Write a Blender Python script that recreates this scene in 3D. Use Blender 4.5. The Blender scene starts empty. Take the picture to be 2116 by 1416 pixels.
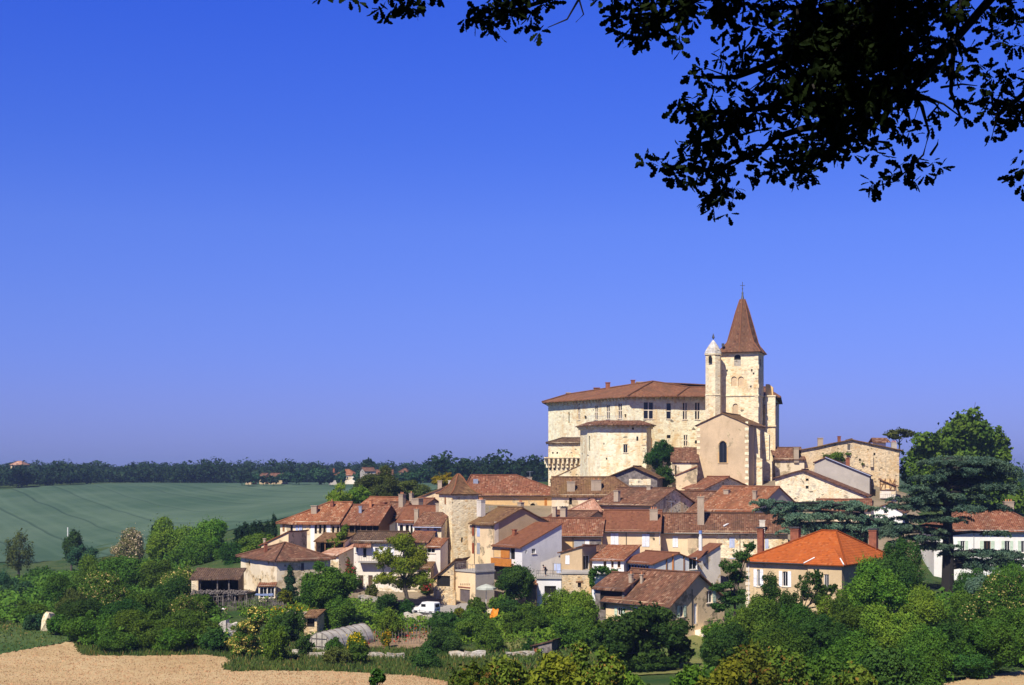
import bpy, math, random
import numpy as np
from mathutils import Vector, Matrix

# ------------------------------------------------------------------ camera, sky, sun, exposure
SC = bpy.context.scene
COL = SC.collection
F = 2939.0            # focal length in photograph pixels (50 mm on 36 mm film)
CX, HY, ZC = 1058.0, 975.0, 30.0
cam = bpy.data.cameras.new('camera')
cam.lens, cam.sensor_width = 50.0, 36.0
cam.shift_y = (HY - 708.0) / 2116.0
cam.clip_start, cam.clip_end = 0.1, 20000
co = bpy.data.objects.new('camera', cam); COL.objects.link(co)
co.location = (0, 0, ZC); co.rotation_euler = (math.radians(90), 0, 0)
SC.camera = co

SUN_EL, SUN_AZ = math.radians(47.5), math.radians(28)   # azimuth measured to the left of straight behind the camera
TO_SUN = Vector((-math.sin(SUN_AZ) * math.cos(SUN_EL), -math.cos(SUN_AZ) * math.cos(SUN_EL), math.sin(SUN_EL)))
w = bpy.data.worlds.new('World'); SC.world = w; w.use_nodes = True
nt = w.node_tree; nt.nodes.clear()
sky = nt.nodes.new('ShaderNodeTexSky'); sky.sky_type = 'NISHITA'; sky.sun_disc = False
sky.sun_elevation = SUN_EL
sky.sun_rotation = math.radians(180) + SUN_AZ
sky.air_density, sky.dust_density, sky.ozone_density = 1.0, 0.3, 4.0
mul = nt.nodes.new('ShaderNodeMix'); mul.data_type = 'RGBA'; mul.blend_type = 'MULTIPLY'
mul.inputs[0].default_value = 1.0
tcw = nt.nodes.new('ShaderNodeTexCoord'); sxw = nt.nodes.new('ShaderNodeSeparateXYZ'); nt.links.new(tcw.outputs['Generated'], sxw.inputs[0])
rmp = nt.nodes.new('ShaderNodeValToRGB'); nt.links.new(sxw.outputs[2], rmp.inputs[0])   # film tint of the clear sky by height; darkened above the view to deepen shadows
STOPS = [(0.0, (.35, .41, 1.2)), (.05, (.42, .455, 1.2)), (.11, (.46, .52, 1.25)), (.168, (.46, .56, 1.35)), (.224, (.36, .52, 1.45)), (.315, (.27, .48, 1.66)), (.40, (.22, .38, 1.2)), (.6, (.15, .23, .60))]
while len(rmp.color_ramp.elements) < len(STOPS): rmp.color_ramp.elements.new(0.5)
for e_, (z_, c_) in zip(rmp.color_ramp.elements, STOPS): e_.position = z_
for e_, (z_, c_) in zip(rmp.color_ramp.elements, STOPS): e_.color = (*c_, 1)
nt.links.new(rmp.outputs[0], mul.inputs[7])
bg = nt.nodes.new('ShaderNodeBackground'); bg.inputs[1].default_value = 0.0757
wo = nt.nodes.new('ShaderNodeOutputWorld')
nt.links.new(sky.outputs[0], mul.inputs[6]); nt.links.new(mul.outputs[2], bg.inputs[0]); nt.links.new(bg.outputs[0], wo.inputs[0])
sl = bpy.data.lights.new('sun', 'SUN'); sl.energy = 5.0; sl.angle = math.radians(0.5); sl.color = (1.0, 0.925, 0.81)
so = bpy.data.objects.new('sun', sl); COL.objects.link(so); so.location = (-60, -60, 120)
so.rotation_euler = TO_SUN.to_track_quat('Z', 'Y').to_euler()
SC.view_settings.view_transform = 'Standard'; SC.view_settings.look = 'None'
SC.view_settings.exposure = 0.42; SC.view_settings.gamma = 1.0
SC.cycles.max_bounces = 6; SC.cycles.volume_bounces = 0; SC.cycles.transparent_max_bounces = 4

# ------------------------------------------------------------------ helpers
RNG = random.Random(7)
def X(px, D): return (px - CX) / F * D
def Zp(py, D): return ZC - (py - HY) / F * D
def P(px, py, D): return Vector((X(px, D), D, Zp(py, D)))

def tag(o, label=None, cat=None, group=None, kind=None):
    if label: o['label'] = label
    if cat: o['category'] = cat
    if group: o['group'] = group
    if kind: o['kind'] = kind
    return o
def thing(name, label, cat, loc, group=None):
    o = bpy.data.objects.new(name, None); COL.objects.link(o); o.location = loc
    o.empty_display_size = 0.5
    return tag(o, label, cat, group)

class MB:
    """Collects faces in world coordinates; build() links them as one mesh object relative to its thing's base."""
    def __init__(s): s.v = []; s.f = []; s.uv = []; s.mi = []; s.cur = 0
    def face(s, pts, uv=None):
        b = len(s.v); s.v += [tuple(p) for p in pts]; s.f.append(tuple(range(b, b + len(pts))))
        s.uv += list(uv) if uv else [(0, 0)] * len(pts); s.mi.append(s.cur)
    def box(s, c, size, ex=(1, 0, 0), ey=(0, 1, 0), ez=(0, 0, 1)):
        c = Vector(c); ex, ey, ez = Vector(ex) * size[0] / 2, Vector(ey) * size[1] / 2, Vector(ez) * size[2] / 2
        q = lambda a, b, d: c + ex * a + ey * b + ez * d
        for fs in ([(-1,-1,-1),(-1,1,-1),(1,1,-1),(1,-1,-1)], [(-1,-1,1),(1,-1,1),(1,1,1),(-1,1,1)],
                   [(-1,-1,-1),(1,-1,-1),(1,-1,1),(-1,-1,1)], [(1,-1,-1),(1,1,-1),(1,1,1),(1,-1,1)],
                   [(1,1,-1),(-1,1,-1),(-1,1,1),(1,1,1)], [(-1,1,-1),(-1,-1,-1),(-1,-1,1),(-1,1,1)]):
            s.face([q(*t) for t in fs])
    def bar(s, a, b, w, d=None):
        a, b = Vector(a), Vector(b); t = (b - a); L = t.length
        if L < 1e-6: return
        t /= L; up = Vector((0, 0, 1)) if abs(t.z) < 0.9 else Vector((0, 1, 0))
        ex = t.cross(up).normalized(); ey = ex.cross(t)
        s.box((a + b) / 2, (w, d or w, L), ex, ey, t)
    def tube(s, pts, rad, n=7, cap=True):
        pts = [Vector(p) for p in pts]; rings = []
        for i, p in enumerate(pts):
            t = (pts[min(i + 1, len(pts) - 1)] - pts[max(i - 1, 0)]).normalized()
            up = Vector((0, 0, 1)) if abs(t.z) < 0.9 else Vector((1, 0, 0))
            ex = t.cross(up).normalized(); ey = ex.cross(t)
            r = rad[i] if isinstance(rad, (list, tuple)) else rad
            rings.append([p + ex * r * math.cos(k * 2 * math.pi / n) + ey * r * math.sin(k * 2 * math.pi / n) for k in range(n)])
        for a, b in zip(rings, rings[1:]):
            for k in range(n): s.face([a[k], a[(k + 1) % n], b[(k + 1) % n], b[k]])
        if cap: s.face(rings[0][::-1]); s.face(rings[-1])
    def rings(s, rs, uvm=False):
        """Lofts closed rings of equal vertex count."""
        for a, b in zip(rs, rs[1:]):
            n = len(a)
            for k in range(n):
                k2 = (k + 1) % n
                pts = [Vector(a[k]), Vector(a[k2]), Vector(b[k2]), Vector(b[k])]
                w0 = (pts[1] - pts[0]).length; h = ((pts[3] + pts[2]) / 2 - (pts[0] + pts[1]) / 2).length
                s.face(pts, [(0 + k * 3.1, 0), (w0 + k * 3.1, 0), (w0 + k * 3.1, h), (k * 3.1, h)])
    def slab(s, q00, q10, q11, q01, th=0.14, nu=6, nv=4, noise=0.045, rng=RNG):
        q00, q10, q11, q01 = map(Vector, (q00, q10, q11, q01))
        e = (q10 - q00); L = e.length or 1; e = e / L
        g = []
        for j in range(nv + 1):
            row = []
            for i in range(nu + 1):
                u, v = i / nu, j / nv
                p = (q00 * (1 - u) + q10 * u) * (1 - v) + (q01 * (1 - u) + q11 * u) * v
                dz = rng.uniform(-noise, noise) - noise * 2.2 * math.sin(u * math.pi) * (0.4 + 0.6 * math.sin(v * math.pi))
                row.append(p + Vector((0, 0, dz)))
            g.append(row)
        uvp = lambda p: ((p - q00).dot(e), math.sqrt(max(0, (p - q00).length_squared - (p - q00).dot(e) ** 2)))
        dn = Vector((0, 0, -th))
        for j in range(nv):
            for i in range(nu):
                pts = [g[j][i], g[j][i + 1], g[j + 1][i + 1], g[j + 1][i]]
                if (pts[2] - pts[3]).length < 1e-4: pts = pts[:3]
                elif (pts[0] - pts[1]).length < 1e-4: pts = [pts[0], pts[2], pts[3]]
                s.face(pts, [uvp(p) for p in pts]); s.face([p + dn for p in pts][::-1], [uvp(p) for p in pts])
        def edge(l):
            for a, b in zip(l, l[1:]):
                if (a - b).length > 1e-4: s.face([a, a + dn, b + dn, b], [(uvp(a)), uvp(a), uvp(b), uvp(b)])
        edge(g[0]); edge([r[-1] for r in g]); edge(g[-1][::-1]); edge([r[0] for r in g][::-1])
    def build(s, name, mat, parent=None, label=None, smooth=False, rooted=False):
        org = Vector((0, 0, 0))
        if parent is not None:
            r = parent
            while r.parent: r = r.parent
            org = r.location
        elif rooted and s.v:
            xs = np.array(s.v); org = Vector((xs[:, 0].mean(), xs[:, 1].mean(), xs[:, 2].min()))
        me = bpy.data.meshes.new(name)
        me.from_pydata([(a - org.x, b - org.y, c - org.z) for a, b, c in s.v], [], s.f)
        uvl = me.uv_layers.new(name='UVMap')
        uvl.data.foreach_set('uv', np.array(s.uv, dtype=np.float32).ravel())
        for m in (mat if isinstance(mat, (list, tuple)) else [mat]): me.materials.append(m)
        if any(s.mi): me.polygons.foreach_set('material_index', s.mi)
        if smooth: me.polygons.foreach_set('use_smooth', [True] * len(s.f))
        me.update()
        o = bpy.data.objects.new(name, me); COL.objects.link(o)
        if parent is not None: o.parent = parent
        else: o.location = org
        if label: o['label'] = label
        return o

# ------------------------------------------------------------------ materials
def newmat(name):
    m = bpy.data.materials.new(name); m.use_nodes = True
    n = m.node_tree.nodes; b = n['Principled BSDF']
    return m, m.node_tree, n, m.node_tree.links, b
def node(nt, t, **k):
    x = nt.nodes.new(t)
    for a, v in k.items(): setattr(x, a, v)
    return x
def rgba(c): return (c[0], c[1], c[2], 1)
def mix(nt, fac, a, b, mode='MIX'):
    m = node(nt, 'ShaderNodeMix', data_type='RGBA', blend_type=mode)
    for sock, v in ((m.inputs[0], fac), (m.inputs[6], a), (m.inputs[7], b)):
        if isinstance(v, bpy.types.NodeSocket): nt.links.new(v, sock)
        elif isinstance(v, (int, float)): sock.default_value = v
        else: sock.default_value = rgba(v)
    return m.outputs[2]
def ramp(nt, src, lo, hi, a=0.0, b=1.0):
    m = node(nt, 'ShaderNodeMapRange', interpolation_type='SMOOTHSTEP'); nt.links.new(src, m.inputs[0])
    m.inputs[1].default_value, m.inputs[2].default_value, m.inputs[3].default_value, m.inputs[4].default_value = lo, hi, a, b
    return m.outputs[0]
def math2(nt, op, a, b=0.0):
    m = node(nt, 'ShaderNodeMath', operation=op)
    for sock, v in ((m.inputs[0], a), (m.inputs[1], b)):
        if isinstance(v, bpy.types.NodeSocket): nt.links.new(v, sock)
        else: sock.default_value = v
    return m.outputs[0]
def noise(nt, vec, scale, detail=4, rough=0.6):
    n = node(nt, 'ShaderNodeTexNoise'); n.inputs['Scale'].default_value = scale
    n.inputs['Detail'].default_value = detail; n.inputs['Roughness'].default_value = rough
    if vec is not None: nt.links.new(vec, n.inputs['Vector'])
    return n.outputs[0]
def objcoord(nt, off=True):
    """Object coordinates shifted by the object's position, so that no two things carry the same stains."""
    g = node(nt, 'ShaderNodeNewGeometry'); return g.outputs['Position']
def bump(nt, h, strength, dist, b):
    n = node(nt, 'ShaderNodeBump'); n.inputs['Strength'].default_value = strength; n.inputs['Distance'].default_value = dist
    nt.links.new(h, n.inputs['Height']); nt.links.new(n.outputs[0], b.inputs['Normal'])

def plain(name, c, rough=0.8, metal=0.0, var=0.12):
    m, t, n, l, b = newmat(name); b.inputs['Roughness'].default_value = rough; b.inputs['Metallic'].default_value = metal
    p = objcoord(t); k = noise(t, p, 1.7)
    l.new(mix(t, ramp(t, k, 0.3, 0.7), [x * (1 - var) for x in c], [min(1, x * (1 + var)) for x in c]), b.inputs['Base Color'])
    b.inputs['Specular IOR Level'].default_value = 0.3
    return m
def plaster(name, c, stain=(0.20, 0.16, 0.11), amt=0.5, stone=0.0, stonec=(0.42, 0.33, 0.2)):
    m, t, n, l, b = newmat(name); b.inputs['Roughness'].default_value = 0.95; b.inputs['Specular IOR Level'].default_value = 0.1
    p = objcoord(t)
    mp = node(t, 'ShaderNodeMapping'); mp.inputs['Scale'].default_value = (1, 1, 0.35); l.new(p, mp.inputs[0])
    streak = noise(t, mp.outputs[0], 1.1, 5, 0.7); fine = noise(t, p, 5.0, 4, 0.7); big = noise(t, p, 0.28, 3)
    base = mix(t, ramp(t, big, 0.3, 0.7), [x * 0.86 for x in c], [min(0.9, x * 1.08) for x in c])
    base = mix(t, ramp(t, streak, 0.48, 0.78, 0, amt), base, stain)
    base = mix(t, ramp(t, fine, 0.3, 0.75, 0, 0.35), base, [x * 0.72 for x in c])
    if stone > 0:
        v = node(t, 'ShaderNodeTexVoronoi'); v.inputs['Scale'].default_value = 2.6; l.new(p, v.inputs['Vector'])
        sc = mix(t, v.outputs['Color'], [x * 0.55 for x in stonec], [min(1, x * 1.35) for x in stonec])
        patch = ramp(t, noise(t, p, 0.4, 4, 0.6), 0.60 - stone * 0.3, 0.66 - stone * 0.3)
        base = mix(t, patch, base, sc)
    l.new(base, b.inputs['Base Color']); bump(t, fine, 0.4, 0.05, b)
    return m
def stone(name, c, dark=0.45, scale=2.2, hole=0.25, grey=(0.30, 0.28, 0.25)):
    m, t, n, l, b = newmat(name); b.inputs['Roughness'].default_value = 0.95; b.inputs['Specular IOR Level'].default_value = 0.1
    p = objcoord(t)
    mp = node(t, 'ShaderNodeMapping'); mp.inputs['Scale'].default_value = (1, 1, 1.7); l.new(p, mp.inputs[0])
    v = node(t, 'ShaderNodeTexVoronoi'); v.inputs['Scale'].default_value = scale; l.new(mp.outputs[0], v.inputs['Vector'])
    e = node(t, 'ShaderNodeTexVoronoi', feature='DISTANCE_TO_EDGE'); e.inputs['Scale'].default_value = scale; l.new(mp.outputs[0], e.inputs['Vector'])
    sep = node(t, 'ShaderNodeSeparateColor'); l.new(v.outputs['Color'], sep.inputs[0])
    base = mix(t, sep.outputs[0], [x * dark for x in c], [min(0.90, x * 1.2) for x in c])
    base = mix(t, ramp(t, sep.outputs[1], 0.75, 0.95, 0, 0.75), base, [c[0] * 0.80, c[1] * 0.62, c[2] * 0.42])
    base = mix(t, ramp(t, e.outputs['Distance'], 0.02, 0.09, 0.75, 0), base, [min(0.8, x * 1.1) for x in c])
    big = noise(t, p, 0.22, 4, 0.65); mid = noise(t, p, 0.7, 5, 0.7)
    base = mix(t, ramp(t, big, 0.42, 0.72, 0, 0.55), base, [min(0.8, c[0] * 1.15), min(.8, c[1] * 1.2), min(.8, c[2] * 1.35)])
    base = mix(t, ramp(t, mid, 0.52, 0.70, 0, 0.6), base, [x * .82 for x in grey])
    mp3 = node(t, 'ShaderNodeMapping'); mp3.inputs['Scale'].default_value = (1, 1, 0.25); l.new(p, mp3.inputs[0])
    base = mix(t, ramp(t, noise(t, mp3.outputs[0], 0.5, 5, 0.7), 0.48, 0.70, 0, 0.8), base, [c[0] * .80, c[1] * .66, c[2] * .47])
    base = mix(t, ramp(t, sep.outputs[2], 1 - hole * 0.12, 1 - hole * 0.08, 0, 0.85), base, [x * 0.18 for x in c])
    l.new(base, b.inputs['Base Color']); bump(t, e.outputs['Distance'], 0.6, 0.12, b)
    return m
def tiles(name, c1, c2, c3=(0.62, 0.42, 0.30), lichen=(0.17, 0.13, 0.075), light=0.25, course=0.0, smoothtile=False, mott=1.0):
    """Clay roof: u runs along the eave, v up the slope, both in metres."""
    m, t, n, l, b = newmat(name); b.inputs['Roughness'].default_value = 0.9; b.inputs['Specular IOR Level'].default_value = 0.15
    uv = node(t, 'ShaderNodeUVMap'); sx = node(t, 'ShaderNodeSeparateXYZ'); l.new(uv.outputs[0], sx.inputs[0])
    p = objcoord(t)
    cu, cv = math2(t, 'FLOOR', math2(t, 'DIVIDE', sx.outputs[0], 0.30)), math2(t, 'FLOOR', math2(t, 'DIVIDE', sx.outputs[1], 0.42))
    cb = node(t, 'ShaderNodeCombineXYZ'); l.new(cu, cb.inputs[0]); l.new(cv, cb.inputs[1])
    wn = node(t, 'ShaderNodeTexWhiteNoise', noise_dimensions='3D'); l.new(cb.outputs[0], wn.inputs['Vector'])
    s2 = node(t, 'ShaderNodeSeparateColor'); l.new(wn.outputs['Color'], s2.inputs[0])
    col = mix(t, s2.outputs[0], c1, c2)
    col = mix(t, ramp(t, s2.outputs[1], 1 - light, 1 - light * 0.4, 0, 0.8 * mott), col, c3)
    col = mix(t, ramp(t, s2.outputs[2], 0.78, 0.9, 0, 0.65 * mott), col, [x * 0.42 for x in c1])
    mp = node(t, 'ShaderNodeMapping'); mp.inputs['Scale'].default_value = (1, 0.4, 1); l.new(uv.outputs[0], mp.inputs[0])
    an = node(t, 'ShaderNodeVectorMath', operation='ADD'); l.new(mp.outputs[0], an.inputs[0])
    g = node(t, 'ShaderNodeObjectInfo'); l.new(g.outputs['Location'], an.inputs[1])
    big = noise(t, an.outputs[0], 0.45, 5, 0.65); mid = noise(t, an.outputs[0], 1.8, 4, 0.7)
    col = mix(t, ramp(t, big, 0.42, 0.66, 0, 0.75 * mott), col, lichen)
    col = mix(t, ramp(t, mid, 0.45, 0.7, 0, 0.4 * mott), col, [min(1, x * 1.35) for x in c2])
    if not course:
        gm = node(t, 'ShaderNodeHueSaturation'); gm.inputs['Saturation'].default_value = 0.92; gm.inputs['Value'].default_value = 0.80; l.new(col, gm.inputs['Color']); col = mix(t, 1.0, gm.outputs[0], (1.0, 0.97, 0.84), 'MULTIPLY')
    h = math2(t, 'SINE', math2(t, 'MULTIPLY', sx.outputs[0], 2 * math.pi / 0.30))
    if course:
        fr = math2(t, 'FRACT', math2(t, 'DIVIDE', sx.outputs[1], course))
        h = math2(t, 'MULTIPLY', math2(t, 'SUBTRACT', 1.0, fr), 1.0)
        joint = ramp(t, fr, 0.0, 0.22, 0.75, 0)
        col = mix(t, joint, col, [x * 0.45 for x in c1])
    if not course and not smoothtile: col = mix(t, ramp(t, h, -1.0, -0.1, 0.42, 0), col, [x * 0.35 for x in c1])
    l.new(col, b.inputs['Base Color'])
    bump(t, h, 0.15 if smoothtile else (0.9 if course else 0.55), 0.06, b)
    return m
def glassmat(name, c=(0.012, 0.014, 0.018), rough=0.12):
    m, t, n, l, b = newmat(name); b.inputs['Base Color'].default_value = rgba(c); b.inputs['Roughness'].default_value = rough
    b.inputs['Specular IOR Level'].default_value = 0.35
    return m
def leafmat(name, c1, c2, flower=None, famt=0.0, trans=0.14, warm=1.16):
    m, t, n, l, b = newmat(name)
    g = node(t, 'ShaderNodeNewGeometry'); r = g.outputs['Random Per Island']
    col = mix(t, r, c1, c2)
    k = noise(t, g.outputs['Position'], 0.35, 3, 0.6)
    col = mix(t, ramp(t, k, 0.35, 0.68, 0, 0.75), col, [c2[0] * 1.25, c2[1] * 1.05, c2[2] * 0.9])
    r2 = math2(t, 'FRACT', math2(t, 'MULTIPLY', r, 37.7))
    col = mix(t, ramp(t, r2, 0.55, 1.0, 0, 0.5), col, [x * 0.5 for x in c1])
    if flower:
        r3 = math2(t, 'FRACT', math2(t, 'MULTIPLY', r, 91.3))
        k2 = noise(t, g.outputs['Position'], 0.8, 2, 0.5)
        fsel = math2(t, 'MULTIPLY', math2(t, 'LESS_THAN', r3, famt), math2(t, 'GREATER_THAN', k2, 0.42))
        col = mix(t, fsel, col, flower)
    oi = node(t, 'ShaderNodeObjectInfo'); hs = node(t, 'ShaderNodeHueSaturation'); l.new(col, hs.inputs['Color'])   # every plant its own tint
    l.new(ramp(t, oi.outputs['Random'], 0, 1, 0.482, 0.512), hs.inputs['Hue']); l.new(math2(t, 'ADD', 0.72, math2(t, 'MULTIPLY', math2(t, 'FRACT', math2(t, 'MULTIPLY', oi.outputs['Random'], 13.7)), 0.46)), hs.inputs['Value']); col = hs.outputs[0]
    if warm != 1: col = mix(t, 1.0, col, (warm, 1.0, 0.70), 'MULTIPLY')
    l.new(col, b.inputs['Base Color']); b.inputs['Roughness'].default_value = 0.7; b.inputs['Specular IOR Level'].default_value = 0.04
    tr = node(t, 'ShaderNodeBsdfTranslucent'); l.new(mix(t, 0.5, col, [c2[0] * 1.6, c2[1] * 1.7, c2[2] * 0.8]), tr.inputs[0])
    ms = node(t, 'ShaderNodeMixShader'); ms.inputs[0].default_value = trans
    out = n['Material Output']; l.new(b.outputs[0], ms.inputs[1]); l.new(tr.outputs[0], ms.inputs[2]); l.new(ms.outputs[0], out.inputs[0])
    return m
def barkmat(name, c):
    m, t, n, l, b = newmat(name); p = objcoord(t)
    mp = node(t, 'ShaderNodeMapping'); mp.inputs['Scale'].default_value = (6, 6, 1); l.new(p, mp.inputs[0])
    k = noise(t, mp.outputs[0], 2.0, 5, 0.7)
    l.new(mix(t, k, [x * 0.5 for x in c], [x * 1.4 for x in c]), b.inputs['Base Color']); b.inputs['Roughness'].default_value = 0.95
    bump(t, k, 0.8, 0.05, b); return m

M = {
 'castle': stone('castle limestone', (0.82, 0.70, 0.47), 0.84, 1.5, 0.06, (0.55, 0.46, 0.32)),
 'tower': stone('tower limestone', (0.76, 0.63, 0.41), 0.82, 1.8, 0.06, (0.53, 0.45, 0.32)),
 'rubble': stone('rubble stone', (0.62, 0.48, 0.29), 0.58, 2.6, 0.4),
 'palerub': stone('pale rubble stone', (0.76, 0.64, 0.43), 0.72, 2.4, 0.4),
 'whitestone': stone('weathered white stone', (0.52, 0.48, 0.41), 0.6, 2.0, 0.2),
 'greystone': stone('grey garden stone', (0.42, 0.38, 0.31), 0.5, 2.4, 0.4),
 'pinkplaster': plaster('pinkish plaster', (0.60, 0.45, 0.28), (0.38, 0.27, 0.15), 0.6, 0.1, (0.55, 0.43, 0.26)),
 'farmplaster': plaster('pale farm plaster', (0.80, 0.68, 0.48), (0.46, 0.34, 0.20), 0.5, 0.30, (0.60, 0.47, 0.29)),
 'cream': plaster('cream plaster', (0.80, 0.67, 0.46), (0.44, 0.32, 0.18), 0.55, 0.28),
 'ochre': plaster('ochre plaster', (0.72, 0.48, 0.22), (0.48, 0.31, 0.14), 0.55, 0.2, (0.55, 0.42, 0.24)),
 'ochre2': plaster('pale ochre plaster', (0.78, 0.59, 0.36), (0.50, 0.34, 0.17), 0.5, 0.26),
 'tan': plaster('tan roughcast', (0.50, 0.37, 0.22), (0.28, 0.20, 0.12), 0.3),
 'white': plaster('white limewash', (0.88, 0.85, 0.79), (0.52, 0.44, 0.34), 0.25),
 'offwhite': plaster('off white plaster', (0.82, 0.74, 0.62), (0.48, 0.37, 0.25), 0.55, 0.15, (0.6, 0.48, 0.3)),
 'greywall': plaster('grey cement render', (0.45, 0.40, 0.34), (0.26, 0.23, 0.2), 0.45),
 'paleg': plaster('pale grey render', (0.74, 0.72, 0.70), (0.38, 0.35, 0.32), 0.3),
 'villa': plaster('villa plaster', (0.64, 0.48, 0.28), (0.40, 0.28, 0.15), 0.55, 0.15, (0.58, 0.44, 0.25)),
 'quoin': plain('quoin stone', (0.68, 0.58, 0.43), 0.95),
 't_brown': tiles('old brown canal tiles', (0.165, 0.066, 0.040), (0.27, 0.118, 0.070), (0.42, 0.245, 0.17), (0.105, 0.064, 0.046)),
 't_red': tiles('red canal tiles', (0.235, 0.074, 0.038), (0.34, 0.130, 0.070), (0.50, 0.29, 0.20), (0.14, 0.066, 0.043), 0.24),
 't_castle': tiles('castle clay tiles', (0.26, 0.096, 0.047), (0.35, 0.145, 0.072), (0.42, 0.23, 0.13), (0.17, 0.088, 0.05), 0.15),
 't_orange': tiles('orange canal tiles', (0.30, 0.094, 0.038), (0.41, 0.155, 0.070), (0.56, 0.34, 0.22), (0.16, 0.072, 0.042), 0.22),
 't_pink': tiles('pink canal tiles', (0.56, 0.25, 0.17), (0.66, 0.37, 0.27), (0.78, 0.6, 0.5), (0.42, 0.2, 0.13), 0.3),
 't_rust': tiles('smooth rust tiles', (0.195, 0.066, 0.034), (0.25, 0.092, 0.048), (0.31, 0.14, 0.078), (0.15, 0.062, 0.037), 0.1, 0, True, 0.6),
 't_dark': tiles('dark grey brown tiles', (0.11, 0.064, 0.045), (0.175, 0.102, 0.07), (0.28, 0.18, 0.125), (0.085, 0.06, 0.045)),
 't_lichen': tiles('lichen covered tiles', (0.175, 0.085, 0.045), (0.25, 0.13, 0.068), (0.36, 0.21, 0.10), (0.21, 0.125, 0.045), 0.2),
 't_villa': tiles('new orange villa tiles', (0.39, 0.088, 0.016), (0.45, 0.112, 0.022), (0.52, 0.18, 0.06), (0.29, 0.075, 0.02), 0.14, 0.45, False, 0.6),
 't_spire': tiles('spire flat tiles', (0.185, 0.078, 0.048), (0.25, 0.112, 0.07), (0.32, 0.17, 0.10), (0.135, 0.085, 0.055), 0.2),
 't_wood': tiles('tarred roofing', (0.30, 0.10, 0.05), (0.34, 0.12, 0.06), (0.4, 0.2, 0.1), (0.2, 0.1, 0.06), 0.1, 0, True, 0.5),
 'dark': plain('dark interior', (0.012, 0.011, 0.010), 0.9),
 'glass': glassmat('window glass'),
 'frame': plain('white painted wood', (0.72, 0.71, 0.68), 0.6),
 'shutw': plain('white shutters', (0.74, 0.75, 0.78), 0.6),
 'shutb': plain('pale blue shutters', (0.40, 0.46, 0.62), 0.6),
 'shutblue': plain('blue shutters', (0.14, 0.22, 0.48), 0.6),
 'shutg': plain('pale green shutters', (0.50, 0.60, 0.46), 0.6),
 'shutgrey': plain('grey shutters', (0.30, 0.31, 0.33), 0.7),
 'shutred': plain('red brown shutters', (0.26, 0.06, 0.02), 0.7),
 'shuttan': plain('wooden shutters', (0.30, 0.15, 0.06), 0.7),
 'door': plain('brown door', (0.10, 0.06, 0.04), 0.7),
 'garage': plain('garage door', (0.13, 0.105, 0.105), 0.6),
 'wood': plain('weathered wood', (0.16, 0.11, 0.075), 0.9, 0, 0.35),
 'greywood': plain('grey weathered wood', (0.17, 0.145, 0.13), 0.9, 0, 0.45),
 'orangewood': plain('varnished orange wood', (0.46, 0.17, 0.03), 0.6),
 'timber': plain('timber frame', (0.20, 0.10, 0.045), 0.8),
 'brick': plain('chimney brick', (0.24, 0.085, 0.045), 0.9, 0, 0.25),
 'chim': plaster('chimney render', (0.42, 0.33, 0.24), (0.2, 0.15, 0.1), 0.6),
 'chimw': plaster('white chimney render', (0.66, 0.6, 0.52), (0.35, 0.3, 0.24), 0.4),
 'pot': plain('clay pot', (0.42, 0.17, 0.08), 0.9),
 'soot': plain('sooty cap', (0.045, 0.045, 0.05), 0.8),
 'slate': plain('lead finial', (0.10, 0.10, 0.11), 0.5, 0.5),
 'zinc': plain('zinc', (0.42, 0.45, 0.5), 0.4, 0.6),
 'concrete': plaster('concrete', (0.40, 0.37, 0.33), (0.2, 0.18, 0.16), 0.5),
 'metal': plain('dark iron', (0.05, 0.05, 0.055), 0.5, 0.6),
 'blossom': plain('rose', (0.4, 0.02, 0.03), 0.7),
}
# ------------------------------------------------------------------ terrain
GP = []
def gp(px, py, D): GP.append((X(px, D), D, Zp(py, D)))
for x in (-60, 0, 60): GP += [(x, -60, 33), (x, -2, 28.3), (x, 55, 19.8), (x, 95, 13.2)]
for q in [(100,1416,139),(600,1416,139),(900,1416,139),(150,1345,160),(450,1357,160),(700,1387,151),(900,1400,150),
          (2060,1400,128),(1900,1430,118),(1500,1380,150),(1350,1345,168),(1420,1335,172),(1700,1350,150),
          (700,1345,168),(560,1310,180),(890,1258,205),(440,1252,203),(960,1250,208),(570,1225,206),(780,1310,182),
          (1160,1245,206),(1330,1292,176),(1450,1300,180),(1640,1288,182),(1960,1218,203),(2100,1228,222),(1040,1330,172),
          (760,1222,215),(640,1140,236),(1000,1168,226),(1200,1165,222),(1500,1185,218),(1120,1075,250),(1400,1085,240),
          (1700,1045,255),(1850,1070,250),(1280,1003,280),(1500,1003,272),(1750,992,285),(1990,1050,290),(1400,1000,330),(1150,1010,315),(850,1050,250),
          (40,1310,168),(150,1195,300),(300,1160,300),(470,1135,270),(560,1120,262),(300,1260,210),(60,1240,230),
          (0,1165,400),(180,1165,400),(100,1100,510),(0,1014,690),(60,1005,715),(-150,1032,660),(-300,1050,620),(150,1003,720),(400,999,760),(640,998,760),(450,1080,450),(560,1062,450),(720,1010,620),(800,1035,330),
          (900,1010,420),(2110,1060,400),(2250,1070,300),(1900,1020,450)]: gp(*q)
for px in (-300, 100, 500, 900, 1300, 1700, 2100, 2500): GP += [(X(px, 900), 900, 22.5), (X(px, 1150), 1150, 26), (X(px, 1400), 1400, 25)]
GPa = np.array(GP)
def _u(r2): return np.where(r2 > 1e-9, 0.5 * r2 * np.log(np.maximum(r2, 1e-9)), 0.0)
_S = np.array([80.0, 80.0])
def _warp(q):
    q = np.array(q, dtype=float); y = q[..., 1]
    out = np.empty_like(q); ys = np.where(y > 300, 300 + (y - 300) * 0.35, y)
    out[..., 1] = ys; out[..., 0] = q[..., 0] * np.where(y > 300, ys / np.maximum(y, 1), 1.0)
    return out / 80.0
_Q = _warp(GPa[:, :2]); _n = len(_Q)
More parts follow.
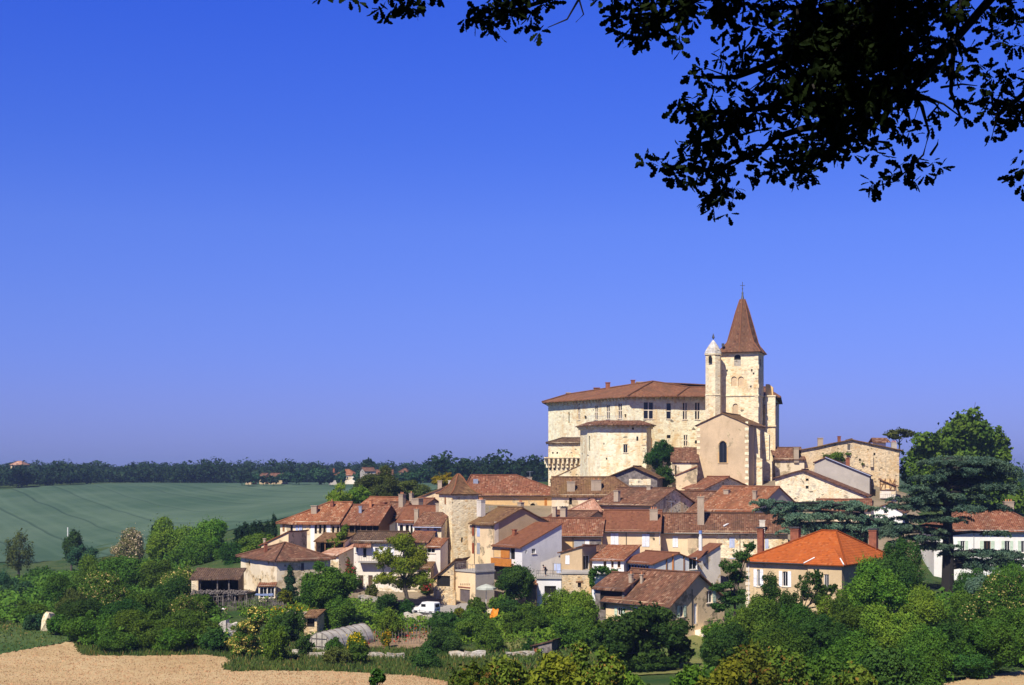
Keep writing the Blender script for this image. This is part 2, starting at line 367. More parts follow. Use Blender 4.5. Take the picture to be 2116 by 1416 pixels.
_K = _u(((_Q[:, None] - _Q[None]) ** 2).sum(-1)) + np.eye(_n) * 0.012
_Pm = np.c_[np.ones(_n), _Q]
_A = np.block([[_K, _Pm], [_Pm.T, np.zeros((3, 3))]])
_W = np.linalg.solve(_A, np.r_[GPa[:, 2], np.zeros(3)])
def ground_np(xy):
    q = np.array(xy, dtype=float)
    q[:, 1] = np.clip(q[:, 1], -60, 1400); lim = np.maximum(70, np.abs(q[:, 1]) * 0.46 + 20)
    q[:, 0] = np.clip(q[:, 0], -lim, lim)
    wq = _warp(q)
    return _u(((wq[:, None] - _Q[None]) ** 2).sum(-1)) @ _W[:_n] + np.c_[np.ones(len(wq)), wq] @ _W[_n:]
def ground(x, y): return float(ground_np([(x, y)])[0])
def ground_px(px, D): return ground(X(px, D), D)

def grid_mesh(name, xs, ys, z_off=0.0, inside=None, lump=0.0, seed=1):
    xx, yy = np.meshgrid(xs, ys); xy = np.c_[xx.ravel(), yy.ravel()]
    z = ground_np(xy) + z_off
    if lump: z = z + np.random.RandomState(seed).uniform(-lump, lump, len(z))
    nx, ny = len(xs), len(ys)
    i = np.arange((ny - 1) * (nx - 1)); r, c = i // (nx - 1), i % (nx - 1)
    a = r * nx + c; q = np.c_[a, a + 1, a + nx + 1, a + nx]
    if inside is not None:
        cx = (xx[:-1, :-1] + xx[1:, 1:]).ravel() / 2; cy = (yy[:-1, :-1] + yy[1:, 1:]).ravel() / 2
        q = q[inside(cx, cy)]
    return np_mesh(name, np.c_[xy, z], q)
def np_mesh(name, v, q):
    me = bpy.data.meshes.new(name); k = q.shape[1]
    me.vertices.add(len(v)); me.vertices.foreach_set('co', np.asarray(v, dtype=np.float32).ravel())
    me.loops.add(q.size); me.loops.foreach_set('vertex_index', np.asarray(q, dtype=np.int32).ravel())
    me.polygons.add(len(q)); me.polygons.foreach_set('loop_start', np.arange(0, q.size, k, dtype=np.int32))
    me.polygons.foreach_set('loop_total', np.full(len(q), k, dtype=np.int32))
    me.update(calc_edges=True); me.validate()
    return me
def link(name, me, mat, kind=None):
    me.materials.append(mat); o = bpy.data.objects.new(name, me); COL.objects.link(o)
    if kind: o['kind'] = kind
    return o
def poly_inside(poly):
    pts = [(X(px, D), D) for px, D in poly]
    def f(x, y):
        r = np.zeros(len(x), bool)
        for (x0, y0), (x1, y1) in zip(pts, pts[1:] + pts[:1]):
            c = ((y0 > y) != (y1 > y)); r ^= c & (x < (x1 - x0) * (y - y0) / ((y1 - y0) or 1e-9) + x0)
        return r
    return f

def hit(px, py):
    """Depth at which the sight line through a photograph point meets the ground."""
    a, b_ = 60.0, 900.0; f = lambda D: Zp(py, D) - ground(X(px, D), D)
    for D in np.arange(60, 900, 6.0):
        if f(D) <= 0: b_ = D; a = D - 6; break
    for _ in range(12):
        m_ = (a + b_) / 2
        if f(m_) > 0: a = m_
        else: b_ = m_
    return (a + b_) / 2
def pp(l): return [(px, hit(px, py)) for px, py in l]
# grass / earth of the hill
m, t, n, l, b = newmat('grassy ground'); b.inputs['Roughness'].default_value = 1; b.inputs['Specular IOR Level'].default_value = 0.05
p = objcoord(t)
c = mix(t, ramp(t, noise(t, p, 0.12, 5, 0.65), 0.35, 0.65), (0.032, 0.075, 0.022), (0.085, 0.115, 0.035))
c = mix(t, ramp(t, noise(t, p, 0.9, 4, 0.7), 0.52, 0.74, 0, 0.6), c, (0.17, 0.135, 0.06))
c = mix(t, ramp(t, noise(t, p, 3.5, 3, 0.7), 0.4, 0.7, 0, 0.6), c, (0.022, 0.05, 0.016))
l.new(c, b.inputs['Base Color']); bump(t, noise(t, p, 2.5, 4, 0.7), 1.0, 0.3, b)
M['grass'] = m
xs = np.unique(np.r_[np.linspace(-4200, -420, 12), np.arange(-420, -110, 15), np.arange(-110, 120, 3.5), np.arange(120, 420, 15), np.linspace(420, 4200, 12)])
ys = np.unique(np.r_[np.linspace(-900, -60, 6), np.arange(-60, 100, 8), np.arange(100, 330, 3.5), np.arange(330, 900, 14), np.arange(900, 1400, 40), np.linspace(1400, 4200, 10)])
g = link('ground', grid_mesh('ground', xs, ys), M['grass'], 'structure')
for pz in g.data.polygons: pz.use_smooth = True

# mown straw coloured field in front
def fieldmat(name, c1, c2, c3, sc, rows=None):
    m, t, n, l, b = newmat(name); b.inputs['Roughness'].default_value = 1; b.inputs['Specular IOR Level'].default_value = 0.03
    p = objcoord(t)
    c = mix(t, ramp(t, noise(t, p, 0.012 if rows else 0.10, 4, 0.6), 0.35, 0.65), c1, c2)
    c = mix(t, ramp(t, noise(t, p, sc, 5, 0.75), 0.45, 0.72, 0, 0.7), c, c3)
    h = noise(t, p, sc * 2, 4, 0.75)
    if rows:
        mp = node(t, 'ShaderNodeMapping'); rt = node(t, 'ShaderNodeMapping'); rt.inputs['Rotation'].default_value = (0, 0, rows[0]); l.new(rt.outputs[0], mp.inputs[0]); mp.inputs['Scale'].default_value = (rows[1], rows[1] * 0.004, 0)
        ds = node(t, 'ShaderNodeVectorMath', operation='ADD'); l.new(p, ds.inputs[0])
        wv = node(t, 'ShaderNodeTexNoise'); wv.inputs['Scale'].default_value = 0.01; l.new(p, wv.inputs['Vector'])
        sc2 = node(t, 'ShaderNodeVectorMath', operation='SCALE'); l.new(wv.outputs['Color'], sc2.inputs[0]); sc2.inputs['Scale'].default_value = 14
        l.new(sc2.outputs[0], ds.inputs[1]); l.new(ds.outputs[0], rt.inputs[0])
        sx = node(t, 'ShaderNodeSeparateXYZ'); l.new(mp.outputs[0], sx.inputs[0])
        fr = math2(t, 'FRACT', sx.outputs[0])
        c = mix(t, ramp(t, fr, 0.0, 0.10, 0.7, 0.0), c, rows[2])
        streak = noise(t, mp.outputs[0], 5.0, 3, 0.6)
        c = mix(t, ramp(t, streak, 0.4, 0.7, 0, 0.35), c, [x * 1.25 for x in c2])
    l.new(c, b.inputs['Base Color']); bump(t, h, 0.6, 0.12, b); return m
M['straw'] = fieldmat('mown straw', (0.43, 0.305, 0.155), (0.50, 0.37, 0.20), (0.35, 0.25, 0.13), 1.3)
M['crop'] = fieldmat('young green crop', (0.044, 0.086, 0.050), (0.086, 0.132, 0.084), (0.062, 0.106, 0.068), 0.12, (-0.48, 1 / 19.0, (0.020, 0.042, 0.028)))
WE = [(152,1328),(158,1345),(168,1357),(300,1359),(420,1356),(466,1361),(478,1371),(455,1383),(480,1391),(560,1389),(700,1391),(860,1400),(905,1409),(1010,1428)]
wf = pp([(-60,1364),(0,1355),(75,1342)] + WE + [(1010,1500),(-60,1500)])
link('straw_field', grid_mesh('straw_field', np.arange(-80, 8, 0.5), np.arange(105, 190, 0.5), 0.16, poly_inside(wf), 0.05), M['straw'], 'structure')
wf2 = pp([(1940,1418),(2000,1408),(2060,1397),(2130,1388),(2220,1380),(2260,1520),(1900,1520)])
link('straw_field_far_edge', grid_mesh('straw_field', np.arange(26, 70, 0.5), np.arange(80, 150, 0.5), 0.18, poly_inside(wf2), 0.05), M['straw'], 'structure')
cf = [(-500,420)] + pp([(-500,1052),(-200,1030),(-60,1019),(0,1013),(60,1007),(120,1004)]) + [(200,735),(300,760),(1000,770),(1000,430),(760,360),(480,385),(300,400),(150,415),(60,405)]
o = link('green_crop_field', grid_mesh('green_crop_field', np.arange(-400, 0, 5), np.arange(355, 775, 5), 0.2, poly_inside(cf)), M['crop'], 'structure')
for pz in o.data.polygons: pz.use_smooth = True
M['gravel'] = fieldmat('grey gravel', (0.27, 0.25, 0.23), (0.34, 0.32, 0.29), (0.22, 0.2, 0.18), 1.5)
link('village_lane', grid_mesh('village_lane', np.arange(-19, -5, 0.5), np.arange(196, 214, 0.5), 0.12, poly_inside([(822,198),(845,206),(930,209),(985,207),(985,202.5),(900,200.5)])), M['gravel'], 'structure')
M['earth'] = fieldmat('garden earth', (0.25, 0.17, 0.10), (0.32, 0.22, 0.14), (0.20, 0.13, 0.08), 1.2)
link('garden_plot', grid_mesh('garden_plot', np.arange(-24, -4, 0.5), np.arange(168, 196, 0.5), 0.14, poly_inside([(735,170),(760,182),(880,184),(905,172),(830,169)]), 0.04), M['earth'], 'structure')
M['drygrass'] = fieldmat('dry short grass', (0.12, 0.15, 0.045), (0.20, 0.19, 0.07), (0.07, 0.11, 0.03), 0.8)
link('grass_slope', grid_mesh('grass_slope', np.arange(5, 34, 0.5), np.arange(140, 182, 0.5), 0.12, poly_inside([(1255,146),(1290,160),(1380,168),(1450,178),(1495,178),(1480,160),(1440,146)]), 0.04), M['drygrass'], 'structure')
link('grass_yard', grid_mesh('grass_yard', np.arange(-6, 8, 0.5), np.arange(165, 186, 0.5), 0.12, poly_inside([(1010,168),(1025,180),(1100,180),(1105,168)]), 0.04), M['drygrass'], 'structure')
M['meadow'] = fieldmat('green meadow', (0.050, 0.095, 0.030), (0.085, 0.125, 0.045), (0.035, 0.07, 0.022), 0.9)
link('meadow', grid_mesh('meadow', np.arange(-90, -45, 0.5), np.arange(140, 205, 0.5), 0.10, poly_inside(pp([(-60,1362),(0,1353),(75,1340),(150,1326),(140,1305),(100,1298),(50,1292),(0,1288),(-60,1290)])), 0.04), M['meadow'], 'structure')

M['villearth'] = fieldmat('trodden village earth', (0.20, 0.155, 0.105), (0.27, 0.21, 0.145), (0.11, 0.12, 0.06), 0.8)
link('village_ground', grid_mesh('village_ground', np.arange(-46, 84, 1.0), np.arange(206, 300, 1.0), 0.10, poly_inside([(480,206),(560,214),(740,208),(1000,206),(1250,206),(1500,206),(1900,212),(1900,262),(1850,300),(1120,300),(880,262),(560,262)]), 0.03), M['villearth'], 'structure')
# ------------------------------------------------------------------ buildings
def clip_poly(poly, cell):
    s0, t0, s1, t1 = cell
    def cut(pl, inside, inter):
        out = []
        for a, b in zip(pl, pl[1:] + pl[:1]):
            ia, ib = inside(a), inside(b)
            if ia: out.append(a)
            if ia != ib: out.append(inter(a, b))
        return out
    lerp = lambda a, b, k: (a[0] + (b[0] - a[0]) * k, a[1] + (b[1] - a[1]) * k)
    for ax, val, sg in ((0, s0, 1), (0, s1, -1), (1, t0, 1), (1, t1, -1)):
        if not poly: return []
        poly = cut(poly, lambda p: (p[ax] - val) * sg >= -1e-7, lambda a, b: lerp(a, b, (val - a[ax]) / (b[ax] - a[ax])))
    return poly
class Face:
    """A vertical wall face: origin O, horizontal unit direction e, outward normal n; points are (s, t) in metres."""
    def __init__(f, O, e, n, poly): f.O, f.e, f.n, f.poly, f.holes = Vector(O), Vector(e), Vector(n), poly, []
    def pt(f, s, t, out=0.0): return f.O + f.e * s + Vector((0, 0, t)) + f.n * out
    def st(f, px, py):
        k = (px - CX) / F
        det = f.e.x - k * f.e.y
        s = (k * f.O.y - f.O.x) / det
        D = f.O.y + s * f.e.y
        return s, Zp(py, D) - f.O.z
    def rect(f, q):
        s0, ta = f.st(q[0], (q[1] + q[3]) / 2); s1, tb = f.st(q[2], (q[1] + q[3]) / 2)
        D = f.O.y + f.e.y * (s0 + s1) / 2
        return min(s0, s1), Zp(q[3], D) - f.O.z, max(s0, s1), Zp(q[1], D) - f.O.z
    def emit(f, mb, reveal=0.22):
        ss = sorted({p[0] for p in f.poly} | {h[k] for h in f.holes for k in (0, 2)})
        ts = sorted({p[1] for p in f.poly} | {h[k] for h in f.holes for k in (1, 3)})
        ss = [v for v in ss if min(p[0] for p in f.poly) <= v <= max(p[0] for p in f.poly)]
        for a, b in zip(ss, ss[1:]):
            if b - a < 1e-5: continue
            for c, d in zip(ts, ts[1:]):
                if d - c < 1e-5: continue
                ms, mt = (a + b) / 2, (c + d) / 2
                if any(h[0] < ms < h[2] and h[1] < mt < h[3] for h in f.holes): continue
                q = clip_poly(f.poly, (a, c, b, d))
                if len(q) >= 3: mb.face([f.pt(*p) for p in q])
        for h in f.holes:
            s0, t0, s1, t1, arch = h
            if arch:
                r = (s1 - s0) / 2; cs = (s0 + s1) / 2; rise = min(r * arch, (t1 - t0) * 0.6); ct = t1 - rise
                arc = [(cs - r * math.cos(k * math.pi / 10), ct + rise * math.sin(k * math.pi / 10)) for k in range(11)]
                for k in range(5): mb.face([f.pt(s0, t1), f.pt(*arc[k]), f.pt(*arc[k + 1])])
                for k in range(5, 10): mb.face([f.pt(s1, t1), f.pt(*arc[k]), f.pt(*arc[k + 1])])
                ring = [(s0, t0)] + arc + [(s1, t0)]
            else: ring = [(s0, t0), (s0, t1), (s1, t1), (s1, t0)]
            for a, b in zip(ring, ring[1:] + ring[:1]):
                mb.face([f.pt(*a), f.pt(*b), f.pt(b[0], b[1], -reveal), f.pt(a[0], a[1], -reveal)])

def opening(root, face, q, kind, mat='shutw', arch=0, frame='frame', surround=None, label=None):
    """One window or door. kind: w pane with frame, x bare dark hole, d door, s closed shutters, o window with two open shutters, l/r one open shutter, m mullioned."""
    s0, t0, s1, t1 = face.rect(q)
    if kind == 's':
        mb = MB(); c = face.pt((s0 + s1) / 2, (t0 + t1) / 2, 0.03); w_, h_ = s1 - s0, t1 - t0
        for sg in (-1, 1): mb.box(face.pt((s0 + s1) / 2 + sg * (w_ / 4 + 0.01), (t0 + t1) / 2, 0.03), (w_ / 2 - 0.02, 0.07, h_), face.e, face.n)
        return mb.build('shutter', M[mat], root, label)
    face.holes.append((s0, t0, s1, t1, arch))
    cs, ct = (s0 + s1) / 2, (t0 + t1) / 2; w_, h_ = s1 - s0, t1 - t0
    if kind == 'd':
        mb = MB(); mb.box(face.pt(cs, ct, -0.16), (w_ + 0.02, 0.06, h_ + 0.02), face.e, face.n)
        for k in range(1, 4): mb.box(face.pt(s0 + w_ * k / 4, ct, -0.125), (0.04, 0.02, h_), face.e, face.n)
        return mb.build('door', M[mat], root, label)
    fr = MB()
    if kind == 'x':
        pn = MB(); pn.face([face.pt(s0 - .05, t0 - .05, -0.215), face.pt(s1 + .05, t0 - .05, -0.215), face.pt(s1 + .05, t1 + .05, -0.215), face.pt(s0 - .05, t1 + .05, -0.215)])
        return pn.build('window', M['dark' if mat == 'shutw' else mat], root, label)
    b = 0.07; io = -0.14
    for sg in (s0 + b / 2, s1 - b / 2): fr.box(face.pt(sg, ct, io), (b, 0.06, h_), face.e, face.n)
    for tg in (t0 + b / 2, t1 - b / 2): fr.box(face.pt(cs, tg, io), (w_ - 2 * b - 0.004, 0.055, b), face.e, face.n)
    if kind == 'm':
        fr.box(face.pt(cs, ct, -0.1), (0.2, 0.12, h_), face.e, face.n); fr.box(face.pt(cs, t0 + h_ * 0.52, -0.1), (w_, 0.11, 0.2), face.e, face.n)
    elif kind == 'c':
        fr.box(face.pt(cs, t0 + h_ * 0.5, -0.1), (w_, 0.12, 0.2), face.e, face.n)
    else: fr.box(face.pt(cs, ct, io + 0.01), (0.05, 0.05, h_ - 2 * b - 0.004), face.e, face.n)
    wn = fr.build('window', M[frame], root, label)
    pn = MB(); pn.face([face.pt(s0 - .02, t0 - .02, -0.18), face.pt(s1 + .02, t0 - .02, -0.18), face.pt(s1 + .02, t1 + .02, -0.18), face.pt(s0 - .02, t1 + .02, -0.18)])
    pn.build('pane', M['glass'], wn)
    sl = MB(); sl.box(face.pt(cs, t0 - 0.06, 0.05), (w_ + 0.25, 0.12, 0.11), face.e, face.n); sl.build('sill', M['quoin'], wn)
    for sd in {'o': (-1, 1), 'l': (-1,), 'r': (1,)}.get(kind, ()):
        sh = MB(); ww = max(w_ * 0.55, 0.45)
        sh.box(face.pt((s0 if sd < 0 else s1) + sd * (ww / 2 + 0.02), ct, 0.04), (ww, 0.05, h_ + 0.06), face.e, face.n)
        for k in (0.15, 0.5, 0.85): sh.box(face.pt((s0 if sd < 0 else s1) + sd * (ww / 2 + 0.02), t0 + h_ * k, 0.075), (ww - 0.04, 0.02, 0.07), face.e, face.n)
        sh.build('shutter', M[mat], wn)
    return wn

HOUSES = {}
class House:
    def __init__(h, name, label, cat, ax, D, yaw, bx, eave, depth=None, cx=None, ridge=None, rise=None, roof='par', wall='cream', tile='t_brown',
                 base=None, og=0.3, oe=0.45, rf=0.5, hl=0, hr=0, group=None, th=0.15, gabf=0.5, drop=0.0, corner='A', noise=0.05, seed=None, walls='FRLB', baseb=None):
        h.rng = random.Random(seed or hash_name(label)); yr = math.radians(yaw)
        e = Vector((math.cos(yr), math.sin(yr), 0)); inw = Vector((-e.y, e.x, 0)); h.e, h.inw = e, inw
        def hit(o, d, px): k = (px - CX) / F; return (k * o.y - o.x) / (d.x - k * d.y)
        if yaw >= 0 or corner == 'a':
            A = Vector((X(ax, D), D, 0)); L = hit(A, e, bx); B = A + e * L
            ref = A
        else:
            B = Vector((X(bx, D), D, 0)); L = -hit(B, e, ax); A = B - e * L; ref = B
        if depth is None:
            depth = hit(B if yaw < 0 else A, inw, cx)
        h.L, h.d, h.A, h.B = L, depth, A, B
        zE = Zp(eave, ref.y); h.zE = zE
        C, Dd = B + inw * depth, A + inw * depth
        if base is None:
            zb = min(ground(p.x, p.y) for p in (A, B, C, Dd)) - 0.8
            zb = min(zb, zE - 1.5)
        else: zb = base
        h.zb = zb
        if roof == 'perp':
            ap = A + e * L * gabf; h.rise = rise if rise is not None else Zp(ridge, ap.y) - zE
        elif roof in ('par', 'hip'):
            ap = (B if yaw < 0 else A) + inw * depth * rf
            h.rise = rise if rise is not None else Zp(ridge, ap.y) - zE
        else: h.rise = rise if rise is not None else (Zp(ridge, (A.y + Dd.y) / 2) - zE if ridge else 0)
        h.kind = roof; R = h.rise; H = zE - zb
        h.root = thing(name, label, cat, Vector(((A.x + C.x) / 2, (A.y + C.y) / 2, zb)), group)
        O = lambda p: Vector((p.x, p.y, zb))
        rect = lambda w: [(0, 0), (w, 0), (w, H), (0, H)]
        fp, bp, rp, lp = rect(L), rect(L), rect(depth), rect(depth)
        k = 0.06   # wall tops end inside the roof thickness
        if roof == 'perp':
            fp = [(0, 0), (L, 0), (L, H - drop), (L * gabf, H + R - k), (0, H)]; bp = [(0, 0), (L, 0), (L, H), (L * (1 - gabf), H + R - k), (0, H - drop)]; rp = rect(depth); rp[2] = (depth, H - drop); rp[3] = (0, H - drop)
        elif roof in ('par', 'hip'):
            if hr == 0: rp = [(0, 0), (depth, 0), (depth, H), (depth * rf, H + R - k), (0, H)]
            if hl == 0: lp = [(0, 0), (depth, 0), (depth, H), (depth * (1 - rf), H + R - k), (0, H)]
        elif roof == 'shed':
            rp = [(0, 0), (depth, 0), (depth, H + R - k), (0, H)]; lp = [(0, 0), (depth, 0), (depth, H), (0, H + R - k)]
            bp = rect(L); bp[2] = (L, H + R - k); bp[3] = (0, H + R - k)
        elif roof == 'shedr':   # rises from the left end to the right end
            fp = [(0, 0), (L, 0), (L, H + R - k), (0, H)]; bp = [(0, 0), (L, 0), (L, H), (0, H + R - k)]
            rp = rect(depth); rp[2] = (depth, H + R - k); rp[3] = (0, H + R - k)
        h.F = Face(O(A), e, -inw, fp); h.R = Face(O(B), inw, e, rp); h.Bk = Face(O(C), -e, inw, bp); h.Lf = Face(O(Dd), -inw, -e, lp)
        h.faces = {'F': h.F, 'R': h.R, 'L': h.Lf, 'B': h.Bk}; h.walls = walls; h.wallmat = wall
        # roof
        h.slopes = []; rb = MB(); z3 = lambda p, z: Vector((p.x, p.y, z))
        def slab(a, b_, c_, d_, **kw):
            n_ = max(2, min(14, int((b_ - a).length / 1.3))); v_ = max(2, min(8, int((d_ - a).length / 1.3)))
            rb.slab(a, b_, c_, d_, th, n_, v_, noise, h.rng)
            h.slopes.append((a, b_, c_, d_))
        up = Vector((0, 0, 0.06))
        def cap(a, b_, r=0.13):
            rb.tube([a + up, (a + b_) / 2 + up * 0.5, b_ + up], r, 6)
        if roof in ('par', 'hip'):
            f1 = R / (depth * rf); f2 = R / (depth * (1 - rf))
            ol, orr = (oe if hl else og), (oe if hr else og)
            a, b_ = A - e * ol - inw * oe, B + e * orr - inw * oe; c_, d_ = C + e * orr + inw * oe, Dd - e * ol + inw * oe
            r0 = A + inw * depth * rf + e * (hl if hl else -og); r1 = B + inw * depth * rf - e * (hr if hr else -og)
            a, b_, c_, d_ = z3(a, zE - oe * f1), z3(b_, zE - oe * f1), z3(c_, zE - oe * f2), z3(d_, zE - oe * f2)
            r0, r1 = z3(r0, zE + R), z3(r1, zE + R)
            slab(a, b_, r1, r0); slab(c_, d_, r0, r1)
            if hl: slab(d_, a, r0, r0); cap(a, r0); cap(d_, r0)
            if hr: slab(b_, c_, r1, r1); cap(b_, r1); cap(c_, r1)
            cap(r0, r1)
        elif roof == 'perp':
            g = L * gabf; f1, f2 = R / g, (R + drop) / (L - g)
            a, d_ = A - e * oe - inw * og, Dd - e * oe + inw * og; b_, c_ = B + e * oe - inw * og, C + e * oe + inw * og
            r0, r1 = A + e * g - inw * og, Dd + e * g + inw * og
            a, d_ = z3(a, zE - oe * f1), z3(d_, zE - oe * f1); b_, c_ = z3(b_, zE - drop - oe * f2), z3(c_, zE - drop - oe * f2); r0, r1 = z3(r0, zE + R), z3(r1, zE + R)
            slab(d_, a, r0, r1); slab(b_, c_, r1, r0); cap(r0, r1)
        elif roof == 'shed':
            f1 = R / depth
            slab(z3(A - e * og - inw * oe, zE - oe * f1), z3(B + e * og - inw * oe, zE - oe * f1), z3(C + e * og + inw * og, zE + R + og * f1), z3(Dd - e * og + inw * og, zE + R + og * f1))
        elif roof == 'shedr':
            f1 = R / L
            slab(z3(Dd - e * oe + inw * og, zE - oe * f1), z3(A - e * oe - inw * og, zE - oe * f1), z3(B + e * og - inw * og, zE + R + og * f1), z3(C + e * og + inw * og, zE + R + og * f1))
        elif roof == 'flat':
            rb.box(h.root.location + Vector((0, 0, H + 0.1)), (L + 2 * og, depth + 2 * og, 0.24), e, inw)
        h.roof = rb.build('roof', M[tile], h.root) if rb.v else None
    def win(h, face, *q, kind='w', mat='shutw', **kw): return opening(h.root, h.faces[face], q, kind, mat, **kw)
    def panel(h, face, q, mat, name='panel', out=0.03, th=0.06):
        f = h.faces[face]; s0, t0, s1, t1 = f.rect(q); mb = MB()
        mb.box(f.pt((s0 + s1) / 2, (t0 + t1) / 2, out), (s1 - s0, th, t1 - t0), f.e, f.n)
        return mb.build(name, M[mat], h.root)
    def pipe(h, face, px, py0, py1, mat='frame', r=0.05):
        f = h.faces[face]; s, t0 = f.st(px, py0); _, t1 = f.st(px, py1); mb = MB()
        mb.tube([f.pt(s, t0, 0.09), f.pt(s, t1, 0.09)], r, 6); return mb.build('drainpipe', M[mat], h.root)
    def gutter(h, mat='metal', drop=0.1):
        a, b_ = h.slopes[0][0], h.slopes[0][1]; o = -h.inw * 0.07 - Vector((0, 0, drop)); mb = MB()
        mb.tube([a + o, b_ + o], 0.07, 6); return mb.build('gutter', M[mat], h.root)
    def chim(h, px, top, bot, wpx, mat='chim', pots=0, capm=None, slope=0, ratio=0.75, yaw=None, D=None):
        if D is None:
            a, b_, c_, d_ = h.slopes[min(slope, len(h.slopes) - 1)]; n_ = (b_ - a).cross(d_ - a)
            ray = Vector(((px - CX) / F, 1, -(bot - HY) / F)); o = Vector((0, 0, ZC)); D = (a - o).dot(n_) / ray.dot(n_)
            lo = min(p.y for p in (a, b_, c_, d_)) - 1; hi = max(p.y for p in (a, b_, c_, d_)) + 1
            D = min(max(D, lo), hi)
        w_ = wpx / F * D / (abs(h.e.x) + ratio * abs(h.e.y)); x, zt, zb = X(px, D), Zp(top, D), Zp(bot, D)
        mb = MB(); mb.box((x, D, (zt + zb - 0.9) / 2), (w_, w_ * ratio, zt - zb + 0.9), h.e, h.inw)
        mb.box((x, D, zt - 0.04), (w_ + 0.16, w_ * ratio + 0.16, 0.10), h.e, h.inw)
        if (zt - zb) > 1.2: mb.box((x, D, zt - 0.32), (w_ + 0.08, w_ * ratio + 0.08, 0.08), h.e, h.inw)
        mb.cur = 1
        if capm:
            mb.box((x, D, zt + 0.17), (w_ + 0.22, w_ * ratio + 0.22, 0.16), h.e, h.inw); mb.box((x, D, zt + 0.07), (w_ * .8, w_ * ratio * .8, 0.12), h.e, h.inw)
        for k in range(pots):
            c = Vector((x, D, zt)) + h.e * ((k - (pots - 1) / 2) * w_ / max(pots, 1) * 0.85)
            mb.tube([c, c + Vector((0, 0, 0.34))], [0.12, 0.09], 7)
        return mb.build('chimney', [M[mat], M[capm or 'pot']], h.roof or h.root)
    def done(h, reveal=0.22):
        mb = MB()
        for k in h.walls: h.faces[k].emit(mb, reveal)
        h.wall = mb.build('wall', M[h.wallmat], h.root); return h
def hash_name(s):
    v = 7
    for ch in s: v = (v * 31 + ord(ch)) % 1000003
    return v
# ------------------------------------------------------------------ castle
def vface(a, b, zb, zt, n_hint=(0, -1, 0)):
    a, b = Vector((a.x, a.y, zb)), Vector((b.x, b.y, zb)); e = (b - a); L = e.length; e /= L
    n = Vector((e.y, -e.x, 0))
    if n.dot(Vector(n_hint)) < 0: n = -n
    return Face(a, e, n, [(0, 0), (L, 0), (L, zt - zb), (0, zt - zb)])
def V2(px, D): return Vector((X(px, D), D, 0))
def corbels(par, mat, face, z, step=1.1, w_=0.42, out=0.55, h_=0.75, s0=0.3, s1=None):
    L = face.poly[1][0]; s = s0; zz = z - face.O.z
    while s < (s1 or L) - 0.2:
        mb = MB()
        mb.box(face.pt(s, zz - h_ * 0.28, out * 0.5), (w_, out, h_ * 0.55), face.e, face.n)
        mb.box(face.pt(s, zz - h_ * 0.75, out * 0.3), (w_, out * 0.6 - .004, h_ * 0.4), face.e, face.n)
        mb.build('corbel', M[mat], par); s += step
castle = thing('castle', 'large pale limestone castle with a hipped tile roof on top of the hill', 'castle', (30, 305, 26))
v0, v1, v2, v3, v4 = V2(1133, 318), V2(1300, 290), V2(1602, 296), V2(1610, 322), V2(1150, 340)
ZE = Zp(818, 290)
cf1 = vface(v0, v1, 25, ZE, (-1, -1, 0)); cf2 = vface(v1, v2, 25, ZE); cf3 = vface(v2, v3, 25, ZE, (1, 0, 0)); cf4 = vface(v3, v4, 25, ZE, (0, 1, 0)); cf5 = vface(v4, v0, 25, ZE, (-1, 0, 0))
for q in [(1330,831,1350,866)]: opening(castle, cf2, q, 'm', frame='quoin')
for q in [(1377,833,1387,866), (1411,832,1420,867), (1436,832,1446,867), (1413,899,1421,922)]: opening(castle, cf2, q, 'm' if q[0] > 1400 else 'c', frame='quoin')
for q in [(1378,899,1386,906), (1436,910,1441,917)]: opening(castle, cf2, q, 'x')
opening(castle, cf2, (1340,904,1348,926), 'd', 'shuttan', arch=0.9)
for q in [(1194,842,1199,868), (1229,838,1235,867), (1253,837,1260,866), (1277,834,1285,865)]: opening(castle, cf1, q, 'm', frame='quoin')
for q in [(1174,852,1177,874), (1207,859,1211,866), (1290,856,1294,863), (1156,860,1158,864)]: opening(castle, cf1, q, 'x')
mb = MB()
for f_ in (cf1, cf2, cf3, cf4, cf5): f_.emit(mb, 0.4)
mb.build('wall', M['castle'], castle)
corbels(castle, 'castle', cf1, ZE - 0.15, 1.3); corbels(castle, 'castle', cf2, ZE - 0.15, 1.3)
rb = MB(); q3 = lambda p, py, D=None: Vector((p.x, p.y, Zp(py, D or p.y)))
E0, E1, E2 = P(1120, 831, 317.6), P(1297, 818.5, 288.3), P(1614, 819.3, 294.2)
E3, E4 = Vector((v3.x + 1, v3.y + 1, ZE)), Vector((v4.x - 1, v4.y + 1, ZE))
R0, R1, R2, R3 = P(1172, 815.5, 324), P(1349, 788.5, 304), P(1424, 800.5, 304), P(1585, 800.5, 309)
Em = P(1399, 818, 290.0)
rb.slab(E0, E1, R1, R0, 0.2, 16, 5); rb.slab(E1, Em, R2, R1, 0.2, 10, 5); rb.slab(Em, E2, R3, R2, 0.2, 12, 4); rb.slab(E2, E3, R3, R3, 0.2, 5, 3)
rb.slab(E3, Vector(((E3.x + E4.x) / 2, (E3.y + E4.y) / 2, ZE)), R1, R3, 0.2, 8, 3); rb.slab(Vector(((E3.x + E4.x) / 2, (E3.y + E4.y) / 2, ZE)), E4, R0, R1, 0.2, 8, 3); rb.slab(E4, E0, R0, R0, 0.2, 6, 3)
for a, b_ in ((R0, R1), (R1, R2), (R2, R3), (E1, R1), (E0, R0), (Em, R2)): rb.tube([a + Vector((0, 0, .08)), b_ + Vector((0, 0, .08))], 0.17, 6)
roof = rb.build('roof', M['t_castle'], castle)
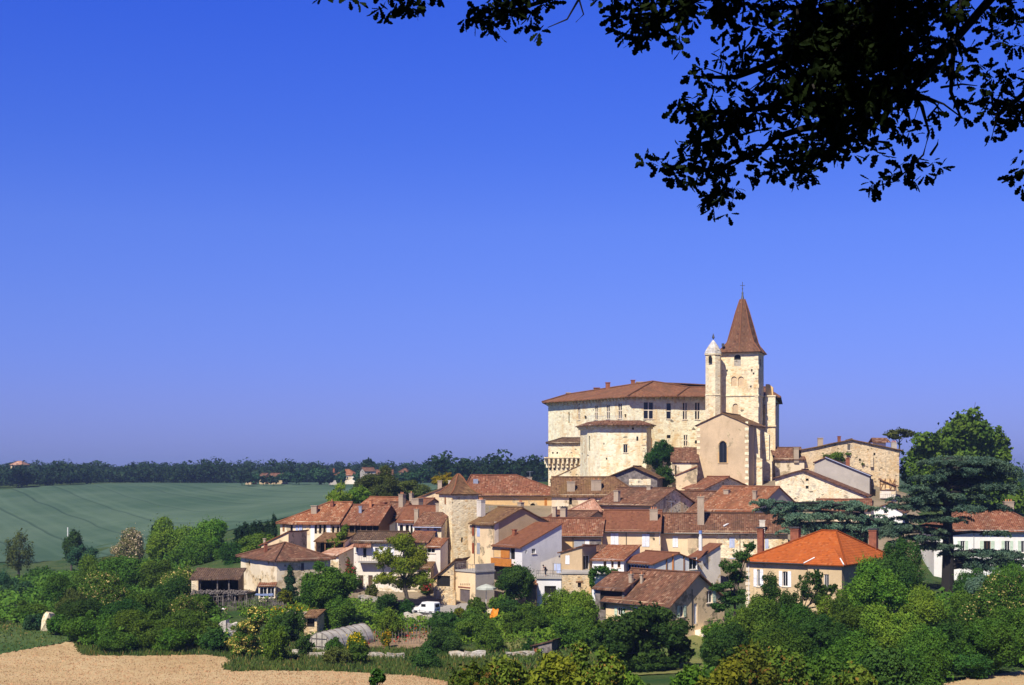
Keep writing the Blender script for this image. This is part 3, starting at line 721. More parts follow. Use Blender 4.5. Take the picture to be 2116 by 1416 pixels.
for px, top, w_, D, m_ in ((1174, 812, 9, 325, 'chim'), (1233, 802, 12, 319, 'brick'), (1256, 791, 9, 314, 'brick'), (1308, 786, 8, 310, 'brick'), (1324, 790, 18, 309, 'chim')):
    ch = MB(); s_ = w_ / F * D; zt = Zp(top, D); ch.box((X(px, D), D, zt - 1.6), (s_, s_ * 0.8, 3.2)); ch.box((X(px, D), D, zt), (s_ + .2, s_ * .8 + .2, 0.16)); ch.build('chimney', M[m_], roof)
# round bastion standing against the wall
ba = [V2(1199, 292), V2(1214, 285), V2(1240, 280.5), V2(1336, 279.5), V2(1346, 286)]
ZB = Zp(876, 281)
bf = [vface(a, b_, 24, ZB, (-1, -1, 0) if k < 2 else ((1, -.2, 0) if k == 3 else (0, -1, 0))) for k, (a, b_) in enumerate(zip(ba, ba[1:]))]
opening(castle, bf[2], (1288,918,1297,936), 'w', frame='quoin'); opening(castle, bf[2], (1315,902,1319,911), 'x'); opening(castle, bf[1], (1216,901,1219,932), 'x')
for q in [(1252,946,1255,950), (1306,884,1310,888), (1247,915,1249,919)]: opening(castle, bf[2], q, 'x')
mb = MB()
for f_ in bf: f_.emit(mb, 0.4)
for k in range(9): mb.box(bf[2].pt(bf[2].poly[1][0] - 0.5, 3.5 + k * 1.15, 0.04), (0.9 if k % 2 else 0.6, 0.14, 0.6), bf[2].e, bf[2].n)
mb.build('bastion_wall', M['castle'], castle)
for f_ in bf: corbels(castle, 'castle', f_, ZB - 0.05, 0.95, 0.45, 0.7, 0.9)
rb = MB(); cen = Vector((X(1275, 288), 289, 0))
for a, b_ in zip(ba, ba[1:]):
    oa, ob = (a - cen) * 1.14 + cen, (b_ - cen) * 1.14 + cen; ia, ib = (a - cen) * 0.78 + cen, (b_ - cen) * 0.78 + cen
    z0, z1 = ZB - 0.15, ZB + 0.75
    rb.slab((oa.x, oa.y, z0), (ob.x, ob.y, z0), (ib.x, ib.y, z1), (ia.x, ia.y, z1), 0.18, 5, 2, 0.03)
for a, b_ in zip(ba, ba[1:]):
    ia, ib = (a - cen) * 0.78 + cen, (b_ - cen) * 0.78 + cen
    rb.face([(ia.x, ia.y, ZB + .7), (ib.x, ib.y, ZB + .7), (cen.x, cen.y + 3, ZB + .7)])
rb.build('bastion_roof', M['t_brown'], castle)
rl = MB()
for k in range(24):
    p = P(1213 + k * 3.2, 868, 285); rl.bar((p.x, p.y, ZB + .6), (p.x, p.y, ZB + 1.7), 0.04)
rl.bar((X(1213, 285), 285, ZB + 1.7), (X(1287, 285), 285, ZB + 1.7), 0.06)
rl.build('terrace_railing', M['shutgrey'], castle)
# low corner tower
ct = House('castle_tower', 'low square castle tower with stone machicolations on the cliff beside the castle', 'tower', 1133, 302, -2, 1206, 914, depth=9, ridge=905, roof='hip', hl=3, hr=0, corner='a', wall='palerub', tile='t_dark', base=24, oe=0.5)
for q in [(1141,934,1144,938), (1150,934,1153,938), (1137,966,1140,972), (1145,966,1148,972), (1137,990,1140,998), (1144,990,1147,998)]: ct.win('F', *q, kind='x')
ct.done()
mb = MB(); corbels(ct.root, 'palerub', ct.F, Zp(948, 302), 0.95, 0.42, 0.85, 2.0, 0.2); corbels(ct.root, 'palerub', ct.Lf, Zp(948, 302), 0.95, 0.42, 0.85, 2.0)
L = ct.L; mb.box(ct.F.pt(L / 2 - .4, Zp(946, 302) - ct.zb, 0.46), (L + 0.9, 0.9, 0.22), ct.F.e, ct.F.n); mb.box(ct.Lf.pt(ct.d / 2, Zp(946, 302) - ct.zb, 0.46), (ct.d, 0.9, 0.22), ct.Lf.e, ct.Lf.n)
mb.build('machicolation', M['palerub'], ct.root)
cw = House('garden_wall', 'sloping stone wall below the low castle tower', 'wall', 1148, 298, 0, 1204, 984, depth=1.0, roof='shedr', rise=2.6, wall='palerub', tile='t_lichen', base=23, oe=0.1, og=0.1); cw.done()

# ------------------------------------------------------------------ church
ch = House('church_tower', 'square stone bell tower with a steep flared tile spire and iron cross', 'church tower', 1490, 284, -19, 1567, 729, depth=6.7, roof='none', wall='tower', base=26, corner='a')
ch.win('F', 1517, 733, 1531, 757, kind='x', arch=0.9); ch.win('F', 1511, 778, 1522.5, 798, kind='x', mat='pinkplaster', arch=1); ch.win('F', 1525.5, 778, 1537, 798, kind='x', mat='pinkplaster', arch=1)
ch.win('F', 1514, 834, 1525, 860, kind='x', mat='pinkplaster', arch=1)
for q in [(1501,764,1504,768), (1552,763,1555,768), (1556,770,1559,774), (1550,797,1553,801)]: ch.win('F', *q, kind='x')
ch.win('R', 1570, 738, 1573, 757, kind='x', arch=0.9)
ch.done(0.35)
louv = MB(); s0, t0, s1, t1 = ch.F.rect((1517, 733, 1531, 757)); louv.box(ch.F.pt((s0 + s1) / 2, t0 + (t1 - t0) * .28, -0.12), (s1 - s0, 0.1, (t1 - t0) * .56), ch.F.e, ch.F.n); louv.build('parapet', M['greystone'], ch.root)
mb = MB()
for f_ in (ch.F, ch.R, ch.Lf):
    w_ = f_.poly[1][0]
    for py in (818, 740 - 0): 
        if py == 818: mb.box(f_.pt(w_ / 2, Zp(py, 284) - ch.zb, 0.08), (w_ + 0.3, 0.16, 0.28), f_.e, f_.n)
    mb.box(f_.pt(w_ / 2, Zp(731, 284) - ch.zb, 0.1), (w_ + 0.2, 0.2, 0.25), f_.e, f_.n)
for s_, n_, wd in ((ch.L - 0.5, 0, 1.0),):
    for k in range(14): mb.box(ch.F.pt(ch.L - 0.35, 2 + k * 1.9, 0.03), (0.7 if k % 2 else 1.0, 0.08, 0.8), ch.F.e, ch.F.n)
mb.build('string_course', M['tower'], ch.root)
cen = (ch.A + ch.B) / 2 + ch.inw * ch.d / 2; zt = ch.zE
def ring8(half, z, sq):   # sq 1 = square outline, 0 = octagon
    pts = []
    for k in range(8):
        a = k * math.pi / 4 + math.pi / 4
        r = half * (math.sqrt(2) if k % 2 == 0 else 1.0) * sq + half * 1.04 * (1 - sq)
        pts.append(cen + ch.e * r * math.cos(a) + ch.inw * r * math.sin(a) + Vector((0, 0, z)))
    return pts
sp = MB(); hh = Zp(620, 287) - zt; h0 = ch.L / 2
prof = [(1.10, -0.10, 1), (1.13, 0.0, 1), (1.00, 0.08, 0.85), (0.84, 0.18, 0.5), (0.72, 0.32, 0.2), (0.605, 0.46, 0.05), (0.49, 0.60, 0), (0.36, 0.76, 0), (0.21, 0.92, 0), (0.13, 1.0, 0)]
sp.rings([ring8(h0 * a, zt + b_ * hh if b_ > 0 else zt + b_, s_) for a, b_, s_ in prof])
sp.face(ring8(h0 * 1.10, zt - 0.1, 1))
spire = sp.build('spire', M['t_spire'], ch.root)
rdg = MB()
for k in range(8):
    rr = [ring8(h0 * a + 0.03, zt + max(b_, 0) * hh, s_)[k] for a, b_, s_ in prof[1:]]
    rdg.tube(rr, 0.09, 5)
rdg.build('spire_ridges', M['t_orange'], spire)
fn = MB(); tip = cen + Vector((0, 0, zt + hh))
fn.tube([tip - Vector((0, 0, 1.6)), tip + Vector((0, 0, 0.3)), tip + Vector((0, 0, 1.2))], [0.62, 0.28, 0.12], 8)
fn.tube([tip + Vector((0, 0, 1.1)), tip + Vector((0, 0, 1.5))], [0.22, 0.14], 8); fn.tube([tip + Vector((0, 0, 1.2)), tip + Vector((0, 0, 3.5))], 0.06, 6)
fn.bar(tip + Vector((-0.5, 0, 2.75)), tip + Vector((0.5, 0, 2.75)), 0.09); fn.box(tip + Vector((0, 0, 2.1)), (0.22, 0.22, 0.22))
fn.build('cross', M['slate'], spire)
dm = MB(); c_ = P(1494, 713, 283.2); dm.box(c_, (0.5, 0.4, 0.6)); dm.build('roof_hatch', M['slate'], spire)
# stair turret on the corner of the tower: a part of it
tc = V2(1474, 281.6) ; tr = MB(); R_ = 16.6 / F * 281.6
oc = lambda r, z: [tc + Vector((r * math.cos(k * math.pi / 4 + .1), r * math.sin(k * math.pi / 4 + .1), z)) for k in range(8)]
ZT = Zp(731, 281.6)
tr.rings([oc(R_, 26), oc(R_, Zp(819, 281.6)), oc(R_ * 1.06, Zp(818, 281.6)), oc(R_ * 1.06, Zp(816.5, 281.6)), oc(R_ * .985, Zp(816, 281.6)), oc(R_ * .985, ZT - .5), oc(R_ * 1.1, ZT - .3), oc(R_ * 1.1, ZT)])
turret = tr.build('stair_turret', M['tower'], ch.root)
tw = MB(); tf = P(1467.5, 744, 281.6 - R_ * .97); tw.box(tf, (0.62, 0.1, 1.15), (0.98, -.18, 0)); tw.tube([tf + Vector((0, .03, .55)), tf + Vector((0, -.05, .55))], .31, 10); tw.build('window', M['dark'], turret)
tk = MB(); tk.rings([oc(R_ * 1.12, ZT - .02), oc(R_ * 0.98, ZT + .6), oc(R_ * 0.62, ZT + 1.5), oc(R_ * 0.30, Zp(708, 281.6)), oc(.12, Zp(703, 281.6))]); tk.build('turret_roof', M['whitestone'], turret)
tfn = MB(); tp = tc + Vector((0, 0, Zp(703, 281.6))); tfn.tube([tp, tp + Vector((0, 0, .9))], .06, 6); tfn.rings([[tp + Vector((r * math.cos(k), r * math.sin(k), z)) for k in np.arange(6) * 1.047] for r, z in ((.05, .2), (.28, .45), (.2, .75), (.04, 1.3))]); tfn.build('finial', M['slate'], turret)

cp = House('church_chapel', 'plain pinkish gabled church end with one tall pointed window below the bell tower', 'church', 1440, 271, -23, 1547, 878, depth=13.5, roof='perp', ridge=853, wall='pinkplaster', tile='t_lichen', base=25, og=0.25, oe=0.35, corner='a', gabf=0.5)
cp.win('F', 1486, 912, 1502, 957, kind='w', arch=1.35, frame='slate')
cp.done(0.45)
mb = MB(); f_ = cp.F; s0, t0, s1, t1 = f_.rect((1486, 912, 1502, 957)); cs = (s0 + s1) / 2; r = (s1 - s0) / 2
arc = [(s0 - .12, t0)] + [(cs - (r + .12) * math.cos(k * math.pi / 12), t1 - r * 1.35 + (r * 1.35 + .12) * math.sin(k * math.pi / 12)) for k in range(13)] + [(s1 + .12, t0)]
for a, b_ in zip(arc, arc[1:] + arc[:1]): mb.bar(f_.pt(a[0], a[1], .03), f_.pt(b_[0], b_[1], .03), 0.24, 0.12)
mb.build('window_surround', M['ochre'], cp.root)
mb = MB()
for k in range(12):
    mb.box(f_.pt(0.35, 1.5 + k * 1.15, 0.02), (0.7 if k % 2 else 0.5, 0.08, 0.55), f_.e, f_.n); pass
m2 = MB()
for k in range(12): m2.box(f_.pt(cp.L - 0.35, 1.5 + k * 1.15, 0.02), (0.5 if k % 2 else 0.75, 0.08, 0.55), f_.e, f_.n)
m2.build('quoins', M['castle'], cp.root)
mb.build('quoins', M['castle'], cp.root)
def buttress(sd, w_, out, ztop, face, zb):
    b_ = MB(); o = face
    for k, (z0, z1, d0, d1) in enumerate(((zb, zb + (ztop - zb) * .55, out, out), (zb + (ztop - zb) * .55, ztop - .6, out * .72, out * .72))):
        b_.box(o.pt(sd, (z0 + z1) / 2 - o.O.z, d0 / 2), (w_, d0, z1 - z0), o.e, o.n)
        p = [o.pt(sd - w_ / 2, z1 - o.O.z, d0), o.pt(sd + w_ / 2, z1 - o.O.z, d0), o.pt(sd + w_ / 2, z1 + .8 - o.O.z, 0), o.pt(sd - w_ / 2, z1 + .8 - o.O.z, 0)]
        b_.face(p); b_.face([p[0], p[3], o.pt(sd - w_ / 2, z1 - o.O.z, 0)]); b_.face([p[1], p[2], o.pt(sd + w_ / 2, z1 - o.O.z, 0)])
    return b_.build('buttress', M['tower'], cp.root)
buttress(5.0, .8, 1.5, Zp(886, 275), cp.R, 25); buttress(11.5, .8, 1.9, Zp(893, 280), cp.R, 25)
nv = House('church_nave', 'tall stone church nave flank with stepped buttresses right behind the bell tower', 'church', 1581, 288, -14, 1602, 838, depth=9, roof='shed', rise=0.9, wall='tower', tile='t_lichen', base=24, oe=0.3, og=0.15, corner='a')
nv.done()
mb = MB(); f_ = nv.F; w_ = nv.L
mb.box(f_.pt(w_ - 0.9, (Zp(818, 286) - 24) / 2, .6), (2.0, 1.4, Zp(818, 286) - 24), f_.e, f_.n); mb.box(f_.pt(w_ - 0.9, Zp(880, 286) - 24, .75), (2.3, 1.7, .3), f_.e, f_.n); mb.box(f_.pt(w_ - 0.9, Zp(818, 286) - 24, .65), (2.2, 1.6, .25), f_.e, f_.n)
for k in range(14): mb.box(f_.pt(w_ + 0.08, 2 + k * 1.1, .6), (0.12, 1.0, 0.5), f_.e, f_.n)
mb.build('buttress', M['tower'], nv.root)
mb = MB(); p = [f_.pt(w_ - 1.9, Zp(818, 286) - 24, .2), f_.pt(w_ - .4, Zp(818, 286) - 24, .2), f_.pt(w_ - .4, Zp(800, 286) - 24, .2), f_.pt(w_ - 1.2, Zp(793, 286) - 24, .2), f_.pt(w_ - 1.9, Zp(793, 286) - 24, .2)]
q = [v - f_.n * 1.2 for v in p]; mb.face(p); mb.face(q[::-1])
for k in range(5): mb.face([p[k], p[(k + 1) % 5], q[(k + 1) % 5], q[k]])
mb.build('gable_stub', M['ochre'], nv.root)
an = House('church_annex', 'small low tiled annex built against the plain church end', 'annex', 1389, 268, -6, 1441, 953, depth=5.5, roof='shed', ridge=925, wall='cream', tile='t_brown', base=25, oe=0.3)
an.win('F', 1395, 962, 1398, 985, kind='x'); an.done()
an2 = House('lean_to', 'little ochre lean-to with a red tiled roof at the foot of the church annex', 'shed', 1397, 263, -6, 1440, 981, depth=3.5, roof='shedr', rise=1.6, wall='ochre2', tile='t_red', base=25, oe=0.25, og=0.2); an2.done()
# ------------------------------------------------------------------ upper village, right
h = House('stone_manor', 'wide low gabled rubble stone manor on the hilltop with a small attic window', 'house', 1655, 284, -8, 1858, 929, depth=12, roof='perp', ridge=907.5, gabf=0.52, wall='rubble', tile='t_lichen', og=0.5, oe=0.7, corner='a')
h.win('F', 1751, 918, 1758, 931, frame='quoin'); h.win('F', 1805, 936, 1809, 941, kind='x'); h.win('F', 1775, 948, 1779, 953, kind='x')
h.chim(1695, 905, 928, 12, 'chim', 0, D=288); h.chim(1734, 901.5, 914, 7, 'brick', 0, D=290); h.chim(1847, 914, 930, 12, 'greywall', 3, D=288); h.done()
dv = MB(); c = P(1817, 921, 289); s_ = c.y / F
dv.box(c + Vector((0, 0, -.6)), (22 * s_, 2, 3.2)); dv.build('lantern_wall', M['white'], h.root)
dv = MB(); dv.slab(c + Vector((-19 * s_, -1.6, .75)), c + Vector((19 * s_, -1.6, .75)), c + Vector((15 * s_, 0, 1.6)), c + Vector((-16 * s_, 0, 1.6)), .12, 4, 2); dv.slab(c + Vector((19 * s_, 1.6, .75)), c + Vector((-19 * s_, 1.6, .75)), c + Vector((-16 * s_, 0, 1.6)), c + Vector((15 * s_, 0, 1.6)), .12, 4, 2); dv.build('lantern_roof', M['t_brown'], h.root)
bt = MB(); f_ = h.F; s0, t0, s1, t1 = f_.rect((1798, 941, 1804, 965)); bt.box(f_.pt((s0 + s1) / 2, (t0 + t1) / 2, .3), (s1 - s0, .6, t1 - t0), f_.e, f_.n); bt.build('buttress', M['rubble'], h.root)
h = House('village_house', 'long low tile roof between the church nave and the wide stone manor', 'house', 1602, 283, 0, 1662, 947, depth=9, ridge=925, wall='cream', tile='t_brown'); h.chim(1645, 925, 947, 10, 'chim'); h.done()
# grey gable house: apex near its left end, roof falling to the right
g = House('village_house', 'tall plain grey rendered gable house with a blue edged roof below the wide stone manor', 'house', 1683, 266, -16, 1797, 954, depth=9, roof='perp', ridge=944.5, gabf=0.2, drop=2.5, wall='greywall', tile='t_brown', oe=0.25, og=0.3, corner='a')
g.win('R', 1800, 990, 1804, 1012, kind='x'); g.win('R', 1808, 990, 1812, 1012, kind='x')
g.chim(1752, 946, 964, 9, 'brick', 0, slope=1, D=270); g.done()
mb = MB(); f_ = g.F; a, b_ = f_.pt(g.L * .2, g.zE + g.rise - g.zb - .05, .36), f_.pt(g.L + .2, g.zE - 2.5 - g.zb - .15, .36); mb.bar(a, b_, .16, .1); mb.build('flashing', M['shutb'], g.root)
h = House('half_timbered_house', 'narrow half timbered house with brick filled upper floor beside the grey gable house', 'house', 1818, 264, -16, 1851, 990, depth=8, roof='shedr', rise=-1.1, wall='offwhite', tile='t_brown', oe=0.3, og=0.4, corner='a')
h.win('F', 1831, 998, 1837, 1010, kind='w'); h.panel('F', (1819, 991, 1850, 1012), 'ochre', 'timber_infill', 0.012, .05)
h.done(); mb = MB(); f_ = h.F
for px in (1819, 1829.5, 1839, 1849.5): s_, t0 = f_.st(px, 1013); _, t1 = f_.st(px, 989); mb.bar(f_.pt(s_, t0, .06), f_.pt(s_, t1, .06), .16, .1)
for py in (1013, 1000): s0, t = f_.st(1819, py); s1, _ = f_.st(1850, py); mb.bar(f_.pt(s0, t, .065), f_.pt(s1, t, .065), .14, .1)
for a, b_ in (((1820, 1012), (1829, 991)), ((1840, 991), (1849, 1012)), ((1840, 1012), (1849, 991))): mb.bar(f_.pt(*f_.st(*a), .055), f_.pt(*f_.st(*b_), .055), .12, .1)
mb.build('timber_frame', M['timber'], h.root)
bl = MB(); s0, t = f_.st(1819, 1030); s1, _ = f_.st(1850, 1030); bl.box(f_.pt((s0 + s1) / 2, t, .4), (s1 - s0, .8, .12), f_.e, f_.n)
for k in range(9): q = f_.pt(s0 + (s1 - s0) * k / 8, t, .75); bl.bar(q, q + Vector((0, 0, .8)), .04)
bl.bar(f_.pt(s0, t + .8, .75), f_.pt(s1, t + .8, .75), .05); bl.build('balcony', M['greywood'], h.root)
h = House('village_house', 'broad rubble gable house with two tiny square windows one above the other', 'house', 1602, 254, -17, 1790, 986, depth=11, roof='perp', ridge=970.5, gabf=0.30, drop=3.1, wall='palerub', tile='t_brown', og=0.55, oe=0.5, corner='a')
# its right roof side runs lower than the left one
for q in [(1665,989,1671,994), (1665,1004,1671,1010)]: h.win('F', *q, kind='x')
h.done()
h = House('village_house', 'rubble gable house with a long red roof just under the plain church end', 'house', 1415, 258, -46, 1455, 1009, cx=1552, ridge=985, wall='palerub', tile='t_red', og=0.4)
h.win('R', 1460, 1012, 1463, 1016, kind='x'); h.done()
h = House('village_house', 'white house with small gable half hidden behind the flat topped cedar', 'house', 1790, 246, -20, 1865, 1056, depth=9, roof='perp', ridge=1040, gabf=.6, wall='white', tile='t_brown', corner='a'); h.win('F', 1826, 1050, 1834, 1062); h.done()
h = House('village_house', 'low red tiled roof behind the flat topped cedar tree', 'house', 1690, 244, -12, 1800, 1052, depth=8, ridge=1032, wall='cream', tile='t_red'); h.done()
# ------------------------------------------------------------------ middle rows
h = House('village_house', 'orange roofed house with a grey rendered gable above the flat topped cedar', 'house', 1445, 238, -40, 1560, 1054, cx=1655, ridge=1006, wall='greywall', tile='t_orange', og=0.25)
h.chim(1560, 1014, 1030, 10, 'chim'); h.done()
mb = MB(); p0, p1 = P(1532, 1052, 240), P(1472, 1056, 241)
h = House('village_house', 'brown tiled house with a long slanting parapet right under the church', 'house', 1340, 244, -38, 1462, 1066, cx=1540, ridge=1016, wall='ochre', tile='t_brown', og=0.3)
h.chim(1502, 1012, 1024, 14, 'chim'); h.chim(1367, 1030, 1052, 7, 'chim', D=245); h.done()
h = House('village_house', 'brown roofed house with a rubble gable in the middle of the village', 'house', 1233, 240, -40, 1347, 1043, cx=1437, ridge=1009, wall='palerub', tile='t_brown', og=0.4)
h.panel('F', (1233, 1046, 1347, 1090), 'pinkplaster', 'plaster_front', .02, .05)
h.win('F', 1260, 1051, 1267, 1068, kind='s', mat='shuttan'); h.gutter(); h.chim(1275, 1014, 1026, 14, 'chim', D=246); h.chim(1342, 1005, 1015, 12, 'chim', D=248); h.chim(1371, 1027, 1050, 9, 'chim', slope=0, D=243); h.done()
h = House('barn', 'dark wooden gable barn with an ochre tiled roof under the castle bastion', 'barn', 1256, 262, -14, 1358, 985, depth=8, roof='perp', ridge=963.5, gabf=.53, wall='greywood', tile='t_lichen', og=.6, oe=.5, corner='a'); h.panel('F', (1300, 990, 1345, 1003), 'palerub', 'stone_patch'); h.done()
h = House('village_house', 'low hipped roof house with two wide chimneys and an orange lichen patch', 'house', 1140, 252, -4, 1322, 1022, depth=10, ridge=986, roof='hip', hl=0, hr=4.5, wall='cream', tile='t_lichen', corner='a')
h.chim(1180, 995, 1011, 17, 'chim', 1); h.chim(1232, 992, 1008, 22, 'chim', 2)
h.win('F', 1176, 1029, 1182, 1043, kind='x'); h.win('F', 1215, 1030, 1221, 1042, kind='x'); h.done()
h = House('outbuilding', 'small outbuilding with a bright pink hipped tile roof', 'outbuilding', 1180, 246, -10, 1240, 1053, depth=7, ridge=1033, roof='hip', hl=3, hr=1.5, wall='pinkplaster', tile='t_pink', corner='a'); h.done()
h = House('village_house', 'big ochre house with a wide red hipped roof behind the square stone tower', 'house', 958, 258, 3, 1178, 1021, depth=13, ridge=982, roof='hip', hl=1.5, hr=9.5, wall='ochre', tile='t_red', oe=.5, base=Zp(1100, 258))
h.win('F', 1096, 1040, 1106, 1053, kind='x', arch=1); h.win('F', 1125, 1030, 1130, 1049, kind='s', mat='orangewood'); h.win('F', 1154, 1030, 1157, 1048, kind='s', mat='shuttan')
h.chim(1094, 986, 998, 10, 'chim', 0, D=266); h.gutter(); h.done()
sk = MB(); c = P(983, 995, 262); sk.box(c, (.9, .6, .9)); sk.build('skylight', M['zinc'], h.roof)
h = House('village_house', 'ochre gable with a thin tiled verge left of the square stone tower', 'house', 858, 250, -4, 934, 1029, depth=10, roof='shedr', ridge=1029, rise=2.5, wall='ochre2', tile='t_lichen', corner='a'); h.chim(909, 993, 1012, 9, 'chim', D=252); h.chim(931, 993, 1008, 9, 'chimw', D=256); h.done()
h = House('village_house', 'narrow roof with a tall sooty chimney and a small tan gable behind the ochre row', 'house', 1117, 233, -28, 1200, 1080, cx=1266, ridge=1056, wall='tan', tile='t_brown', og=0.25)
h.chim(1165, 1050, 1080, 15, 'chim', 2, 'soot'); h.chim(1146, 1047, 1064, 10, 'chim', D=238); h.done()
# ------------------------------------------------------------------ the long row in front
h = House('row_house', 'ochre row house with grey boarded shop front under a mottled pink brown roof', 'house', 1113, 222, -8, 1243, 1104, depth=9, ridge=1071, wall='ochre', tile='t_red', og=.25, oe=.55)
h.panel('F', (1186, 1116, 1208, 1138), 'shutgrey'); h.panel('F', (1209, 1116, 1218, 1138), 'frame'); h.panel('F', (1219, 1116, 1242, 1138), 'greywood'); h.win('F', 1130, 1139, 1137, 1158, kind='o'); h.pipe('F', 1184, 1107, 1150, 'metal'); h.gutter(); h.done()
h = House('row_house', 'row house with a smooth rust coloured roof and two large white closed windows', 'house', 1243, 223, -8, 1365, 1095, depth=11, ridge=1055, wall='ochre2', tile='t_rust', og=.1, oe=.5, noise=.015)
h.win('F', 1262, 1102, 1278, 1127, kind='s'); h.win('F', 1327, 1104, 1342, 1130, kind='s'); h.pipe('F', 1294, 1098, 1130, 'metal'); h.pipe('F', 1363, 1098, 1125); h.gutter('metal')
h.chim(1351, 1052, 1072, 18, 'chim', 3); h.win('F', 1350, 1112, 1353, 1117, kind='x'); h.done()
h = House('row_house', 'long ochre and stone row house with pale blue shutters and a tall chimney', 'house', 1366, 223, -8, 1628, 1098, depth=9.5, ridge=1062, wall='ochre2', tile='t_brown', og=.15, oe=.6)
h.win('F', 1390, 1109, 1401, 1131, kind='s'); h.panel('F', (1421, 1110, 1441, 1134), 'pinkplaster'); h.panel('F', (1452, 1110, 1480, 1134), 'pinkplaster')
h.panel('F', (1484, 1104, 1626, 1190), 'palerub', 'stone_front', .015, .05)
for q in [(1507,1111,1518,1132), (1508,1153,1519,1171), (1581,1114,1588,1134)]: h.win('F', *q, kind='s', mat='shutb')
h.pipe('F', 1529, 1105, 1160, 'metal'); h.chim(1448, 1026, 1081, 15, 'chim', 1); h.chim(1575, 1075, 1098, 12, 'chimw'); h.gutter('metal'); h.done()
mb = MB(); a = h.slopes[0]
for k in range(60):
    u = .12 + k / 60 * .45; p = Vector(a[0]) * (1 - u) + Vector(a[1]) * u; mb.box(p + Vector((0, -.02, -.02)), (.14, .12, .10))
mb.build('eave_tiles', M['quoin'], h.roof)
sl_ = MB(); p0, p1 = P(1496, 1087, 225.5), P(1512, 1078, 227.5); sl_.bar(p0, p1, .35, .12); sl_.build('roof_patch', M['paleg'], h.roof)
# lean-to row below
h = House('veranda_house', 'white half timbered house with a smooth red roof and blue glazed veranda', 'house', 1287, 201, -54, 1352, 1163, cx=1441, ridge=1143, wall='white', tile='t_rust', og=.25, oe=.55, noise=.012, rf=.55)
h.win('F', 1293, 1168, 1341, 1183, kind='x', mat='shutw'); h.win('R', 1424, 1152, 1440, 1177); h.win('R', 1377, 1180, 1382, 1190, kind='x')
h.done(); mb = MB(); f_ = h.F
for k in range(9): s_, t0 = f_.st(1293 + k * 6, 1196); _, t1 = f_.st(1293 + k * 6, 1167); mb.bar(f_.pt(s_, t0, .05), f_.pt(s_, t1, .05), .12, .1)
mb.build('veranda_posts', M['shutblue'], h.root)
mb = MB(); s0, t0 = f_.st(1291, 1196); s1, t1 = f_.st(1346, 1184)
for k in range(18): mb.box(f_.pt(s0 + (s1 - s0) * k / 17, (t0 + t1) / 2, .16), (.13, .05, t1 - t0), f_.e, f_.n)
for t_ in (t0 + .1, t1 - .05): mb.box(f_.pt((s0 + s1) / 2, t_, .2), (s1 - s0 + .2, .07, .14), f_.e, f_.n)
mb.build('veranda_railing', M['orangewood'], h.root)
mb = MB(); f_ = h.R
for px, y0, y1 in ((1377, 1152, 1190), (1413, 1148, 1180)): mb.bar(f_.pt(*f_.st(px, y0), .03), f_.pt(*f_.st(px, y1), .03), .2, .1)
mb.build('wall_posts', M['timber'], h.root); mb = MB(); mb.bar(f_.pt(*f_.st(1390, 1146), .03), f_.pt(*f_.st(1390, 1190), .03), .22, .12); mb.build('post', M['orangewood'], h.root)
h = House('lean_to', 'cream lean-to with a red slanting roof and white flue pipe', 'lean-to', 1420, 207, -54, 1443, 1153, cx=1489, ridge=None, rise=1.9, roof='shed', wall='offwhite', tile='t_rust', og=.2, noise=.012); h.done()
fl = MB(); c = P(1447.5, 1138, 206); fl.tube([c, c + Vector((0, 0, 2.0))], .27, 8); fl.tube([c + Vector((0, 0, 2.0)), c + Vector((0, 0, 2.5))], .2, 8); fl.build('flue', M['frame'], h.roof); mb = MB(); mb.tube([c + Vector((0, 0, 2.45)), c + Vector((0, 0, 2.9))], [.26, .24], 8); mb.build('flue_cowl', M['shutblue'], h.roof)
h = House('village_house', 'small white house with three windows under an orange brown roof beside the veranda', 'house', 1224, 204, -20, 1289, 1156, depth=9, ridge=1128, wall='white', tile='t_orange', og=.2, roof='shed')
for q in [(1247,1160,1253,1174), (1263,1158,1268,1173), (1276,1158,1282,1173)]: h.win('F', *q, frame='timber')
h.done()
h = House('village_house', 'tan house with a tall white framed glass door between terrace and white house', 'house', 1158, 208, -34, 1203, 1142, cx=1232, roof='shedr', rise=1.0, wall='tan', tile='t_brown', og=.3, oe=.4)
h.win('F', 1169, 1148, 1177, 1166, kind='s', mat='shutw'); h.win('R', 1205, 1148, 1218, 1177); h.done()
h = House('lean_to', 'brown tiled lean-to roof against the grey boarded shop front', 'lean-to', 1196, 211, -10, 1272, 1143, depth=6, roof='shed', ridge=1127, wall='tan', tile='t_brown', og=.2); h.done()
h = House('terrace', 'white garage with a flat roof terrace where a person stands', 'terrace', 1109, 204, -6, 1160, 1196, depth=9, roof='flat', wall='paleg', tile='concrete', og=.25)
h.win('F', 1125, 1211, 1149, 1230, kind='x'); h.done(); TERR = h
pw = MB(); a = h.A + h.inw * 6.5; b_ = a + h.e * h.L; z0 = h.zE + .2
pts = [(a.x, a.y, z0), (b_.x, b_.y, z0), (b_.x, b_.y, z0 + 3.0), (a.x, a.y, z0 + 1.7)]; q = [(x, y + .25, z) for x, y, z in pts]
pw.face(pts); pw.face(q[::-1])
for k in range(4): pw.face([pts[k], pts[(k + 1) % 4], q[(k + 1) % 4], q[k]])
pw.build('parapet_wall', M['greywall'], h.root)
rl = MB()
for k in range(15): p = h.A + h.e * (h.L * k / 14); rl.bar((p.x, p.y + .1, z0), (p.x, p.y + .1, z0 + .95), .03)
for z_ in (.5, .95): rl.bar((h.A.x, h.A.y + .1, z0 + z_), (h.B.x, h.B.y + .1, z0 + z_), .035)
rl.build('railing', M['metal'], h.root)
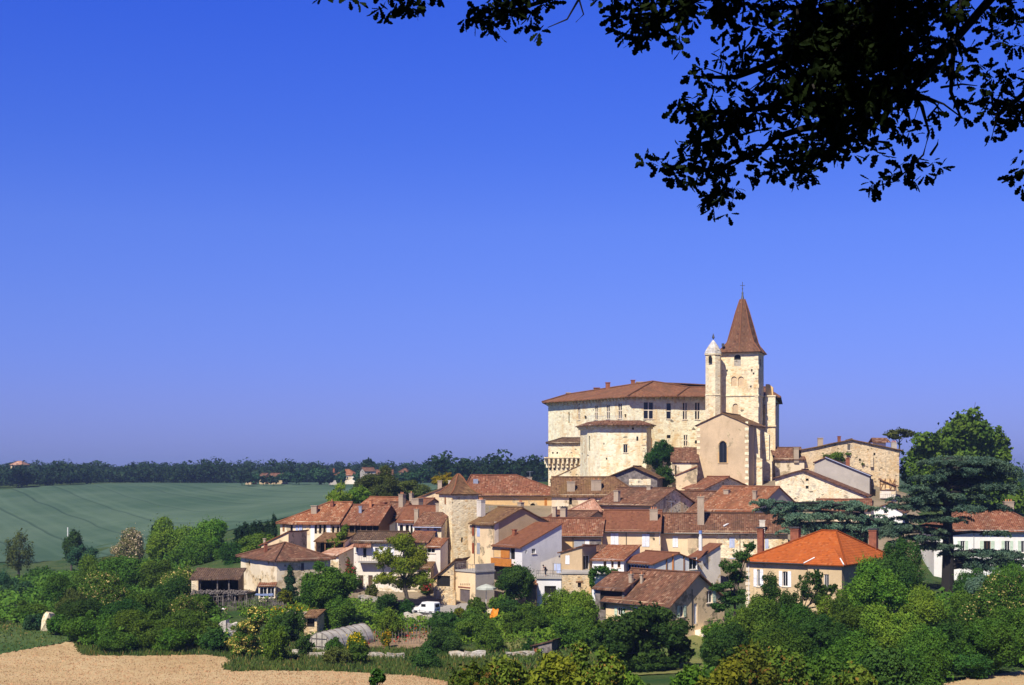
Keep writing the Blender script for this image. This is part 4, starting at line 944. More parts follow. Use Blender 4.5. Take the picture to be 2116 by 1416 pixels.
h = House('stone_cellar', 'low stone cellar wall with a small wooden lintel window and flat concrete roof', 'house', 1161, 203.5, -3, 1222, 1186, depth=6, roof='flat', wall='rubble', tile='concrete', og=.15); h.win('F', 1194, 1204, 1201, 1214, kind='x'); h.panel('F', (1190, 1201, 1205, 1204), 'timber', 'lintel'); h.done()
h = House('stone_cellar', 'white walled lower terrace with plants spilling over beside the stone cellar', 'house', 1223, 201, -4, 1285, 1190, depth=6, roof='flat', wall='white', tile='concrete', og=.1); h.win('F', 1246, 1203, 1252, 1214, kind='x'); h.done()
# ------------------------------------------------------------------ big roofs in front
h = House('farmhouse', 'low cream farmhouse with a wide old brown roof and pale green shutters at the front', 'house', 1252, 172, -47, 1383, 1248, cx=1497, ridge=1184, wall='ochre2', tile='t_brown', og=.5, oe=.55)
h.win('F', 1276, 1255, 1286, 1272, kind='o', mat='shutg'); h.win('F', 1345, 1256, 1353, 1272, kind='o', mat='shutg'); h.win('R', 1404, 1252, 1412, 1275, kind='o', mat='shutg'); h.win('R', 1434, 1247, 1441, 1290, kind='d'); h.win('R', 1460, 1221, 1472, 1246, kind='r', mat='shutg'); h.win('F', 1308, 1254, 1316, 1276, kind='d', mat='frame')
h.chim(1304, 1186, 1214, 10, 'chim', 1); h.chim(1326, 1187, 1203, 7, 'chim', 1); h.pipe('R', 1429, 1218, 1298, 'metal'); h.gutter('metal'); h.done()
bl = MB(); f_ = h.R; s0, t0 = f_.st(1438, 1292); s1, t1 = f_.st(1492, 1302); 
for k in range(22): p = f_.pt(s0 + (s1 - s0) * k / 21, t0 - .5, 1.3); bl.bar(p, p + Vector((0, 0, 1.0)), .045)
bl.bar(f_.pt(s0, t0 + .5, 1.3), f_.pt(s1, t0 + .5, 1.3), .06); bl.bar(f_.pt(s0, t0 - .45, 1.3), f_.pt(s1, t0 - .45, 1.3), .06); bl.build('balcony_railing', M['metal'], h.root)
bl = MB(); bl.box(f_.pt((s0 + s1) / 2, t0 - 1.6, .7), (s1 - s0 + .3, 1.5, 2.0), f_.e, f_.n); bl.build('balcony', M['offwhite'], h.root)
h = House('lean_to', 'open tiled lean-to with dark boards left of the brown roofed farmhouse', 'lean-to', 1230, 178, -40, 1290, 1216, depth=8, roof='par', rise=1.6, wall='greywood', tile='t_brown', og=.3); h.win('F', 1240, 1222, 1285, 1262, kind='x'); h.done()
h = House('villa', 'large tan villa with a bright orange tiled hip roof, brick chimneys and white shutters', 'villa', 1542, 178, -34, 1743, 1163, cx=1838, ridge=1099, rise=None, roof='hip', hl=7.0, hr=4.2, wall='villa', tile='t_villa', oe=.55, noise=.01)
h.win('F', 1564.5, 1177, 1570.5, 1212, kind='o', arch=.5); h.win('F', 1617, 1181, 1628, 1212, kind='o', arch=.5); h.win('F', 1563, 1240, 1570, 1266, kind='o', mat='shutblue'); h.win('F', 1617, 1244, 1628, 1272, kind='o', mat='shutblue')
h.pipe('F', 1548, 1162, 1290); h.gutter('metal')
VILLA = h; h.done()
h.chim(1572, 1093, 1136, 15, 'brick', 0, 'soot', 0); h.chim(1644, 1093, 1115, 22, 'brick', 0, 'soot', D=192); h.chim(1805, 1096, 1141, 20, 'brick', 0, 'soot', D=191)
mb = MB()
for f_ in (h.F, h.R):
    w_ = f_.poly[1][0]; H = h.zE - h.zb
    for k in range(int(w_ / .3)): mb.box(f_.pt(.15 + k * .3, H - .22, .08), (.14, .16, .12), f_.e, f_.n)
    mb.box(f_.pt(w_ / 2, H - .36, .05), (w_ + .1, .1, .1), f_.e, f_.n)
mb.build('brick_cornice', M['brick'], h.root)
mb = MB(); f_ = h.F
for k in range(int((h.zE - h.zb - 1) / .62)): mb.box(f_.pt(.25, .6 + k * .62, .02), (.5 if k % 2 else .7, .07, .44), f_.e, f_.n)
mb.build('quoins', M['quoin'], h.root)
sk = MB(); c = P(1648, 1138, 186.5); sk.box(c, (1.1, .7, .16), h.e, (0, .9, .42)); sk.build('skylight', M['zinc'], h.roof)
# projecting bay at the corner with its own little hip
s0, _ = f_.st(1675, 1170); bay = MB(); zb_, zt_ = 0, h.zE - h.zb - .12; o_ = .9
a0, a1, a2, a3 = f_.pt(s0, 0, o_), f_.pt(h.L + .12, 0, o_), f_.pt(h.L + .12, 0, 0), f_.pt(s0, 0, 0); up = Vector((0, 0, zt_))
bf_ = Face(a0, h.e, f_.n, [(0, 0), (h.L + .12 - s0, 0), (h.L + .12 - s0, zt_), (0, zt_)])
opening(h.root, bf_, (1703, 1187, 1713, 1214), 'w'); bf_.emit(bay)
bay.face([a1, a2, a2 + up, a1 + up]); bay.face([a3, a0, a0 + up, a3 + up]); bay.build('bay', M['villa'], h.root)
br = MB(); O_ = .5; n_ = f_.n
q0, q1 = a0 - h.e * .35 + n_ * O_ + up + Vector((0, 0, -.12)), a1 + h.e * .45 + n_ * O_ + up + Vector((0, 0, -.12))
tip = f_.pt((s0 + h.L) / 2, zt_ + 1.75, -2.4)
br.slab(q0, q1, tip, tip, .12, 4, 4, .008); br.slab(q1, q1 - n_ * 4.2, tip, tip, .12, 4, 4, .008); br.slab(q0 - n_ * 4.2, q0, tip, tip, .12, 4, 4, .008); br.build('bay_roof', M['t_villa'], h.root)
br = MB(); br.tube([q0 + Vector((0, 0, .1)), q0.lerp(tip, .35) + Vector((0, 0, .1))], .09, 5); br.tube([q1 + Vector((0, 0, .1)), q1.lerp(tip, .35) + Vector((0, 0, .1))], .09, 5); br.build('ridge_mortar', M['white'], h.root)
h = House('white_house', 'large white house with red hipped roof and pale green shutters at the far right', 'house', 1930, 222, -6, 2160, 1095, depth=13, ridge=1055, roof='hip', hl=5.5, hr=4, wall='white', tile='t_red', oe=.5, corner='a')
h.win('F', 2033, 1118, 2047, 1141, kind='o', mat='shutg', frame='timber'); h.win('F', 2076, 1118, 2087, 1142, kind='o', mat='shutg'); h.win('F', 2110, 1118, 2120, 1142, kind='o', mat='shutg'); h.win('F', 1985, 1118, 1994, 1142, kind='o', mat='shutg')
h.chim(2084, 1036, 1060, 20, 'chim', 3, D=228); h.pipe('F', 2012, 1100, 1210, 'shutgrey'); h.gutter('metal'); h.done()
# ------------------------------------------------------------------ centre, around the square tower
t_ = House('stone_tower', 'square pale stone tower house with a flared pyramid tile roof in the village centre', 'tower', 934, 226, 26, 988, 1021, cx=907, roof='none', wall='tower', walls='FRLB')
for q in [(953,1111,957,1121), (946,1150,948,1158), (948,1040,950,1043)]: t_.win('F', *q, kind='x')
t_.win('L', 919, 1028, 922, 1042, kind='s', mat='shuttan'); t_.win('L', 920, 1065, 923, 1076, kind='x'); t_.win('L', 914, 1166, 918, 1176, kind='x'); t_.done()
cen = (t_.A + t_.B) / 2 + t_.inw * t_.d / 2; hz = Zp(980, 228.5) - t_.zE
def rect4(k, z): return [cen + t_.e * (t_.L / 2 * k * a) + t_.inw * (t_.d / 2 * k * b_) + Vector((0, 0, t_.zE + z)) for a, b_ in ((-1, -1), (1, -1), (1, 1), (-1, 1))]
rb = MB(); pr = [(1.0, -.15), (1.16, -.12), (1.18, 0.0), (.93, .28), (.68, .8), (.45, 1.55), (.25, hz * .8), (.05, hz)]
rb.rings([rect4(a, b_) for a, b_ in pr]); rb.face(rect4(.05, hz)); t_.roof = rb.build('roof', M['t_lichen'], t_.root)
rg = MB()
for k in range(4): rg.tube([rect4(a, b_ + .04)[k] for a, b_ in pr[2:]], .10, 5)
rg.build('roof_ridges', M['t_orange'], t_.roof)
h = House('village_house', 'house with a big tan gable, red and grey shutters against the square tower', 'house', 975, 219, -52, 1021, 1081, cx=1133, ridge=1049, wall='tan', tile='t_lichen', og=.35, oe=.5)
for q, m_ in (((976,1087,980,1107), 'shutred'), ((986,1088,992,1109), 'shutb'), ((976,1122,980,1144), 'shutred'), ((986,1122,992,1145), 'shutgrey')): h.win('F', *q, kind='s', mat=m_)
h.panel('F', (968, 1086, 1019, 1200), 'ochre2', 'front_render', .012, .04); h.pipe('F', 981, 1086, 1165, 'metal'); h.panel('R', (1021.5, 1078, 1030, 1135), 'quoin', 'corner_stones', .02, .05)
h.chim(994, 1033, 1056, 18, 'chimw', 3, D=225); h.chim(1076, 1038, 1049, 14, 'chim', 2, D=227); h.done()
h = House('village_house', 'house with a red mono pitch roof and an orange wooden balcony', 'house', 1021, 214, -50, 1079, 1128, depth=8, roof='shed', rise=3.2, wall='paleg', tile='t_rust', og=.2, oe=.55, noise=.015)
h.win('R', 1099, 1134, 1107, 1144); h.win('R', 1086, 1137, 1089, 1144, kind='x'); h.panel('F', (1022, 1133, 1041, 1152), 'ochre', 'balcony_screen', .05); h.panel('F', (1036, 1134, 1054, 1153), 'orangewood', 'balcony_blind', .1); h.win('F', 1054, 1133, 1064, 1156, kind='x'); h.chim(1063, 1094, 1106, 10, 'brick'); h.done()
bl = MB(); f_ = h.F; s0, t0 = f_.st(1022, 1167); s1, t1 = f_.st(1064, 1155); bl.box(f_.pt((s0 + s1) / 2, (t0 + t1) / 2, .7), (s1 - s0, .1, t1 - t0), f_.e, f_.n); bl.box(f_.pt((s0 + s1) / 2, t0, .4), (s1 - s0, .8, .14), f_.e, f_.n); bl.build('balcony', M['orangewood'], h.root)
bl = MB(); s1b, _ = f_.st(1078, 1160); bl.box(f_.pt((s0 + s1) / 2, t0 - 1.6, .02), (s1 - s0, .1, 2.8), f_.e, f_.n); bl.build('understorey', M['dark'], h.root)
h = House('garage', 'cream garage with dark doors, triangular vents and a railed roof terrace below the square tower', 'garage', 941, 207, -48, 982, 1181, cx=1021, roof='none', wall='ochre2')
h.win('F', 950, 1218, 971, 1253, kind='d', mat='garage')
for k in range(5): h.win('F', 951 + k * 4.3, 1206, 953.2 + k * 4.3, 1211, kind='x')
h.panel('F', (947, 1212.5, 972, 1215), 'brick', 'lintel'); h.panel('R', (982.5, 1170, 1021, 1300), 'greywall', 'side_render', .012, .04); h.done()
fl = MB(); c = h.root.location.copy(); fl.box((c.x, c.y, h.zE - .05), (h.L + .3, h.d + .3, .22), h.e, h.inw); fl.build('roof', M['concrete'], h.root)
pw = MB(); pw.box((h.B + h.inw * h.d / 2 + Vector((0, 0, h.zE + .55))), (h.d, .18, 1.0), h.inw, h.e); pw.build('parapet', M['greywall'], h.root)
rl = MB()
for k in range(9): p = h.A + h.e * (h.L * k / 8) + Vector((0, 0, h.zE + .05)); rl.bar(p, p + Vector((0, 0, .95)), .05)
rl.bar(h.A + Vector((0, 0, h.zE + 1)), h.B + Vector((0, 0, h.zE + 1)), .06); rl.build('railing', M['greywood'], h.root)
h = House('cart_shed', 'open stone cart shed with a sloping roof at the foot of the square tower', 'shed', 896, 211, -20, 938, 1194, depth=5, roof='shedr', rise=2.6, wall='rubble', tile='t_lichen', og=.4, oe=.3, corner='a'); h.win('F', 903, 1190, 930, 1212, kind='x'); h.done()
# ------------------------------------------------------------------ left of the tower
h = House('village_house', 'white house with a red brown roof and one tall narrow window left of the tower', 'house', 786, 235, -38, 822, 1066, cx=868, ridge=1038, wall='white', tile='t_brown', og=.3, oe=.5)
h.win('F', 801, 1072, 805, 1094, kind='s', mat='shuttan'); h.chim(831, 1021, 1044, 15, 'chim', 2); h.gutter('metal'); h.done()
h = House('village_house', 'upper red roof with a brick chimney behind the dark loft opening', 'house', 735, 242, -38, 800, 1052, cx=862, ridge=1028, wall='tan', tile='t_orange', og=.3); h.chim(793, 1038, 1056, 15, 'brick', 0, D=243); h.chim(850, 1019, 1034, 9, 'chim', 1, D=246); h.done()
h = House('village_house', 'rubble gable and wide grey chimney stack just left of the square tower', 'house', 838, 238, -40, 866, 1052, cx=925, ridge=1030, wall='rubble', tile='t_red', og=.3); h.chim(863, 1030, 1056, 23, 'chim', 0, D=236); h.done()
h = House('village_house', 'house with a deep red roof and dark window openings facing the light green tree', 'house', 822, 229, -16, 925, 1076, depth=9, ridge=1046, wall='offwhite', tile='t_rust', og=.2, oe=.5)
h.win('F', 826, 1085, 833, 1106, kind='x'); h.win('F', 838, 1085, 845, 1106, kind='x'); h.win('F', 848, 1085, 853, 1106, kind='x'); h.chim(861, 1052, 1078, 10, 'chim', 1); h.chim(905, 1040, 1062, 9, 'chim'); h.done()
h = House('village_house', 'cream house with blue door and two white framed windows beside the square tower', 'house', 856, 224, -14, 912, 1086, depth=5, ridge=None, rise=2.0, roof='shed', wall='cream', tile='t_brown', og=.15, oe=.5)
h.win('F', 863, 1090, 869, 1107, frame='frame'); h.win('F', 882, 1090, 887, 1107, frame='frame'); h.win('F', 896, 1091, 903, 1109, kind='d', mat='shutblue'); h.gutter('shutb'); h.done()
h = House('veranda', 'low veranda with a small orange roof and white glazing beside the square tower', 'veranda', 882, 217, -14, 910, 1129, depth=4, rise=1.1, roof='shed', wall='offwhite', tile='t_orange', og=.15, oe=.3); h.win('F', 882.5, 1131, 899, 1143, kind='w'); h.done()
h = House('village_house', 'ochre low house with lean-to roofs behind the light green tree', 'house', 842, 219, -10, 884, 1118, depth=5, rise=1.3, roof='shed', wall='ochre2', tile='t_red', og=.2); h.win('F', 855, 1130, 862, 1150, kind='d'); h.done()
h = House('shop_house', 'low cream house front with white door behind the light green tree trunk', 'house', 820, 214, -6, 890, 1172, depth=4, rise=.8, roof='shed', wall='cream', tile='t_lichen', og=.2); h.win('F', 825, 1198, 839, 1223, kind='d', mat='frame'); h.win('F', 861, 1190, 868, 1210, kind='x'); h.done()
# long cream house on the left end
h = House('row_house', 'long cream house with blue shutters and an uneven red roof above the veranda', 'house', 579, 233, -14, 702, 1077, depth=11, ridge=1038, roof='hip', hl=6.5, hr=0, wall='cream', tile='t_orange', oe=.55, og=.2, noise=.07, corner='a')
h.win('F', 600, 1079, 605, 1101, kind='x'); h.win('F', 584, 1084, 588, 1098, kind='s', mat='shuttan')
h.win('F', 611, 1079, 616, 1106, kind='s', mat='shutb'); h.win('F', 618, 1080, 624, 1107, kind='s', mat='shutb'); h.win('F', 612, 1119, 617, 1127, kind='s', mat='shutb')
h.win('F', 633, 1082, 639, 1105, kind='s', mat='ochre2')
for x0 in (650, 659, 668): h.win('F', x0, 1082, x0 + 5, 1103, kind='x')
for x0 in (686, 696): h.win('F', x0, 1088, x0 + 5, 1101, kind='x')
h.panel('F', (642, 1080, 650, 1140), 'white', 'white_render', .012, .04); h.panel('F', (675, 1082, 683, 1130), 'white', 'white_render', .012, .04); h.pipe('F', 625, 1080, 1130, 'shutgrey')
h.chim(650, 1045, 1058, 14, 'chim'); h.chim(686, 1036, 1046, 8, 'brick', 1); h.chim(722, 1040, 1063, 16, 'chim', 1, D=237); h.done()
h = House('loft_house', 'red roofed house with a dark open hay loft above the ivy', 'house', 704, 231, -16, 783, 1079, depth=10, ridge=1044, wall='timber', tile='t_red', og=.25, oe=.6, noise=.06, corner='a')
h.win('F', 722, 1083, 782, 1110, kind='x'); h.chim(766, 1033, 1048, 6, 'pot'); h.chim(745, 1046, 1058, 7, 'zinc'); h.done()
mb = MB(); f_ = h.F
for px in (733, 745, 757, 770): mb.bar(f_.pt(*f_.st(px, 1110), -.05), f_.pt(*f_.st(px, 1082), -.05), .14, .14)
mb.build('loft_posts', M['wood'], h.root)
h = House('village_house', 'small white wall with a pair of blue windows under an orange patch of roof', 'house', 762, 232, -30, 790, 1090, depth=4, roof='shed', rise=1.2, wall='white', tile='t_orange', og=.2); h.done()
h = House('veranda', 'brown tiled veranda roof on posts in front of the long cream house', 'veranda', 652, 226, -14, 712, 1117, depth=4.5, roof='shed', ridge=1102, wall='offwhite', tile='t_lichen', og=.25, oe=.3, walls='RLB', corner='a')
h.done(); mb = MB()
for k in (0.02, .33, .66, .98): p = h.A + h.e * h.L * k; mb.bar((p.x, p.y, h.zb), (p.x, p.y, h.zE), .16)
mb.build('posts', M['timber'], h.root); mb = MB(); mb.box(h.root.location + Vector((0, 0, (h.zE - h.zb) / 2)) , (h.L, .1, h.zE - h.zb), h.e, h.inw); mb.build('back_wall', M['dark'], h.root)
h = House('outbuilding', 'small outbuilding with a slanting pinkish red roof beside the veranda posts', 'outbuilding', 664, 221, -30, 700, 1145, depth=6, roof='shed', rise=1.4, wall='offwhite', tile='t_pink', og=.2); h.done()
h = House('balcony_house', 'white house with dark tile roof, tiled awning and flower boxes on a long balcony', 'house', 731, 215, -8, 832, 1117, depth=7, ridge=1099, wall='offwhite', tile='t_dark', og=.3, oe=.5, corner='a')
h.win('F', 735, 1126, 740, 1142, frame='shutb'); h.win('F', 750, 1133, 757, 1152, kind='x'); h.win('F', 775, 1132, 783, 1152, kind='o'); h.win('F', 800, 1132, 808, 1152, kind='o')
h.win('F', 740, 1189, 751, 1219, kind='d', mat='door'); h.win('F', 761, 1189, 770, 1215, kind='d', mat='door'); h.win('F', 790, 1190, 798, 1208, kind='x')
h.done(); f_ = h.F; mb = MB()
s0, t0 = f_.st(744, 1160.5); s1, _ = f_.st(830, 1161); mb.box(f_.pt((s0 + s1) / 2, t0, .6), (s1 - s0, 1.3, .22), f_.e, f_.n); mb.build('balcony', M['concrete'], h.root)
mb = MB()
for k in range(26): p = f_.pt(s0 + (s1 - s0) * k / 25, t0 + .1, 1.2); mb.bar(p, p + Vector((0, 0, .85)), .035)
mb.bar(f_.pt(s0, t0 + .95, 1.2), f_.pt(s1, t0 + .95, 1.2), .05); mb.build('balcony_railing', M['metal'], h.root)
mb = MB(); a, b_ = f_.pt(*f_.st(733, 1129), 1.1), f_.pt(*f_.st(770, 1129), 1.1); a2, b2 = f_.pt(*f_.st(734, 1118.5), .02), f_.pt(*f_.st(767, 1118.5), .02); mb.slab(a, b_, b2, a2, .12, 5, 3); mb.build('awning_roof', M['t_red'], h.root)
# farmhouse on the left end and open barn
h = House('round_farmhouse', 'blunt pale stone farmhouse with a broad brown hipped roof beside the open barn', 'farmhouse', 572, 205, 33, 683, 1156, depth=13.5, ridge=1123, roof='hip', hl=4.2, hr=4.2, wall='farmplaster', tile='t_brown', oe=.6)
for q in [(622,1164,629,1180)]: h.win('F', *q, kind='d', mat='greywood')
for q in [(514,1158,517,1170), (554,1160,556,1166), (522,1190,524,1196), (548,1188,550,1196), (535,1196,539,1204)]: h.win('L', *q, kind='x')
for q in [(588,1167,591,1171), (604,1190,606,1193), (651,1170,654,1176)]: h.win('F', *q, kind='x')
h.chim(549, 1123, 1139, 8, 'brick', 0, slope=2); h.done()
h = House('outbuilding', 'orange tiled lean-to ridge running up behind the blunt stone farmhouse', 'outbuilding', 540, 222, -20, 596, 1124, depth=6, roof='shedr', rise=2.0, wall='ochre2', tile='t_orange', og=.25, corner='a'); h.chim(547, 1113, 1122, 6, 'chim', D=224); h.done()
h = House('open_barn', 'open fronted barn with a sagging brown roof beside the blunt stone farmhouse', 'barn', 397, 202, 3, 492, 1195, depth=6, roof='shed', ridge=1177, wall='wood', tile='t_dark', og=.35, oe=.5, walls='RLB', noise=.07)
h.done(); mb = MB()
for k in (.17, .55, .8): p = h.A + h.e * h.L * k; mb.bar((p.x, p.y, h.zb), (p.x, p.y, h.zE), .18)
p = h.A + h.e * h.L * .17; mb.bar((p.x, p.y, h.zE - 1.2), (p.x - 1.2, p.y, h.zE - .1), .12)
mb.build('posts', M['greywood'], h.root); mb = MB(); f_ = h.F; mb.box(f_.pt(.45, (h.zE - h.zb) / 2, .1), (.95, .7, h.zE - h.zb - .2), f_.e, f_.n); mb.build('pier', M['palerub'], h.root)
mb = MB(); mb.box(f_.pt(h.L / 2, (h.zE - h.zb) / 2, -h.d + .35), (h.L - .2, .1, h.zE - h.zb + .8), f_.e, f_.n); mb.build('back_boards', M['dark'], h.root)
# ------------------------------------------------------------------ far farms on the ridge
def far_house(label, px0, px1, D, eave, ridge, base, wall='cream', tile='t_red', roof='hip', hl=4, hr=4, yaw=-8, name='far_farmhouse', ch=None):
    h = House(name, label, 'farmhouse', px0, D, yaw, px1, eave, depth=9, ridge=ridge, roof=roof, hl=hl, hr=hr, wall=wall, tile=tile, base=Zp(base, D) - 2, corner='a')
    for k in (.25, .6): x0 = px0 + (px1 - px0) * k; h.win('F', x0, eave + (base - eave) * .3, x0 + 2.2, eave + (base - eave) * .7, kind='x')
    if ch: h.chim(ch, ridge - 2, ridge + 3, 4, 'brick')
    return h.done()
far_house('far white farmhouse with an orange hipped roof on the ridge above the green field', 693, 733, 700, 981, 970, 996, 'offwhite', 't_orange', ch=690)
far_house('far low white wing of the orange roofed farm on the ridge', 680, 696, 690, 986, 981, 996, 'greywall', 't_orange', 'par', 0, 0)
far_house('far brown gabled barn roof beside the ridge farm and its dark tree', 754, 776, 640, 973, 966, 985, 'greywall', 't_brown', 'par', 0, 0, 20, 'far_barn')
far_house('far long brown barn roof above the round olive tree', 778, 812, 650, 980, 971, 990, 'greywall', 't_brown', 'par', 0, 0, 5, 'far_barn')
far_house('far slender white dovecote house against the dark wood', 825, 841, 680, 975, 968, 990, 'tan', 't_brown', 'hip', 1.5, 1.5)
far_house('far tan cottage among hedges at the left part of the wooded ridge', 555, 584, 720, 984, 978, 995, 'tan', 't_brown', 'par', 0, 0)
far_house('far small cream cottage at the edge of the green field', 507, 519, 720, 988, 983, 995, 'tan', 't_brown', 'par', 0, 0)
far_house('far pale gable between the cream cottage and the tan cottage', 536, 548, 722, 983, 978, 995, 'tan', 't_brown', 'par', 0, 0)
far_house('far pinkish roofed house standing high in the wood at the left edge', 22, 44, 800, 960, 953, 972, 'pinkplaster', 't_pink', 'hip', 2, 2)
# ------------------------------------------------------------------ foliage
LEAF = {
 'mid': leafmat('mid green leaves', (0.032, 0.097, 0.019), (0.068, 0.162, 0.030)),
 'bright': leafmat('bright green leaves', (0.047, 0.142, 0.022), (0.101, 0.223, 0.035)),
 'dark': leafmat('dark green leaves', (0.019, 0.068, 0.021), (0.039, 0.112, 0.030)),
 'yellowgreen': leafmat('yellow green leaves', (0.078, 0.138, 0.017), (0.150, 0.198, 0.026)),
 'light': leafmat('airy light green leaves', (0.105, 0.205, 0.024), (0.200, 0.290, 0.042)),
 'olive': leafmat('olive brown leaves', (0.061, 0.088, 0.030), (0.108, 0.128, 0.043), warm=.95),
 'blue': leafmat('blue green needles', (0.045, 0.105, 0.066), (0.115, 0.195, 0.130), trans=0.10, warm=1),
 'conifer': leafmat('dark conifer needles', (0.012, 0.038, 0.017), (0.024, 0.062, 0.024), trans=0.1, warm=1),
 'cold': leafmat('cool far green leaves', (0.024, 0.081, 0.038), (0.049, 0.121, 0.049), warm=1),
 'elder': leafmat('leaves with cream flower heads', (0.041, 0.108, 0.020), (0.081, 0.176, 0.032), (0.62, 0.52, 0.20), 0.34),
 'elderfew': leafmat('leaves with a few cream flower heads', (0.041, 0.115, 0.022), (0.081, 0.176, 0.035), (0.55, 0.50, 0.26), 0.13),
 'acacia': leafmat('leaves with white blossom', (0.068, 0.101, 0.047), (0.108, 0.135, 0.068), (0.40, 0.37, 0.33), 0.36),
 'gold': leafmat('golden leaves', (0.170, 0.170, 0.012), (0.260, 0.240, 0.020)),
 'reddish': leafmat('young reddish leaves', (0.050, 0.108, 0.020), (0.110, 0.178, 0.030), (0.17, 0.12, 0.035), 0.10),
 'forest': leafmat('forest leaves', (0.013, 0.038, 0.022), (0.026, 0.060, 0.028), trans=0.2, warm=1),
 'oak': leafmat('oak leaves', (0.006, 0.014, 0.004), (0.010, 0.020, 0.005), trans=0.03, warm=1),  # darker than real leaves: backlit shade put into the colour
 'roses': leafmat('leaves with red roses', (0.027, 0.081, 0.020), (0.054, 0.121, 0.027), (0.40, 0.03, 0.05), 0.3),
 'yellowfl': leafmat('leaves with yellow flowers', (0.054, 0.135, 0.020), (0.108, 0.189, 0.027), (0.62, 0.46, 0.02), 0.4),
}
BARK = barkmat('grey brown bark', (0.075, 0.06, 0.045)); DARKBARK = barkmat('dark bark', (0.016, 0.013, 0.010))

def leaf_quads(cen, nrm, size, rs, aspect=0.62, upbias=0.0):
    """Diamond shaped leaf clumps: cen (n,3), nrm (n,3) preferred normals."""
    n = len(cen)
    nn = nrm + rs.normal(0, 0.75, (n, 3)); nn[:, 2] += upbias; nn /= np.linalg.norm(nn, axis=1)[:, None] + 1e-9
    t = rs.normal(0, 1, (n, 3)); t -= (t * nn).sum(1)[:, None] * nn; t /= np.linalg.norm(t, axis=1)[:, None] + 1e-9
    b_ = np.cross(nn, t); s = size * np.exp(rs.normal(-.06, .38, n)).clip(.4, 2.1)[:, None]
    k = rs.uniform(-.25, .25, (n, 1))
    v = np.stack([cen + t * s * .55, cen + b_ * s * aspect * .5 + nn * s * .1 + t * s * k, cen - t * s * .5, cen - b_ * s * aspect * .5 + nn * s * .1 + t * s * k], 1)
    return v.reshape(-1, 3)
def cloud_points(c, r, n, rs, shell=0.55, tail=.16):
    d = rs.normal(0, 1, (n, 3)); d /= np.linalg.norm(d, axis=1)[:, None]
    rad = shell + (1.02 - shell) * rs.uniform(0, 1, n) ** 0.6 + np.where(rs.uniform(0, 1, n) < .22, rs.exponential(tail, n), 0)
    return c + d * r * rad[:, None], d / (r / r.mean())
def lobes(c, r, rs, k=None, spread=0.76, lo=0.22, hi=0.46):
    """Splits one ellipsoidal crown into uneven lobes, so that its outline has bays and gaps."""
    k = int((k or rs.randint(11, 17)) * 1.5); out = []
    for i in range(k):
        z = 1 - 2 * (i + .5) / k; a = i * 2.39996 + rs.uniform(-.5, .5); q = math.sqrt(max(0, 1 - z * z))
        d = np.array([q * math.cos(a), q * math.sin(a), z]) + rs.normal(0, .12, 3)
        if k > 9 and rs.rand() < .16: continue
        s = lo * .8 + (hi * 1.12 - lo * .8) * rs.uniform(0, 1) ** 1.25; out.append((c + d * r * (spread + rs.uniform(-.16, .17)) * (1.04 - s * .45), r * s * rs.uniform(.85, 1.2, 3)))
    out.append((c + r * rs.uniform(-.12, .12, 3), r * 0.56)); return out
def crown_mesh(name, blobs, size, cover, rs, upbias=0.15, shell=.55, maxn=45000, shoots=3):
    V = []
    areas = [4 * math.pi * ((r[0] * r[1]) ** 1.6 / 3 + (r[0] * r[2]) ** 1.6 / 3 + (r[1] * r[2]) ** 1.6 / 3) ** (1 / 1.6) for _, r in blobs]
    tot = sum(areas) * cover / (size * size * .36)
    k = min(1.0, maxn / max(tot, 1)); size = size / math.sqrt(k)
    for (c, r), a in zip(blobs, areas):
        n = max(12, int(a * cover / (size * size * .36)))
        p, d = cloud_points(np.array(c), np.array(r), n, rs, shell); V.append(leaf_quads(p, d, size, rs, upbias=upbias))
        for _ in range(shoots):   # ragged leafy shoots standing out of the lobe
            q, dq = cloud_points(np.array(c), np.array(r), 1, rs, .9, .0); dq = dq / (np.linalg.norm(dq) + 1e-9) + np.array([[0, 0, .5]]) + rs.normal(0, .35, (1, 3)); L = np.mean(r) * rs.uniform(.25, .6)
            u = rs.uniform(0, 1, (22, 1)); V.append(leaf_quads(q + dq * u * L + rs.normal(0, .06 * L + .04, (22, 3)), np.repeat(dq, 22, 0), size * .9, rs, upbias=upbias))
    v = np.concatenate(V); return v
def quads_mesh(name, v, org):
    return np_mesh(name, v - np.array(org), np.arange(len(v)).reshape(-1, 4))
PXL = 2.1   # a leaf clump is about this many photograph pixels
TREES = []
